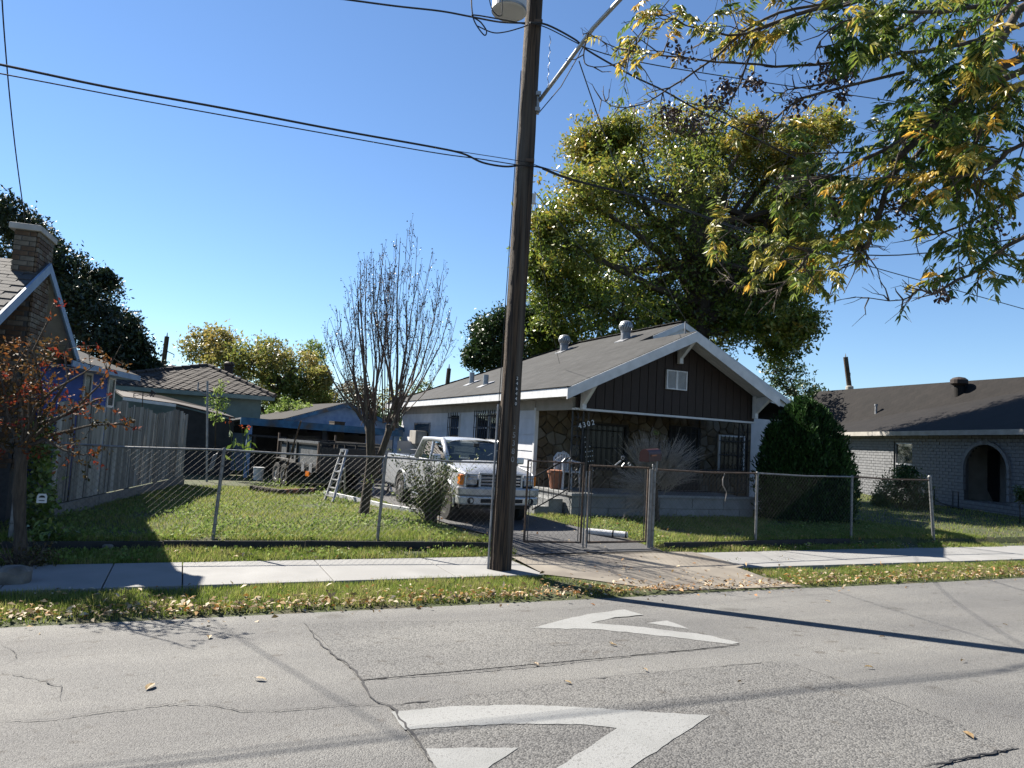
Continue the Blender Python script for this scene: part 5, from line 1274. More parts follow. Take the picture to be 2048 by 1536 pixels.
# antenna-like pole by the wooden fence, garden weathervane on the fence
p0, p1 = P(418, 915, D=19.2), P(415, 762, D=19.2); g = Vector((p0.x, p0.y, 0))
t = thing('clothes_pole', 'thin grey pole with a hooked arm by the end of the wooden fence', 'pole', tuple(g))
MB().tube([g, Vector((p1.x, p1.y, p1.z))], .028, 8).build('shaft', M['tin'], t)
MB().tube([p1+Vector((0,0,-.38)), p1+Vector((-.22,0,-.27)), p1+Vector((-.22,0,-.05))], .022, 6).build('hook', M['tin'], t)
wvp = P(285, 836, D=17.6); wvt = P(286, 783, D=17.6)
t = thing('weathervane', 'black weathervane with letters and an arrow above the wooden fence', 'weathervane', (wvp.x, wvp.y, wvp.z-.5))
MB().tube([wvp+Vector((0,0,-.5)), wvt], .012, 6).build('rod', M['black'], t)
cc = P(286, 791, D=17.6); mbv = MB().tube([cc-CR*.16, cc-CR*.08+Vector((0,0,.02)), cc, cc+CR*.08-Vector((0,0,.02)), cc+CR*.14], .009, 5); mbv.build('scroll_arm', M['black'], t)
for ch, dx in (('E', -.21), ('W', .22)): text(ch, 'letter', .15, M['black'], basis(cc+CR*dx, r0, (0,0,1), -Vector((fw.x, fw.y, 0)).normalized()), t, .006)
MB().tube([wvt-CR*.22+Vector((0,0,.02)), wvt+CR*.2-Vector((0,0,.02))], .01, 5).build('arrow', M['black'], t)
MB().prism([wvt+CR*.2+Vector((0,0,.05)), wvt+CR*.34+Vector((0,0,-.05)), wvt+CR*.18+Vector((0,0,-.07))], fw*.01).build('arrow_head', M['black'], t)

# ------------------------------------------------------------------ pickup truck
PC = 5.40; HWD = .80
pk_ = thing('pickup_truck', 'silver extended cab pickup truck parked nose out on the driveway', 'pickup truck', (PC, 14.7, 0))
WF, WR, WRad = 12.86, 16.02, .345
def side_x(z, y):
    t = clamp((z-.40)/.70); x = HWD-.055*t*t-.03*(1-t)**2
    if y < 12.5: x -= .10*((12.5-y)/.4)**2
    return x
def topz(y): return prof(y, [(12.1, .93), (12.3, .97), (13.0, 1.07), (13.1, 1.09), (15, 1.10), (17.4, 1.08)])
def side_panel(name, y0, y1, sg, off=0):
    ny, nz = max(2, int((y1-y0)/.05)), 14; V = []; cull = []
    for i in range(ny+1):
        y = lerp(y0, y1, i/ny)
        for j in range(nz+1):
            zb = .36; z = lerp(zb, topz(y), j/nz); yy = y; ins = False
            for c in (WF, WR):
                d = math.hypot(yy-c, z-.34)
                if d < .415:
                    ins = True; k = .415/max(d, 1e-4); yy, z = c+(yy-c)*k, .34+(z-.34)*k
                    yy = clamp(yy, y0, y1); z = max(z, .34)
            V.append((PC+sg*(side_x(z, yy)+off), yy, z)); cull.append(ins)
    mb = MB(); mb.v = V
    for i in range(ny):
        for j in range(nz):
            q = (i*(nz+1)+j, (i+1)*(nz+1)+j, (i+1)*(nz+1)+j+1, i*(nz+1)+j+1)
            if all(cull[k] for k in q): continue
            mb.f.append(q if sg > 0 else q[::-1])
    o = mb.build(name, M['silver'], pk_, smooth=True)
    so_ = o.modifiers.new('thickness', 'SOLIDIFY'); so_.thickness = .02; so_.offset = -1
    return o
for sg in (-1, 1):
    side_panel('front_fender', 12.12, 12.995, sg)
    d_ = side_panel('door', 13.005, 14.16, sg, .004); y_ = 14.0
    MB().box(*(sorted((PC+sg*(HWD-.03), PC+sg*(HWD+.018)))), 13.92, 14.1, .90, .935).build('handle', M['silver'], d_, bev=.006)
    MB().box(*(sorted((PC+sg*(HWD-.01), PC+sg*(HWD+.012)))), 13.02, 14.15, .60, .635).build('side_moulding', M['silver'], d_, bev=.004)
    side_panel('rear_door', 14.17, 14.93, sg, .003); side_panel('bed_side', 14.95, 17.38, sg, .006)
    for c in (WF, WR):
        MB().ring((PC+sg*(HWD-.012), c, .34), (0,1,0), (0,0,1), .425, .022, 18, -.1, math.pi+.1, 6).build('wheel_arch', M['silver'], pk_, smooth=True)
        w_ = thing('wheel', None, None, (0,0,0)); COL.objects.unlink(w_); bpy.data.objects.remove(w_)
        x0 = PC+sg*(HWD-.20); ax = (sg, 0, 0)
        ty = MB().lathe((x0, c, WRad-.0), [(.20,0),(.31,.0),(WRad,.03),(WRad,.17),(.32,.2),(.215,.205),(.205,.19)], 28, ax).build('wheel', M['tyre'], pk_)
        rim = MB().lathe((x0, c, WRad), [(.215,.1),(.215,.185),(.205,.19),(.19,.16),(.05,.14),(.05,.185),(.03,.19)], 24, ax)
        rim.build('rim', M['rimsilver'], ty)
        for k in range(6):
            a = k*math.pi/3+.2; dv = Vector((0, math.cos(a), math.sin(a))); pv = Vector((0, -math.sin(a), math.cos(a))); cc_ = Vector((x0+sg*.165, c, WRad))
            MB().prism([cc_+dv*.04+pv*.03, cc_+dv*.205+pv*.045, cc_+dv*.205-pv*.045, cc_+dv*.04-pv*.03], Vector((sg*.022,0,0))).build('spoke', M['rimsilver'], ty)
        MB().lathe((x0, c, WRad), [(.07,.15),(.07,.195),(.05,.205)], 14, ax).build('hub_cap', M['rimsilver'], ty)
# dark underbody
MB().box(PC-.70, PC+.70, 12.3, 17.2, .28, .62).build('underbody', M['black'], pk_)
MB().box(PC-.76, PC+.76, 13.0, 14.95, .30, .40).build('sill', M['dark'], pk_)
for sg in (-1, 1): MB().tube([(PC+sg*(HWD+.02), 13.1, .33), (PC+sg*(HWD+.04), 13.2, .33), (PC+sg*(HWD+.04), 14.8, .33), (PC+sg*(HWD+.02), 14.9, .33)], .035, 8).build('side_step', M['chrome'], pk_, smooth=True)
# hood
def panel(name, y0, y1, hw, zf, ny=10, nx=14, m='silver', par=None):
    mb = MB()
    for i in range(ny+1):
        y = lerp(y0, y1, i/ny)
        for j in range(nx+1): u = lerp(-1, 1, j/nx); mb.v.append((PC+u*hw(y), y, zf(y, u)))
    for i in range(ny):
        for j in range(nx): a = i*(nx+1)+j; mb.f.append((a, a+1, a+nx+2, a+nx+1))
    return mb.build(name, M[m], par or pk_, smooth=True)
panel('hood', 12.09, 13.06, lambda y: HWD-.055-(.10*((12.5-y)/.4)**2 if y < 12.5 else 0)+.004, lambda y, u: topz(y)-.01+.085*(1-abs(u)**3.5)*min(1, (y-11.95)*2.2)-(.10*((12.3-y)/.21)**2 if y < 12.3 else 0)-.014*(abs(abs(u)-.66) < .07))
# windscreen, cab
ZR = 1.56
A0 = [Vector((PC+s*.735, 13.02, 1.10)) for s in (-1, 1)]; A1 = [Vector((PC+s*.645, 13.62, 1.50)) for s in (-1, 1)]
B1 = [Vector((PC+s*.65, 14.80, 1.50)) for s in (-1, 1)]; B0 = [Vector((PC+s*.74, 14.95, 1.09)) for s in (-1, 1)]
panel('roof_panel', 13.55, 14.90, lambda y: .665-.03*abs((y-14.2)/.7)**4, lambda y, u: 1.475+.105*(1-abs(u)**3.2)-.05*abs((y-14.2)/.68)**3.2, 12, 18)
for s in (0, 1):
    MB().tube([A0[s], A0[s].lerp(A1[s], .5)+Vector((0,0,.015)), A1[s], A1[s].lerp(B1[s], .5)+Vector((0,0,.01)), B1[s], B0[s]], [.05,.05,.055,.05,.06,.085], 10).build('pillar_frame', M['silver'], pk_, smooth=True)
    sgn = -1 if s == 0 else 1
    m0, m1 = A0[s].lerp(B0[s], .55), A1[s].lerp(B1[s], .48); MB().tube([m0, m1], .028, 6).build('door_pillar', M['silver'], pk_)
    i0 = A0[s]+Vector((0,.10,.0)); i1 = A1[s]+Vector((0,.04,-.03))
    MB().poly([i0, m0-Vector((0,.03,0)), m1-Vector((0,.03,.03)), i1]).build('side_window', M['carglass'], pk_)
    MB().poly([m0+Vector((0,.03,0)), B0[s]-Vector((0,.06,0)), B1[s]-Vector((0,.05,.03)), m1+Vector((0,.03,-.03))]).build('side_window', M['carglass'], pk_)
    mr = Vector((PC+sgn*(HWD+.10), 13.22, 1.16)); o = MB().obox(mr, (.085,0,0), (0,.035,0), (0,0,.07)).build('mirror', M['silver'], pk_, bev=.03)
    MB().tube([Vector((PC+sgn*.74, 13.22, 1.12)), mr], .02, 6).build('mirror_arm', M['dark'], o)
ws = MB(); nx = 8
for i in range(nx+1):
    u = i/nx; bow = .10*(1-(2*u-1)**2); ws.v += [tuple(A0[0].lerp(A0[1], u)+Vector((0,-bow,0))), tuple(A1[0].lerp(A1[1], u)+Vector((0,-bow*.7,.01)))]
ws.f = [(2*i, 2*i+2, 2*i+3, 2*i+1) for i in range(nx)]; ws.build('windscreen', M['carglass'], pk_, smooth=True)
MB().poly([B0[0]+Vector((.1,0,.04)), B0[1]+Vector((-.1,0,.04)), B1[1]+Vector((-.06,0,-.04)), B1[0]+Vector((.06,0,-.04))]).build('rear_window', M['carglass'], pk_)
MB().box(PC-.72, PC+.72, 14.93, 14.97, .6, 1.11).build('cab_back', M['silver'], pk_)
MB().box(PC-.70, PC+.70, 13.08, 14.92, .62, .98).build('cab_interior', M['black'], pk_)
for sx_ in (-.34, .34):
    st_ = MB().box(PC+sx_-.22, PC+sx_+.22, 14.0, 14.14, .95, 1.22).build('seat', M['dark'], pk_, bev=.03); MB().box(PC+sx_-.11, PC+sx_+.11, 14.03, 14.11, 1.23, 1.39).build('headrest', M['dark'], st_, bev=.03)
MB().box(PC-.68, PC+.68, 13.1, 13.3, .95, 1.10).build('dashboard', M['dark'], pk_, bev=.03)
MB().ring((PC-.36+.72, 13.5, 1.08), (1,0,0), (0,.35,.94), .15, .016, 18).build('steering_wheel', M['black'], pk_)
MB().box(PC-.06, PC+.06, 13.40, 13.415, 1.42, 1.47).build('rear_view_mirror', M['black'], pk_)
# bed
for sg in (-1, 1): MB().box(*sorted((PC+sg*.64, PC+sg*.765)), 14.98, 17.36, 1.055, 1.092).build('bed_rail', M['silver'], pk_, bev=.012)
MB().box(PC-.70, PC+.70, 14.99, 17.3, .62, .68).build('bed_floor', M['dark'], pk_); MB().box(PC-.74, PC+.74, 17.31, 17.38, .55, 1.085).build('tailgate', M['silver'], pk_, bev=.01)
MB().box(PC-.78, PC+.78, 17.39, 17.55, .42, .56).build('rear_bumper', M['chrome'], pk_, bev=.02)
# nose: grille, lamps, bumper
def nose(y, u): return y+.10*u**4+.03*u**2
g_ = MB(); xs_ = [lerp(-.40, .40, i/8) for i in range(9)]
def band(name, x0, x1, z0, z1, y, th, m, par=None, n=8, bev=0):
    mb = MB()
    for i in range(n+1):
        x = lerp(x0, x1, i/n); yy = nose(y, x/HWD)
        mb.v += [(PC+x, yy, z0), (PC+x, yy-.008, z1), (PC+x, yy+th, z1), (PC+x, yy+th, z0)]
    for i in range(n):
        a = 4*i
        for k in range(4): mb.f.append((a+k, a+(k+1) % 4, a+4+(k+1) % 4, a+4+k)[::-1])
    mb.f += [(0,1,2,3), (4*n+3, 4*n+2, 4*n+1, 4*n)]
    return mb.build(name, M[m], par or pk_, bev=bev)
gr_ = band('grille', -.42, .42, .69, .935, 12.10, .03, 'black')
band('grille_surround', -.44, .44, .915, .955, 12.075, .04, 'silver', gr_, bev=.008); band('grille_surround', -.44, .44, .675, .70, 12.07, .04, 'silver', gr_, bev=.006)
for x_ in (-.44, .405): band('grille_surround', x_, x_+.035, .701, .914, 12.075, .04, 'silver', gr_, 2)
for z in (.745, .805, .865): band('grille_bar', -.40, .40, z-.016, z+.016, 12.085, .03, 'chrome', gr_, bev=.004)
for sg in (-1, 1):
    hl = band('headlight', *sorted((sg*.47, sg*.69)), .715, .92, 12.07, .10, 'lens', None, 5, .03)
    band('headlight_rim', *sorted((sg*.455, sg*.70)), .908, .925, 12.07, .06, 'silver', hl, 4)
    band('turn_signal', *sorted((sg*.695, sg*.775)), .715, .905, 12.08, .14, 'amber', hl, 4, .025)
    for (xx_, r_) in ((.53, .05), (.615, .042)): MB().lathe((PC+sg*xx_, nose(12.08, xx_/HWD), .815), [(r_, 0), (r_*.6, .02), (.01, .028)], 14, (0,1,0)).build('reflector', M['chrome'], hl)
b1 = band('front_bumper', -.81, .81, .535, .685, 11.98, .22, 'rimsilver', None, 14, .025)
band('lower_bumper', -.80, .80, .37, .53, 12.0, .20, 'silver', b1, 14, .03)
band('air_intake', -.42, .42, .415, .485, 11.985, .05, 'black', b1, 8, .006)
for sg in (-1, 1): MB().lathe((PC+sg*.60, nose(11.985, .75), .445), [(.062,.04),(.062,.0),(.045,-.004),(.04,.015)], 16, (0,1,0)).build('fog_lamp', M['dark'], b1)
band('valance', -.36, .36, .60, .655, 11.972, .01, 'black', b1) if False else None
MB().box(PC-.2, PC+.2, 12.15, 12.3, .62, .95).build('radiator', M['black'], pk_); MB().box(PC-.72, PC+.72, 12.22, 13.0, .60, .9).build('engine_bay', M['black'], pk_)
c = P(1030, 890, Y=13.45); tag(MB().lathe((PC+.08, 13.42, 1.30), [(.045, 0), (.045, .004)], 14, (0, 1, 0)).build('air_freshener', M['teal']), 'round light blue disc hanging behind the pickup windscreen', 'air freshener')
# ------------------------------------------------------------------ trailer, ladder, bucket
td = Vector((.2, -.98, 0)).normalized(); tn = Vector((td.y, -td.x, 0)); tn = tn if tn.x < 0 else -tn; ts = Vector((2.5, 21.4, 0)); TL, TW = 3.1, 1.7
tl_ = thing('utility_trailer', 'black twin axle utility trailer with grey boards in its sides', 'trailer', tuple(ts+td*1.5))
def tp(s, n, z): return ts+td*s-tn*n+Vector((0, 0, z))
MB().prism([tp(0,0,.48), tp(TL,0,.48), tp(TL,TW,.48), tp(0,TW,.48)], (0,0,.1)).build('deck', M['black'], tl_)
for n in (0, TW):
    for s in (0, .78, 1.55, TL): MB().beam(tp(s,n,.5), tp(s,n,1.42 if s in (0,) else 1.24), .05, .05, td).build('stake', M['rust' if s in (0, TL) else 'black'], tl_)
    MB().beam(tp(0,n,1.22), tp(TL,n,1.24), .05, .06).build('top_rail', M['galv'] if n == 0 else M['black'], tl_)
    MB().beam(tp(0,n,.62), tp(TL,n,.62), .05, .06).build('side_rail', M['black'], tl_)
    for a, b in ((.18, .70), (.86, 1.05), (1.28, TL-.1)): MB().prism([tp(a,n+.03,.66), tp(b,n+.03,.66), tp(b,n+.03,1.10), tp(a,n+.03,1.10)], -tn*.02).build('side_board', M['barkgrey' if n else 'galv'], tl_)
    MB().prism([tp(0,n+.06,.5), tp(TL,n+.06,.5), tp(TL,n+.06,1.2), tp(0,n+.06,1.2)], -tn*.015).build('liner', M['black'], tl_)
for s in (.0, TL):
    MB().prism([tp(s,.05,.5), tp(s,TW-.05,.5), tp(s,TW-.05,1.12), tp(s,.05,1.12)], td*.03).build('end_panel', M['black'], tl_)
    MB().beam(tp(s,0,1.235), tp(s,TW,1.235), .05, .05).build('end_rail', M['black'], tl_)
for n, sg in ((-.12, 1), (TW+.12, -1)):
    for s in (.55, 1.2):
        ty = MB().lathe(tp(s, n+.10*sg, .31), [(.16,0),(.28,0),(.31,.03),(.31,.15),(.28,.18),(.19,.18),(.18,.16)], 22, tn*sg).build('wheel', M['tyre'], tl_)
        MB().lathe(tp(s, n+.10*sg, .31), [(.18,.08),(.18,.17),(.13,.13),(.05,.13),(.05,.18)], 18, tn*sg).build('rim', M['aluminium'], ty)
    fpts = [tp(.1, n, .45), tp(.2, n, .66), tp(.4, n, .72), tp(1.35, n, .72), tp(1.58, n, .64), tp(1.68, n, .40)]
    mb = MB()
    for a, b in zip(fpts, fpts[1:]): mb.prism([a+tn*.11, b+tn*.11, b-tn*.11, a-tn*.11], (0,0,.012))
    mb.build('fender', M['dark'], tl_)
MB().obox(tp(2.55,-.03,.42), td*.12, tn*.02, Vector((0,0,.06))).build('marker_light', M['amber'], tl_)
for s in (2.15, 2.7): MB().obox(tp(s,-.02,.58), td*.1, tn*.01, Vector((0,0,.12))).build('plate', M['tin'], tl_)
MB().beam(tp(TL,TW/2,.5), tp(TL+1.0,TW/2+.1,.46), .1, .1).build('tongue', M['black'], tl_)
lt = P(684, 899, D=17.4); lb = [P(650,1000,Z=.02), P(661,1003,Z=.02), P(690,990,Z=.02), P(679,986,Z=.02)]
ld = thing('step_ladder', 'grey aluminium step ladder standing open by the trailer', 'ladder', tuple((lb[0]+lb[2])/2))
lt = Vector(((lb[0].x+lb[2].x)/2+.12, (lb[0].y+lb[2].y)/2, lt.z)); wd_ = (lb[1]-lb[0])
for (a, b) in ((lb[0], lt-wd_*.4), (lb[0]+wd_*1.4, lt+wd_*.45)): MB().beam(a, b, .045, .07, (0,1,0)).build('front_rail', M['aluminium'], ld)
for (a, b) in ((lb[3], lt-wd_*.2), (lb[2], lt+wd_*.3)): MB().beam(a, b+Vector((0,0,-.4)), .035, .05, (0,1,0)).build('rear_rail', M['aluminium'], ld)
for i in range(6):
    k = (i+.6)/6.4; MB().beam(lb[0].lerp(lt-wd_*.4, k), (lb[0]+wd_*1.4).lerp(lt+wd_*.45, k), .08, .02).build('step', M['aluminium'], ld)
for k in (.3, .6): MB().beam(lb[3].lerp(lt, k), lb[2].lerp(lt, k), .03, .03).build('brace', M['aluminium'], ld)
MB().beam(lb[0].lerp(lt, .55), lb[2].lerp(lt, .6), .03, .02).build('spreader', M['aluminium'], ld)
MB().obox(lt, wd_.normalized()*.1, wd_.cross(Vector((0,0,1))).normalized()*.06, Vector((0,0,.03))).build('top_cap', M['aluminium'], ld)
bp_ = P(516, 958, Z=.05); bk_ = thing('bucket', 'white plastic bucket standing in the shade left of the trailer', 'bucket', (bp_.x, bp_.y, 0))
MB().lathe((bp_.x, bp_.y, .02), [(.13,0),(.15,.33),(.16,.34),(.16,.37),(.14,.37)], 18).build('body', M['plastic'], bk_); MB().ring((bp_.x, bp_.y-.02, .35), (1,0,0), (0,-.5,-.86), .155, .005, 12, 0, math.pi, 4).build('handle', M['wire'], bk_)
cn = P(426, 925, D=18.6); tag(MB().obox(cn, CR*.06+Vector((0,0,.03)), fw*.02, Vector((.04,0,.22))).build('leaning_sheet', M['tin'], None, bev=.01), 'pale narrow panel leaning in the shade behind the first fence post', 'panel')
# leaning stake in front of the trailer
a, b = P(560, 975, Z=0), P(602, 842, D=17.5); tag(MB().tube([a, b], .02, 6).build('leaning_rod', M['rust']), 'thin rusty rod leaning up in front of the trailer wheels', 'rod')
# work horse legs behind the pickup
sh0 = P(760, 965, D=18.5)
t = thing('sawhorse', 'pale sawhorse standing behind the pickup tail', 'sawhorse', (sh0.x, sh0.y, 0))
MB().beam(sh0-bd*.25+Vector((0,0,.02)), sh0+bd*.3+Vector((0,0,.02)), .08, .06).build('top_beam', M['barkgrey'], t)
for k in (-.2, .25):
    for m_ in (-.2, .2): MB().beam(sh0+bd*k, Vector((sh0.x, sh0.y, 0))+bd*(k*1.2)+bn*m_, .05, .04, (0,1,0)).build('leg', M['tin'], t)
# concrete block and stones by the left tree
sb = GG(25, 1185); me_ = MB()
for i in range(7):
    for j in range(10): pass
def rock(name, c, rx, ry, rz_, m, label, cat, seed=0):
    bm = bmesh.new(); bmesh.ops.create_icosphere(bm, subdivisions=2, radius=1); rs = random.Random(seed)
    for v in bm.verts:
        k = 1+rs.uniform(-.14, .14); v.co = Vector((clamp(v.co.x*k*1.15, -.9, .9)*rx, clamp(v.co.y*k*1.15, -.9, .9)*ry, clamp(v.co.z*k*1.2, -.9, .9)*rz_))+Vector(c)
    q = MB(); bm.verts.index_update(); q.v = [tuple(v.co) for v in bm.verts]; q.f = [tuple(v.index for v in f.verts) for f in bm.faces]; bm.free()
    o = q.build(name, M[m]); return tag(o, label, cat)
rock('stone_block', (sb.x, sb.y-.05, sb.z+.13), .17, .15, .16, 'stoneblock', 'rough grey stone block at the foot of the left street tree', 'stone', 3)
r1 = P(215, 1100, Z=-.1); rock('stone', (r1.x, r1.y, -.07), .07, .05, .045, 'stoneblock', 'small pale stone lying on the shaded grass left of the pavement', 'stone', 5)
r1 = P(120, 1078, Z=-.03); rock('stone', (r1.x, r1.y, 0), .1, .08, .07, 'stoneblock', 'round stone in shade below the wooden fence corner', 'stone', 8)
# ------------------------------------------------------------------ vegetation
def unit(n):
    v = rng.normal(size=(n, 3)); return v/np.linalg.norm(v, axis=1, keepdims=True)
def leaf_arr(C, size, asp=.42, bias=(0, 0, 0), fold=.12):
    n = len(C); u = unit(n)+np.array(bias); u /= np.linalg.norm(u, axis=1, keepdims=True)
    v = np.cross(u, unit(n)); v /= np.linalg.norm(v, axis=1, keepdims=True)+1e-9; w_ = np.cross(u, v)
    s = size if np.ndim(size) else np.full(n, size)
    s = (s*rng.uniform(.65, 1.3, n))[:, None]
    V = np.empty((n, 4, 3)); V[:, 0] = C; V[:, 1] = C+u*s*.5+v*s*asp*.5+w_*s*fold; V[:, 2] = C+u*s; V[:, 3] = C+u*s*.5-v*s*asp*.5+w_*s*fold
    return V.reshape(-1, 3), np.arange(n*4).reshape(n, 4)
def leaf_obj(name, C, size, m, parent=None, tint=None, kind=None, **k):
    V, F = leaf_arr(np.asarray(C, dtype=float), size, **k)
    if tint is None: tint = rng.random(len(F))
    return arr_mesh(name, V, F, M[m], parent, np.clip(tint, 0, 1), kind)
def bend(a, b, amt=.12, n=5):
    a, b = Vector(a), Vector(b); d = (b-a); o = Vector(unit(1)[0])*d.length*amt
    return [a.lerp(b, i/n)+o*math.sin(math.pi*i/n) for i in range(n+1)]
def tree(name, label, trunk, tr, lobes, nsub, per, lsize, m, bark='bark', group=None, tints=None, cat='tree', spread=.24, tw=.02, fork=.6, asp=.42, shell=.55, bias=(0,0,0), limbmat=None, ragged=.15):
    t = thing(name, label, cat, tuple(trunk[0]), group)
    k = len(trunk); MB().tube(trunk, [lerp(tr, tr*.45, i/max(1, k-1)) for i in range(k)], 10).build('trunk', M[bark], t, smooth=True)
    pts = []; tn_ = []
    for li, (c, r) in enumerate(lobes):
        c = Vector(c); f_ = random.uniform(fork, 1.0); idx = f_*(k-1); i0 = min(int(idx), k-2)
        a = Vector(trunk[i0]).lerp(Vector(trunk[i0+1]), idx-i0) if k > 1 else Vector(trunk[0])
        lim = MB().tube(bend(a, c, .1), [lerp(tr*.42, tw*1.5, q/5) for q in range(6)], 6)
        base_t = (tints[li] if tints else rng.uniform(.25, .75))
        for s_ in range(nsub):
            d = Vector(unit(1)[0]); d.z = d.z*.9+.08; e = c+d*r*(shell+(1-shell)*random.random()**.6)*(1+ragged*abs(random.gauss(0, 1)))
            if s_ % 3 == 0: lim.tube(bend(c.lerp(e, .05), e, .1, 3), [tw, tw*.6, tw*.4, tw*.15], 4, False)
            n_ = max(2, int(per*random.uniform(.4, 1.5)))
            pts.append(np.array(e)+rng.normal(size=(n_, 3))*r*spread*random.uniform(.5, 1.1)); tn_.append(np.full(n_, base_t+rng.normal()*.16)+rng.normal(size=n_)*.1)
        lim.build('limb', M[limbmat or bark], t)
    C = np.concatenate(pts); leaf_obj('crown', C, lsize, m, t, np.concatenate(tn_), asp=asp, bias=bias)
    return t
def lob(lst, D, dv=.06):
    out = []
    for q in lst:
        d = D*(1+random.uniform(-dv, dv)); out.append((P(q[0], q[1], D=d), q[2]*d/FPX))
    return out
def ground_at(px, D):
    p = P(px, 860, D=D); return Vector((p.x, p.y, 0))
random.seed(21)
# big tree behind the bungalow
B = [(1195,330,62),(1160,400,55),(1280,300,70),(1370,270,62),(1450,300,75),(1530,330,62),(1610,280,46),(1655,260,30),(1140,500,66),(1110,575,52),(1220,440,80),(1330,400,95),(1440,400,90),(1540,430,70),(1600,400,50),
     (1160,620,72),(1265,540,88),(1380,520,90),(1470,560,80),(1545,590,60),(1590,650,42),(1240,640,66),(1095,640,40),(1090,690,36),(1560,690,36),(1320,630,60),(1440,650,55),(1120,690,50),(1500,640,50),(1180,290,40),(1240,270,36),(1580,330,44),(1590,400,36),(1100,460,40),(1080,530,34),(1180,550,60),(1230,370,55),(1400,350,70),(1500,270,34),(1570,560,40)]
tb = ground_at(1392, 30.5); t0 = [tb, P(1398,690,D=30.5), P(1405,610,D=30.5), P(1390,500,D=30.5), P(1375,380,D=30.5)]
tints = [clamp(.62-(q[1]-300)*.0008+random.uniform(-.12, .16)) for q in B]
RL = [(1600,560,30,30.8),(1575,552,36,31.2),(1540,582,50,31.6),(1500,560,50,32.2),(1460,588,50,33),(1420,588,50,34),(1605,500,34,31.5),(1550,512,50,32.3),(1500,500,50,33),(1570,450,44,32.6),(1440,520,50,34)]  # extra crown lobes, added to throw dappled shade on the right house
LOBES = lob(B, 30.5, .11)+[(P(a, b, D=d), r*d/FPX) for a, b, r, d in RL]; tints += [clamp(random.gauss(.5, .12)) for _ in RL]
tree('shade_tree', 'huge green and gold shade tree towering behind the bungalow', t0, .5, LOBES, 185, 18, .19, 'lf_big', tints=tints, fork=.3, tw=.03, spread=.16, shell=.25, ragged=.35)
# dark trees left, behind the blue house
B = [(18,440,40),(55,470,34),(30,520,60),(85,540,50),(130,560,52),(185,600,46),(205,560,20),(110,620,70),(170,660,66),(225,680,48),(262,715,36),(60,600,60),(200,740,60),(300,745,24),(90,500,30),(245,660,34),(265,690,26),(150,610,44)]
tree('dark_tree', 'tall dark green tree rising behind the blue house chimney', [ground_at(130, 28), P(135,700,D=28), P(110,600,D=28), P(70,500,D=28)], .3, lob(B, 28, .05), 84, 26, .19, 'lf_dark', fork=.4, spread=.24)
tree('hazy_tree', 'grey green tree top just right of the distant pole', [ground_at(310, 50), P(310,760,D=50)], .25, lob([(300,745,30),(325,765,28),(280,760,24)], 50), 30, 18, .26, 'lf_round', group='trees far behind the houses')
B = [(405,695,34),(440,690,32),(455,730,36),(500,730,44),(545,715,34),(560,765,50),(600,740,38),(610,785,44),(640,760,22),(500,775,44),(640,800,22),(570,800,40)]
tree('yellowing_tree', 'yellow and olive autumn tree behind the brown hip roof', [ground_at(560, 36), P(545,815,D=36), P(560,770,D=36), P(590,735,D=36)], .28, lob(B, 36, .05), 74, 24, .20, 'lf_yellow', tints=[.75,.85,.7,.6,.7,.35,.75,.4,.8,.5,.6,.25], fork=.2)
tree('slim_tree', 'slim pale green tree top above the yellow autumn tree', [ground_at(628, 46), P(628,740,D=46)], .2, lob([(628,705,20),(622,730,22)], 46), 36, 18, .22, 'lf_bright')
B = [(985,680,40),(1015,650,34),(1045,690,48),(955,715,26),(1050,645,30),(1000,725,34),(965,660,20)]
tree('round_tree', 'dense dark green round tree left of the big shade tree', [ground_at(1000, 33), P(1000,740,D=33), P(1010,690,D=33)], .25, lob(B, 33, .04), 90, 30, .18, 'lf_round', spread=.26)
tree('brownish_tree', 'brownish tree seen between the stems of the bare tree', [ground_at(700, 48), P(700,820,D=48)], .25, lob([(690,795,30),(715,785,26),(730,810,26),(665,815,22)], 48), 40, 20, .24, 'lf_brown')
tree('pale_tree', 'pale yellow tree top at the far end of the bungalow roof', [ground_at(830, 55), P(830,800,D=55)], .25, lob([(820,790,26),(850,785,20),(780,800,22)], 55), 26, 14, .25, 'lf_yellow')
tree('low_tree', 'low olive tree seen right of the bungalow gable, above the evergreen', [ground_at(1600, 42), P(1600,790,D=42)], .25, lob([(1580,760,34),(1610,790,30),(1550,740,30),(1630,800,22)], 42), 40, 18, .23, 'lf_round')
tree('green_bush', 'bright green bush behind the left end of the carport roof', [ground_at(580, 30), P(580,850,D=30)], .08, lob([(550,832,20),(580,822,22),(612,828,20),(640,833,14)], 30), 34, 18, .16, 'lf_bright', cat='bush')
tree('sapling', 'thin yellow green sapling in front of the brown hip roof', [P(430,900,D=20.6), P(432,840,D=20.6), P(438,780,D=20.6)], .02, lob([(440,775,14),(428,800,16),(445,810,14),(432,835,10)], 20.6, .01), 14, 8, .10, 'lf_bright', tw=.006)
# distant greenery closing the view
C = []
for i in range(900):
    a = random.uniform(-.75, 1.35); D = random.uniform(85, 130); h = 3.2+1.6*math.sin(a*9)+1.2*math.sin(a*23+1)
    c = np.array([math.sin(a)*D, math.cos(a)*D, random.random()*h]); C.append(c+rng.normal(size=(22, 3))*[1.8, 1.8, .7])
C = np.concatenate(C); C[:, 2] = np.abs(C[:, 2]); leaf_obj('distant_treeline', C, .9, 'lf_round', kind='stuff')

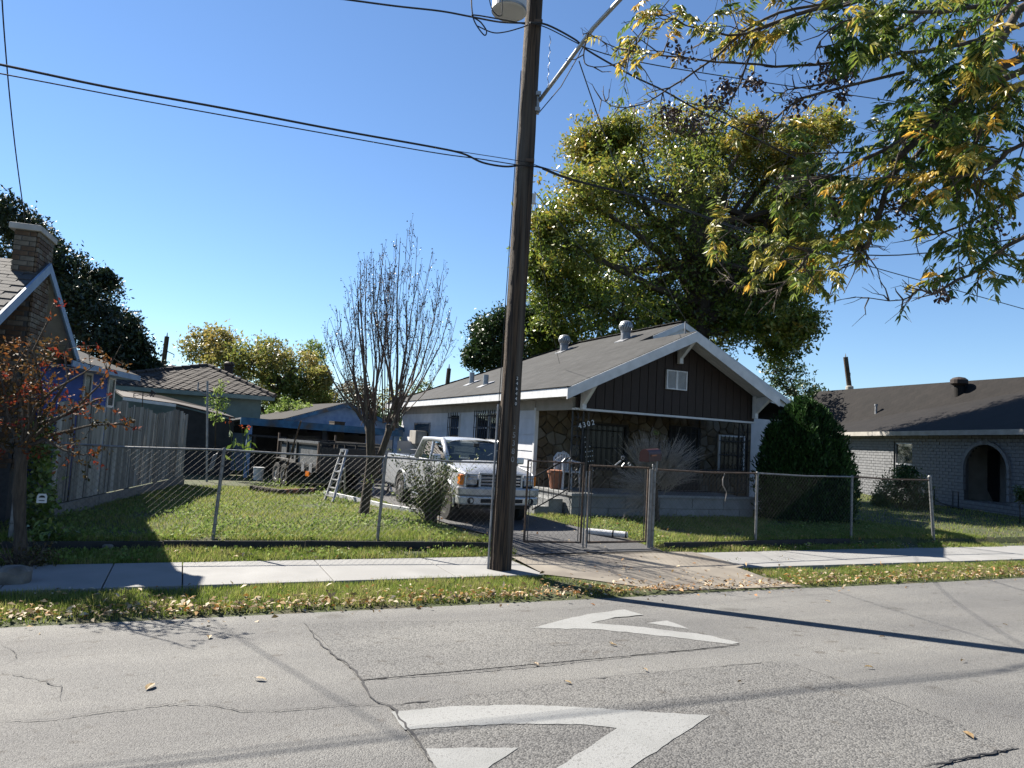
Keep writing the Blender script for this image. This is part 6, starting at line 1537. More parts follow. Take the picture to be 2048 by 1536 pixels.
# evergreen by the right end of the porch
random.seed(5)
eb = P(1612, 1040, Z=0); ev = thing('evergreen', 'big dark conical evergreen at the right end of the porch', 'evergreen', (eb.x, eb.y, 0))
MB().tube([(eb.x, eb.y, -.1), (eb.x, eb.y, 1.2), (eb.x-.05, eb.y, 2.2)], [.09, .06, .02], 8).build('trunk', M['bark'], ev)
C = []; Bd = []; Tn = []
def flame(x, y, z0, h, r, n, tv):
    hh = rng.random(n)**.8; th = rng.random(n)*2*math.pi; pr = np.where(hh < .35, .8+.2*(hh/.35), np.cos((hh-.35)/.65*1.5)**.6)
    lump = 1+.16*np.sin(th*5+hh*9)+.12*np.sin(th*11-hh*17)+.07*np.sin(th*19+hh*31)
    rr = r*pr*lump*np.sqrt(rng.uniform(.42, 1.0, n)); C.append(np.stack([x+rr*np.cos(th), y+rr*np.sin(th), z0+h*hh], 1))
    Bd.append(np.stack([np.cos(th)*.8, np.sin(th)*.8, np.full(n, 1.6)], 1)); Tn.append(np.clip(tv+rng.normal(size=n)*.2, 0, 1))
flame(eb.x-.12, eb.y, -.02, 2.95, 1.02, 19000, .4)
for dx, dy, h, r in ((.35,-.2,2.55,.62),(.55,.1,2.1,.62),(-.5,-.35,2.1,.6),(.1,-.6,2.0,.6),(-.35,.2,2.6,.5),(.75,-.25,1.75,.5),(-.75,0,1.9,.45),(.2,.4,2.7,.5),(-.62,.1,2.35,.42),(-.15,.1,3.05,.40),(.1,-.2,2.85,.4),(-.9,-.1,1.7,.42),(-.98,.15,2.3,.40),(-.8,-.25,2.0,.4)): flame(eb.x+dx, eb.y+dy, 0, h, r, 4200, .5)
C = np.concatenate(C); Bd = np.concatenate(Bd); n = len(C); u = unit(n)*.55+Bd*.6; u /= np.linalg.norm(u, axis=1, keepdims=True)
v = np.cross(u, unit(n)); v /= np.linalg.norm(v, axis=1, keepdims=True); s = rng.uniform(.06, .13, n)[:, None]
V = np.empty((n, 4, 3)); V[:, 0] = C; V[:, 1] = C+u*s*.45+v*s*.2; V[:, 2] = C+u*s; V[:, 3] = C+u*s*.45-v*s*.2
arr_mesh('foliage', V.reshape(-1, 3), np.arange(n*4).reshape(n, 4), M['lf_cone'], ev, np.concatenate(Tn))

# bare multi-stem crape myrtle on the lawn
random.seed(9)
bt = P(727, 1031, Z=0); DB = (bt-CP).dot(fw)
def Q(px, py, dd=0): return P(px, py, D=DB+dd)
bare = thing('bare_tree', 'leafless many-stemmed tree on the lawn with upright pale shoots', 'tree', tuple(bt))
MB().tube([bt+Vector((0,0,-.1)), bt, Q(734,980), Q(742,920), Q(741,870), Q(738,840)], [.115,.10,.088,.082,.085,.105], 12).build('trunk', M['bark'], bare, smooth=True)
MB().tube([Q(733,985), Q(748,945), Q(763,905), Q(776,868), Q(781,850)], [.06,.068,.062,.062,.085], 10).build('trunk', M['bark'], bare, smooth=True)
MB().tube([Q(738,860), Q(720,830), Q(690,800), Q(668,765), Q(650,725), Q(627,670)], [.03,.03,.022,.016,.01,.004], 7).build('stem', M['barkgrey'], bare)
def top_env(x): return prof(x, [(630, 690), (660, 640), (690, 590), (720, 520), (750, 490), (790, 480), (822, 434), (850, 480), (880, 520), (900, 590), (930, 640)])
tips = []
pod = []
for gx, gy, lo, hi, n_ in ((738, 838, 645, 800, 27), (781, 850, 745, 915, 30)):
    for i in range(n_):
        ex = lerp(lo, hi, (i+random.random())/n_); ey = max(top_env(ex)+random.uniform(0, 190)*random.random(), 432); dd = random.uniform(-.7, .7)
        sx0 = gx+random.uniform(-16, 16); p0 = Q(sx0, gy+random.uniform(-8, 14), random.uniform(-.07, .07)); mx = lerp(sx0, ex, .42)+(ex-gx)*.12
        pm = Q(mx+random.gauss(0, 5), lerp(gy, ey, .35), dd*.5); pm2 = Q(lerp(mx, ex, .6)+random.gauss(0, 7), lerp(gy, ey, .68), dd*.8); pe = Q(ex, ey, dd); r = random.choice((.006, .007, .008, .010, .012, .019, .026))
        st_ = MB().tube([p0, pm, pm2, pe], [r*1.15, r*.8, r*.5, .004], 6)
        for j in range(13):                         # side twigs
            k = random.uniform(.3, .97); a = pm.lerp(pm2, (k-.3)/.35) if k < .65 else pm2.lerp(pe, (k-.65)/.35)
            L = random.uniform(.15, .5)*(1.15-k*.6); d = Vector((random.uniform(-.55, .55), random.uniform(-.4, .4), random.uniform(.6, 1.1))).normalized()
            b = a+d*L; st_.tube([a, a.lerp(b, .5)+Vector(unit(1)[0])*.025, b], [.0045, .0035, .002], 3, False); pod.append(b); pod.append(a.lerp(b, .7)); 
            if random.random() < .6:
                c = b+Vector((random.uniform(-.5, .5), random.uniform(-.3, .3), .8)).normalized()*L*.5; st_.tube([a.lerp(b, .6), c], [.004, .002], 3, False); pod.append(c)
        st_.build('stem', M['twig' if i % 3 else 'barkgrey'], bare)
C = np.array([tuple(p) for p in pod for _ in range(2)])+rng.normal(size=(len(pod)*2, 3))*.012
o = leaf_obj('seed_pods', C, .028, 'lf_dead', bare, asp=.8, kind='stuff')

# red and orange crape myrtle on the left verge
random.seed(31)
lt0 = GG(42, 1150); DL = (lt0-CP).dot(fw)
def Q(px, py, dd=0): return P(px, py, D=DL+dd)
lt_ = thing('street_tree', 'small street tree with orange and red leaves at the left edge', 'tree', tuple(lt0))
MB().tube([lt0+Vector((0,0,-.1)), lt0+Vector((0,0,.02)), Q(42,1110), Q(40,1050), Q(38,980), Q(42,930), Q(45,895)], [.16,.11,.075,.058,.07,.06,.08], 12).build('trunk', M['bark'], lt_, smooth=True)
br = [((45,895),(70,860),(85,800),(70,700),(100,640),(110,600)), ((48,890),(95,850),(150,815),(200,770),(240,690)), ((45,895),(110,868),(180,850),(250,848),(282,862)), ((42,900),(20,850),(8,780),(-10,700)), ((44,890),(50,820),(30,740),(60,680)),
      ((60,870),(110,800),(140,760),(130,700),(140,680)), ((50,895),(90,880),(130,900),(170,910),(195,905)), ((46,880),(75,810),(110,780),(165,745),(190,730)), ((38,905),(10,900),(-30,870)), ((70,850),(130,830),(190,800),(205,795)), ((60,860),(60,790),(95,735),(85,690))]
C = []; T_ = []
for b in br:
    dd = random.uniform(-.6, .6); pts_ = [Q(x+random.uniform(-4, 4), y, dd*i/len(b)) for i, (x, y) in enumerate(b)]; k = len(pts_)
    sb_ = MB().tube(pts_, [lerp(.024, .003, i/(k-1)) for i in range(k)], 6)
    for j in range(10):
        f = random.uniform(.25, 1); i0 = min(int(f*(k-1)), k-2); a = pts_[i0].lerp(pts_[i0+1], f*(k-1)-i0)
        L = random.uniform(.08, .38); d = (Vector(unit(1)[0])+Vector((.1, 0, .25))).normalized(); e = a+d*L; sb_.tube([a, a.lerp(e, .5)+Vector(unit(1)[0])*.02, e], [.005, .0035, .002], 3, False)
        nl = random.randint(5, 14); tv = random.random()
        for q in range(nl): C.append(tuple(a.lerp(e, random.uniform(.3, 1.05))+Vector(unit(1)[0])*.035)); T_.append(tv+random.uniform(-.15, .15))
    sb_.build('limb', M['bark'], lt_)
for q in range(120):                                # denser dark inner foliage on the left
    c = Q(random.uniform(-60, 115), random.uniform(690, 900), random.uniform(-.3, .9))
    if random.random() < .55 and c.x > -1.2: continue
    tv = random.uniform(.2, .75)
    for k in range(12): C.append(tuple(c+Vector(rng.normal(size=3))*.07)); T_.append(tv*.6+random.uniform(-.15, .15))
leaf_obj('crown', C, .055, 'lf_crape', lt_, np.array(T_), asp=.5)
C = [tuple(lt0+Vector((random.gauss(.06, .13), random.gauss(0, .13), abs(random.gauss(.05, .12))))) for _ in range(700)]
o = leaf_obj('sucker_growth', C, .05, 'lf_brown', lt_, kind='stuff')
mb = MB()
for k in range(26):
    a = random.uniform(0, 6.28); mb.tube([lt0+Vector((.1*math.cos(a), .1*math.sin(a), 0)), lt0+Vector((.24*math.cos(a), .24*math.sin(a), random.uniform(.1, .3)))], [.008, .003], 4)
o = mb.build('sucker_twigs', M['twig'], lt_); o['kind'] = 'stuff'
# vine on the end of the fences
random.seed(41)
C = []; 
for k in range(330):
    c = P(random.gauss(80, 13), random.uniform(845, 1065), D=random.uniform(9.75, 10.2))
    for j in range(5): C.append(tuple(c+Vector(rng.normal(size=3))*.05))
vb = P(80, 1060, D=10); vb.z = 0; vi = thing('climbing_vine', 'bright green vine climbing the end of the wooden fence', 'vine', tuple(vb))
MB().tube([Vector((P(82,1062,D=10).x, P(82,1062,D=10).y, -.05)), P(85,990,D=10), P(78,920,D=10), P(88,850,D=10)], [.02,.015,.012,.006], 6).build('stem', M['bark'], vi); leaf_obj('foliage', C, .075, 'lf_vine', vi, asp=.75)
# shrub in front of the pickup
def shrub(name, label, base, tops, n_stem, per, lsize, m, cat='shrub', twm='twig', rad=.05, D=None, spr=.06, tint=None):
    t = thing(name, label, cat, tuple(base)); C = []; mb = MB(); T2 = []
    for i in range(n_stem):
        e = Vector(random.choice(tops))+Vector(unit(1)[0])*rad*random.random()*3; b = base+Vector((random.gauss(0, .04), random.gauss(0, .04), -.03))
        m_ = b.lerp(e, .5)+Vector((0,0,.06)); mb.tube([b, m_, e], [.009, .006, .0025], 4, False)
        for j in range(per):
            f = random.uniform(.3, 1.05); p = (b.lerp(m_, f*2) if f < .5 else m_.lerp(e, f*2-1)); C.append(tuple(p+Vector(rng.normal(size=3))*spr)); T2.append(rng.normal()*.2+.45)
    o = mb.build('stems', M[twm], t); o['kind'] = 'stuff'
    leaf_obj('foliage', C, lsize, m, t, np.array(T2)); return t
sb0 = GG(864, 1046); DS = (sb0-CP).dot(fw)
shrub('shrub', 'leggy green shrub growing in front of the pickup headlight', sb0, [P(random.gauss(862, 38), random.uniform(898, 1005), D=DS+random.uniform(-.35, .12)) for _ in range(60)], 75, 46, .058, 'lf_shrub', spr=.05)
# dry spiky shrub by the porch
random.seed(51)
db = P(1316, 1046, Z=0); DD = (db-CP).dot(fw); t = thing('dry_shrub', 'grey dried spiky shrub in front of the porch railing', 'shrub', tuple(db))
MB().tube([db+Vector((0,0,-.05)), P(1313,1000,D=DD), P(1310,950,D=DD)], [.05,.045,.03], 8).build('trunk', M['bark'], t)
mb = MB()
for cx_, cy_, tx_, ty_, sp, n_ in ((1300,960,1288,890,22,210),(1325,950,1352,905,26,230),(1295,975,1262,960,24,150),(1290,1000,1272,1010,20,120),(1330,970,1360,940,22,150),(1310,950,1310,915,26,150)):
    for k in range(n_):
        dd = random.uniform(-.4, .4); a = P(cx_+random.gauss(0, 8), cy_+random.gauss(0, 8), D=DD+dd*.3); e = P(tx_+random.gauss(0, sp), ty_+random.gauss(0, sp*.7), D=DD+dd)
        m_ = a.lerp(e, .55)+Vector((0,0,random.uniform(-.03, .05))); mb.tube([a, m_, e], [.005, .004, .002], 3, False)
        for q_ in range(2): mb.tube([m_.lerp(e, random.random()*.7), m_.lerp(e, .6)+Vector(unit(1)[0])*.09], [.003, .0015], 3, False)
o = mb.build('twigs', M['drytwig'], t); o['kind'] = 'stuff'
leaf_obj('leaf_tuft', [tuple(P(1312+random.gauss(0, 4), 866+random.gauss(0, 3), D=DD)) for _ in range(26)], .05, 'lf_bright', t, kind='stuff')
# bush below the right house window, small plant at the frame edge, canna, weeds
rb = P(1800, 1012, Z=0); DR = 24.5; rb = P(1800, 1005, D=DR); rb.z = 0
tree('flowering_bush', 'twiggy bush with pale tufts below the right house window', [rb, rb+Vector((0,0,.6))], .04, lob([(1775,985,24),(1800,965,28),(1830,980,26),(1845,1000,18),(1760,1000,16),(1810,1000,24)], DR, .01), 60, 16, .10, 'lf_shrub', cat='bush', tw=.008)
tree('upright_bush', 'dark leafy stem rising above the bush by the right house window', [rb+Vector((.15,.1,0)), P(1815,955,D=DR)], .03, lob([(1815,948,14),(1808,965,14)], DR, .01), 26, 12, .13, 'lf_cone', cat='bush', tw=.008)
rp = P(2040, 1010, D=20.5); tree('corner_plant', 'small leafy plant by the right house at the frame edge', [Vector((rp.x, rp.y, 0)), rp], .02, lob([(2040,985,10),(2046,1000,10)], 20.5, .01), 20, 10, .1, 'lf_round', cat='plant', tw=.006)
cb = P(488, 935, D=20.2); can = thing('canna_plant', 'tall leafy plant with orange flowers left of the carport', 'plant', (cb.x, cb.y, 0)); mb = MB()
for px, py in ((458,842),(483,853),(497,858)):
    f = P(px, py, D=20.2); mb = MB().tube([Vector((cb.x, cb.y, 0))+Vector((random.uniform(-.2,.2),0,0)), f], [.015,.008], 5); mb.build('stem', M['lf_vine'], can)
    leaf_obj('flower', [tuple(f+Vector(rng.normal(size=3))*.035) for _ in range(10)], .055, 'flower', can, asp=.7)
for k in range(13):
    p = P(random.gauss(482, 17), random.uniform(872, 925), D=20.2+random.uniform(-.3,.3)); leaf_obj('leaf', [tuple(p)], .27, 'lf_vine', can, np.array([random.random()]), asp=.42, bias=(0,0,.8))
def ground_patch(name, label, cat, pix, n, lsize, m, h=.1, rad=.12):
    C = []; p0 = GG(*pix[0]); t = thing(name, label, cat, tuple(p0))
    for k in range(n):
        px, py = random.choice(pix); p = GG(px, py); C.append((p.x+random.gauss(0, rad), p.y+random.gauss(0, rad*.6), gz(p.x, p.y)+abs(random.gauss(0, h))))
    leaf_obj('foliage', C, lsize, m, t); return t
ground_patch('weed_mound', 'grey green weed mound beside the right edge of the driveway apron', 'weeds', [(1455,1137),(1480,1136),(1505,1134),(1530,1133),(1560,1131)], 1500, .035, 'lf_shrub', .045, .13)
ground_patch('weed_clump', 'leafy green weeds at the left fence corner by the pavement', 'weeds', [(75,1115),(95,1112),(110,1118),(60,1122)], 260, .09, 'lf_vine', .08, .10)
ground_patch('weed_clump', 'bright weeds at the foot of the second fence post', 'weeds', [(415,1062),(432,1066),(405,1070)], 200, .06, 'lf_bright', .06, .09)
ground_patch('weed_bed', 'mixed weeds growing along the scalloped edging by the trailer', 'weeds', [(530,972),(560,970),(600,975),(630,982),(650,992)], 700, .07, 'lf_bright', .07, .22)

# grass: blades over verge and lawns
def blades(n, x0, x1, y0, y1, h0, h1, wd, keep, clump=.0):
    X = rng.uniform(x0, x1, n); Y = rng.uniform(y0, y1, n)
    bare_ = np.sin(X*1.3+np.sin(Y*2.2)*1.2)+np.sin(Y*2.7+X*.7)+.8*np.sin(X*4.1-Y*3.3)
    ok = np.array([keep(x, y) for x, y in zip(X, Y)], dtype=bool) & (bare_ > -1.75+rng.normal(size=n)*.35); X, Y = X[ok], Y[ok]; n = len(X)
    Z = np.array([gz(x, y) for x, y in zip(X, Y)]); pat = .5+.5*np.sin(X*2.1+np.sin(Y*1.7)*1.5)*np.sin(Y*2.9+X*.8)
    pat2 = .5+.5*np.sin(X*7.3+Y*3.1)*np.sin(Y*8.7-X*2.3)
    H = rng.uniform(h0, h1, n)*(.6+.45*pat+.3*pat2); a = rng.random(n)*2*math.pi; ln = rng.uniform(.1, .9, n)*H
    w2 = wd*rng.uniform(.6, 1.5, n); V = np.empty((n, 3, 3))
    V[:, 0] = np.stack([X-np.sin(a)*w2, Y+np.cos(a)*w2, Z-.01], 1); V[:, 1] = np.stack([X+np.sin(a)*w2, Y-np.cos(a)*w2, Z-.01], 1)
    V[:, 2] = np.stack([X+np.cos(a)*ln, Y+np.sin(a)*ln, Z+H], 1)
    return V.reshape(-1, 3), np.clip(.25+.35*pat2+.2*pat+rng.normal(size=n)*.2, 0, 1)
def nodrive(x, y): return drivemask(x, y) < .8 and not (y > 10.5 and 4.25 < x < 6.85)
def yard(x, y):
    if not nodrive(x, y): return False
    if 7.75 < x < 13.1 and y > 13.55: return False
    if 6.9 < x < 7.9 and y > 13.9: return False
    if y > 10.2 and (x+1.78)*fd.y-(y-12.85)*fd.x < .02 and y > 12.8: return False
    yc = 9.7+(y-9.7)*(.46/max(.2, (.46+fenceoff(x)))) if y > 9.7 else y
    if 10.04 < yc < 10.12: return False
    return True
parts_ = []
def verge(x, y): return nodrive(x, y) and not (x > 4.4 and x < 7.9 and y > 8.3)
parts_.append(blades(62000, -6.5, 5.6, 7.36, 8.34, .035, .085, .004, lambda x, y: verge(x, y) and random.random() < min(1, (y-7.3)/.35)))
parts_.append(blades(60000, 7.6, 22, 7.36, 8.4, .03, .075, .0045, lambda x, y: verge(x, y) and random.random() < min(1, (y-7.3)/.3)))
parts_.append(blades(52000, -4, 4.9, 9.69, 11.2, .04, .09, .0045, yard)); parts_.append(blades(44000, 7.2, 16.5, 9.72, 11.3, .035, .08, .005, yard))
parts_.append(blades(60000, -2, 4.5, 11.0, 19.5, .03, .075, .006, yard)); parts_.append(blades(36000, 6.8, 16, 11.2, 14.2, .03, .075, .006, yard))
parts_.append(blades(26000, 13, 30, 9.8, 24, .03, .08, .011, lambda x, y: yard(x, y))); parts_.append(blades(9000, -7, -1.8, 9.7, 13.5, .04, .09, .007, lambda x, y: True))
V = np.concatenate([p[0] for p in parts_]); T_ = np.concatenate([p[1] for p in parts_])
arr_mesh('grass', V, np.arange(len(V)).reshape(-1, 3), M['grass'], None, T_, 'stuff')
# broad-leaved weeds and clover in the lawn
C = []
for k in range(15000):
    x, y = random.uniform(-1.7, 4.6), 9.75+abs(random.gauss(0, 3.0))
    if random.random() < .3: x, y = random.uniform(7.2, 15), random.uniform(9.75, 13.5)
    if not yard(x, y) or y > 18: continue
    if math.sin(x*2.3+y)+math.sin(y*1.9-x*1.1) < random.uniform(-1.3, .6): continue
    C.append((x, y, gz(x, y)+random.uniform(.015, .07)))
leaf_obj('clover', C, .045, 'lf_bright', kind='stuff', asp=.8, bias=(0, 0, .15))

# fallen leaves
random.seed(77)
C = []; 
def litter(n, fx, fy, zf):
    for k in range(n):
        x, y = fx(), fy()
        if drivemask(x, y) > .5 and y > 7.5 and random.random() < .72: continue
        C.append((x, y, zf(x, y)+random.uniform(.004, .03)))
def lz_(x, y): return max(gz(x, y), rz(y) if y < 7.45 else -9, prof(y, DRIVEP)+.018 if drivemask(x, y) > .5 else -9)
litter(2100, lambda: random.uniform(-5, 6), lambda: 7.40+abs(random.gauss(0, .20)), lambda x, y: lz_(x, y)+.02)
litter(2300, lambda: random.uniform(4.6, 18), lambda: 7.38+abs(random.gauss(0, .28)), lambda x, y: lz_(x, y)+.02)
litter(500, lambda: random.uniform(-5, 18), lambda: random.uniform(7.5, 8.3), lambda x, y: lz_(x, y)+.04)
litter(260, lambda: random.uniform(5, 9), lambda: random.uniform(7.45, 9.7), lz_); litter(300, lambda: random.uniform(-1.5, 15), lambda: random.uniform(9.6, 10.3), lambda x, y: lz_(x, y)+.03)
litter(130, lambda: random.uniform(4, 9), lambda: random.uniform(10.2, 13), lambda x, y: lz_(x, y)+.03)
litter(90, lambda: random.uniform(-4, 14), lambda: random.uniform(6.9, 7.4), lz_)
C = np.array(C); n = len(C); u = unit(n)*[1, 1, .28]; u /= np.linalg.norm(u, axis=1, keepdims=True); v = np.cross(u, unit(n)*[.3, .3, 1]); v /= np.linalg.norm(v, axis=1, keepdims=True)
s = rng.uniform(.03, .085, n)[:, None]; up_ = np.array([0, 0, 1.])
V = np.empty((n, 4, 3)); V[:, 0] = C; V[:, 1] = C+u*s*.5+v*s*.24+up_*s*.16; V[:, 2] = C+u*s+up_*s*.06; V[:, 3] = C+u*s*.5-v*s*.24+up_*s*.16
arr_mesh('fallen_leaves', V.reshape(-1, 3), np.arange(n*4).reshape(n, 4), M['litter'], None, rng.random(n), 'stuff')
for i, (px, py, ln) in enumerate([(1226,1293,.075),(1135,1369,.07),(1290,1343,.06),(1222,1290,.05),(1738,1338,.07),(1925,1325,.06),(520,1362,.10),(300,1377,.12),(1480,1368,.05),(1072,1332,.06),(418,1277,.10),(1936,1474,.10),(1765,1277,.06),(1655,1205,.08),(2010,1252,.05)]):
    p = GR(px, py)+Vector((0, 0, .012)); a = random.uniform(0, 6.28); d = Vector((math.cos(a), math.sin(a), 0)); e = Vector((-d.y, d.x, 0)); q = MB()
    pr = [(0, 0), (.25, .16), (.5, .2), (.78, .13), (1, 0)]; q.v = [tuple(p+d*ln*(k-.5)+Vector((0,0,.006*math.sin(k*3)))) for k, w_ in pr]
    q.v += [tuple(p+d*ln*(k-.5)+e*ln*w_+Vector((0,0,.010))) for k, w_ in pr[1:-1]]+[tuple(p+d*ln*(k-.5)-e*ln*w_+Vector((0,0,.012))) for k, w_ in pr[1:-1]]
    q.f = [(0,5,1),(1,5,6,2),(2,6,7,3),(3,7,4),(0,1,8),(1,2,9,8),(2,3,10,9),(3,4,10)]
    o = q.build('fallen_leaf', M['fallen_tan'] if 'fallen_tan' in M else M.setdefault('fallen_tan', mat('fallen_tan', (.26,.18,.07), (.17,.11,.05), .6, 20)))
    tag(o, 'single dry tan leaf lying on the grey street', 'leaf', 'single leaves scattered on the street')

# ------------------------------------------------------------------ overhanging pecan branches, trunk out of frame to the right
random.seed(101)
tk = Vector((9.6, -3.6, -.1)); pec = thing('pecan_tree', 'overhanging tree branches with green and golden compound leaves at the upper right', 'tree', tuple(tk))
fk = Vector((9.3, -3.0, 3.3)); MB().tube([tk+Vector((0,0,-.1)), tk+Vector((0,.1,.2)), tk.lerp(fk, .5), fk], [.42,.34,.28,.24], 14).build('trunk', M['pecanbark'], pec, smooth=True)
def z3(x, y): return (1150+x*.4385, y*.4385)
LB = [([(2300,-100),(1850,350),(1700,490),(1500,640),(1300,740),(1100,820),(1010,815)],6.3,.045),
 ([(2200,200),(1800,480),(1700,560),(1550,720),(1400,820),(1250,890),(1080,905),(920,880)],6.8,.045),
 ([(2500,700),(2048,880),(1900,960),(1690,1060),(1560,1080)],6.6,.03),
 ([(2500,900),(2048,1080),(1900,1170),(1840,1230),(1700,1300),(1640,1340),(1560,1320),(1500,1370),(1280,1355)],6.0,.022),
 ([(2100,300),(1500,700),(1450,780),(1390,960),(1340,1100),(1310,1130),(1200,1110),(1080,1150),(1040,1200),(960,1290),(850,1330),(750,1310),(690,1260)],6.5,.035),
 ([(2100,-200),(1500,120),(1300,250),(1200,370),(1000,400),(940,440)],6.9,.03),
 ([(2300,50),(1850,180),(1600,230),(1300,270),(1000,300),(750,290),(400,250),(200,220),(60,150)],7.2,.026),
 ([(2000,-260),(1300,0),(1100,40),(840,130),(700,160),(500,110),(380,60)],7.0,.03),
 ([(1200,10),(850,130),(800,250),(720,440),(560,560),(430,590)],7.1,.018),
 ([(1250,0),(860,90),(640,260),(500,360),(400,420),(310,475),(200,490),(120,455)],7.3,.016),
 ([(1500,330),(1100,430),(980,480),(890,560),(800,570),(700,520),(560,480)],6.7,.016),
 ([(2400,300),(2000,420),(1850,600),(1800,750),(1750,900)],6.0,.03),
 ([(2300,-50),(1700,50),(1400,60),(1200,110),(1100,220)],6.1,.024),
 ([(2500,500),(2048,650),(1900,760),(1780,800),(1600,830),(1450,800)],5.8,.024),
 ([(2300,-200),(2000,0),(1900,150),(1900,300)],5.6,.026),
 ([(1900,550),(1650,620),(1300,690),(1050,700),(980,690)],7.4,.016),
 ([(1310,1130),(1330,1180),(1250,1200),(1170,1270)],6.4,.012), ([(1090,1150),(900,1100),(750,1000),(640,1010)],6.7,.012), ([(720,1270),(650,1180),(640,1080)],6.6,.009),
 ([(60,150),(40,250),(60,300),(160,300),(260,260)],7.2,.009), ([(380,60),(300,150),(250,210)],7.0,.009)]
def zxy(p):
    dd = p-CP; zc = dd.dot(fw); return ((1024+FPX*dd.dot(CR)/zc-1150)/.4385, (768-FPX*dd.dot(CU)/zc)/.4385)
def dens(p):
    x, y = zxy(p)
    y += 60
    for x0, x1, y0, y1, d_ in ZONES:
        if x0 < x < x1 and y0 < y < y1: return d_
    return .004
ZONES = [(230,520,40,330,.42),(480,1000,-400,235,.62),(1000,1120,-400,190,.7),(1120,1500,-400,300,.95),(1500,2600,-400,640,1.),(980,1260,600,900,.75),(1260,1500,560,760,.6),(1500,2600,640,960,.85),(1200,1420,860,1160,.8),
 (600,730,970,1260,.55),(830,1230,950,1330,.55),(1560,2600,960,1340,.42),(1150,1340,1160,1290,.35),(0,230,60,330,.015),(1420,1560,760,960,.4)]
twigs = []; dead = []
for pl, D, r in LB:
    n_ = len(pl); pts_ = [P(*z3(*q), D=D+random.uniform(-.12, .12)) for q in pl]
    if pl[0][0] > 1900 or pl[0][1] < 5: pts_ = [fk, fk.lerp(pts_[0], .55)+Vector((0,0,.5))]+pts_
    k = len(pts_); fine = []
    for i in range(k-1):
        p0, p1, p2, p3 = pts_[max(i-1, 0)], pts_[i], pts_[i+1], pts_[min(i+2, k-1)]
        for q in range(3):
            t_ = q/3; fine.append(.5*((2*p1)+(p2-p0)*t_+(2*p0-5*p1+4*p2-p3)*t_*t_+(3*p1-p0-3*p2+p3)*t_**3)+Vector(unit(1)[0])*r*.35)
    fine.append(pts_[-1]); m_ = len(fine); off = 6 if len(pts_) > n_ else 0
    lm = MB().tube(fine, [lerp(r*1.5, r*.95, i/max(1, off)) if i < off else lerp(r, .0035, ((i-off)/(m_-1-off))**.8) for i in range(m_)], 7)
    for i in range(off+2, m_):
        for q in range(2 if r > .012 else 1):
            if random.random() < .25: continue
            a = fine[i]; tg = (fine[min(i+1, m_-1)]-fine[i-1]).normalized(); d = (tg*.7+Vector(unit(1)[0])*.9+Vector((0,0,-.1))).normalized(); L = random.uniform(.15, .55) if dens(a) > .1 else random.uniform(.06, .24)
            e = a+d*L+Vector((0,0,random.uniform(-.08, .06))); md = a.lerp(e, .5)+Vector(unit(1)[0])*.03; lm.tube([a, md, e], [.007, .005, .0025], 4, False)
            for h in range(random.randint(0, 2)): 
                f_ = md.lerp(e, random.random()); g_ = f_+(d+Vector(unit(1)[0])*.8).normalized()*random.uniform(.06, .2); lm.tube([f_, g_], [.003, .0015], 3, False); twigs.append((g_, d))
            twigs.append((e, d)); twigs.append((md, d))
    lm.build('limb', M['pecanbark'], pec, smooth=True)
# one compound leaf: drooping stalk with pairs of pointed leaflets
def compound(mb, o, d, L, droop, sc=1.):
    side = d.cross(Vector((0,0,1))); side = side.normalized() if side.length > .05 else Vector((1,0,0)); prev = o; npair = random.randint(3, 5)
    pts_ = []
    for i in range(npair+1):
        k = i/npair; p = o+d*L*k+Vector((0,0,-droop*L*k*k)); pts_.append(p)
    mb.tube(pts_, [.0022]*len(pts_), 3, False)
    for i, p in enumerate(pts_[1:]):
        tg = (p-pts_[i]).normalized()
        for sg in ((-1, 1) if i < npair-1 else (-1, 0, 1)):
            ld = (tg*(.55 if sg else 1)+side*sg*.8+Vector((0,0,-.15-random.random()*.6))+Vector(unit(1)[0])*.25).normalized(); LL = random.uniform(.068, .108)*sc; wv = ld.cross(tg+Vector(unit(1)[0])*.7).normalized()*LL*random.uniform(.13, .19)
            a = p; b = p+ld*LL*.4; c = p+ld*LL+Vector((0,0,-.012)); hump = ld.cross(wv).normalized()*LL*.05
            mb.add([a, b+wv+hump, c, b-wv+hump, b-hump], [(0,1,4),(1,2,4),(2,3,4),(3,0,4)])
protos = []
for k in range(10):
    mb = MB(); compound(mb, Vector((0,0,0)), Vector((1,0,0)), random.uniform(.13, .22), random.uniform(.1, .6)); me = bpy.data.meshes.new('leaf'); me.from_pydata(mb.v, [], mb.f); me.update(); me.materials.append(M['lf_pecan']); protos.append(me)
cand = [(p, d) for p, d in twigs for _ in range(3) if random.random() < dens(p)]
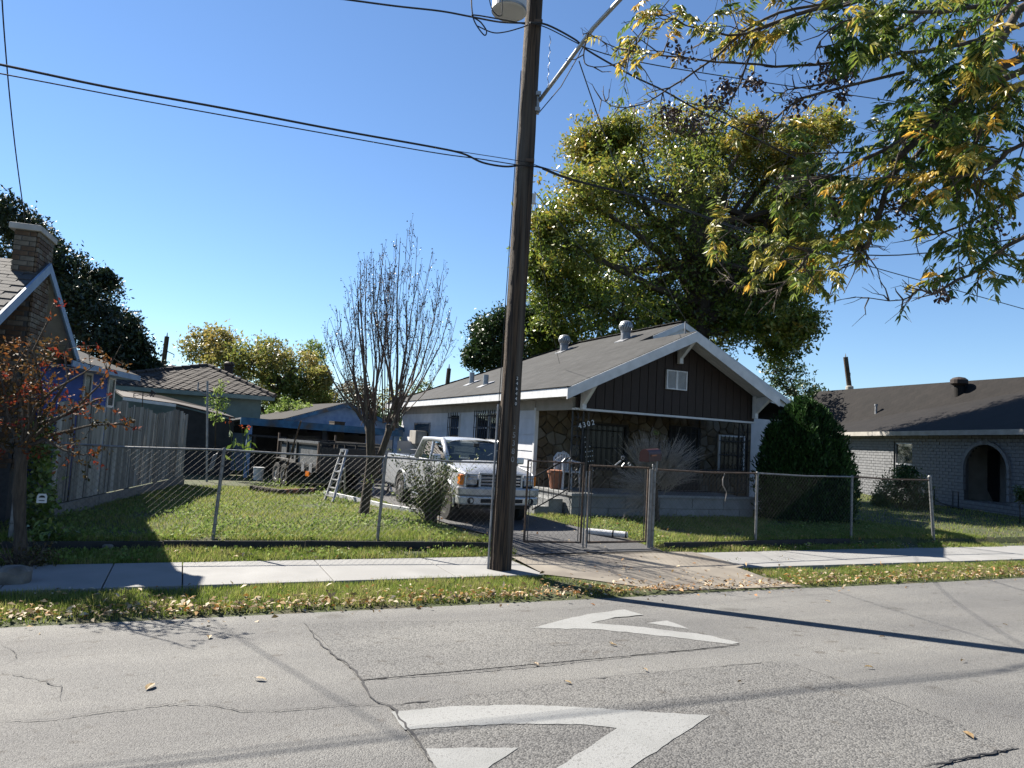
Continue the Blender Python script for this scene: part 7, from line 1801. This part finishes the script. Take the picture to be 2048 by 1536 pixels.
for k in range(760):                                # the dense mass of foliage to the right
    zx, zy = random.uniform(1180, 2150), random.uniform(-80, 860)
    if zy > 620 and zx < 1560 and random.random() < .7: continue
    if zy > 300 and zx < 1600 and zy < 560 and random.random() < .6: continue
    if zx < 1500 and 230 < zy < 620: continue
    if random.random() > .35+.65*clamp((zx-1200)/600): continue
    if math.sin(zx*.011+1)+math.sin(zy*.013+zx*.004) < random.uniform(-1.6, .3): continue
    cand.append((P(*z3(zx, zy-60), D=random.uniform(5.4, 8.8)), Vector(unit(1)[0])))
random.shuffle(cand)
def near(c): return (c[0]-CP).dot(fw)
sel = sorted(cand, key=near); big = sel[:300]; rest_ = sel[300:]
for p, d in big:
    dh = Vector((d.x, d.y, d.z*.5)).normalized() if Vector((d.x, d.y, d.z*.5)).length > .01 else Vector((1,0,0)); sd2 = dh.cross(Vector((0,0,1))); sd2 = sd2.normalized() if sd2.length > .05 else Vector((0,1,0))
    share('leaf', random.choice(protos), pec, basis(p, dh, -sd2, dh.cross(-sd2)))
V_, F_, T_ = [], [], []
mb = MB()
for p, d in rest_:
    n0_ = len(mb.f); dh = Vector((d.x, d.y, d.z*.5)).normalized(); compound(mb, p, dh, random.uniform(.13, .22), random.uniform(.1, .6))
    x, y = zxy(p); tv = random.random()*.62+(.3 if (x < 1000 or (y > 1000 and x < 1700)) else 0)
    T_ += [clamp(tv+random.uniform(-.06, .06))]*(len(mb.f)-n0_)
o = mb.build('foliage', M['lf_pecan2'], pec); o['kind'] = 'stuff'
at = o.data.attributes.new('tint', 'FLOAT', 'FACE'); at.data.foreach_set('value', np.array(T_, dtype=np.float32))
C = []
for cx_, cy_, r_, n_ in ((480,240,60,90),(440,520,60,170),(700,400,50,110),(560,560,70,110),(820,380,45,110),(1150,340,70,200),(1000,470,50,90),(1220,430,40,70),(960,850,50,150),(1130,840,60,160),(1200,960,60,160),(1500,930,90,320),(860,560,35,50),(1680,1340,40,80),(1900,1000,80,160),(640,450,50,80),(1250,340,40,80)):
    for k in range(n_): C.append(tuple(P(*z3(cx_+random.gauss(0, r_*.55), cy_+random.gauss(0, r_*.5)), D=6.9+random.uniform(-.35, .35))))
leaf_obj('dead_clusters', C, .05, 'lf_dead', pec, kind='stuff', asp=.6, bias=(0,0,-.5))
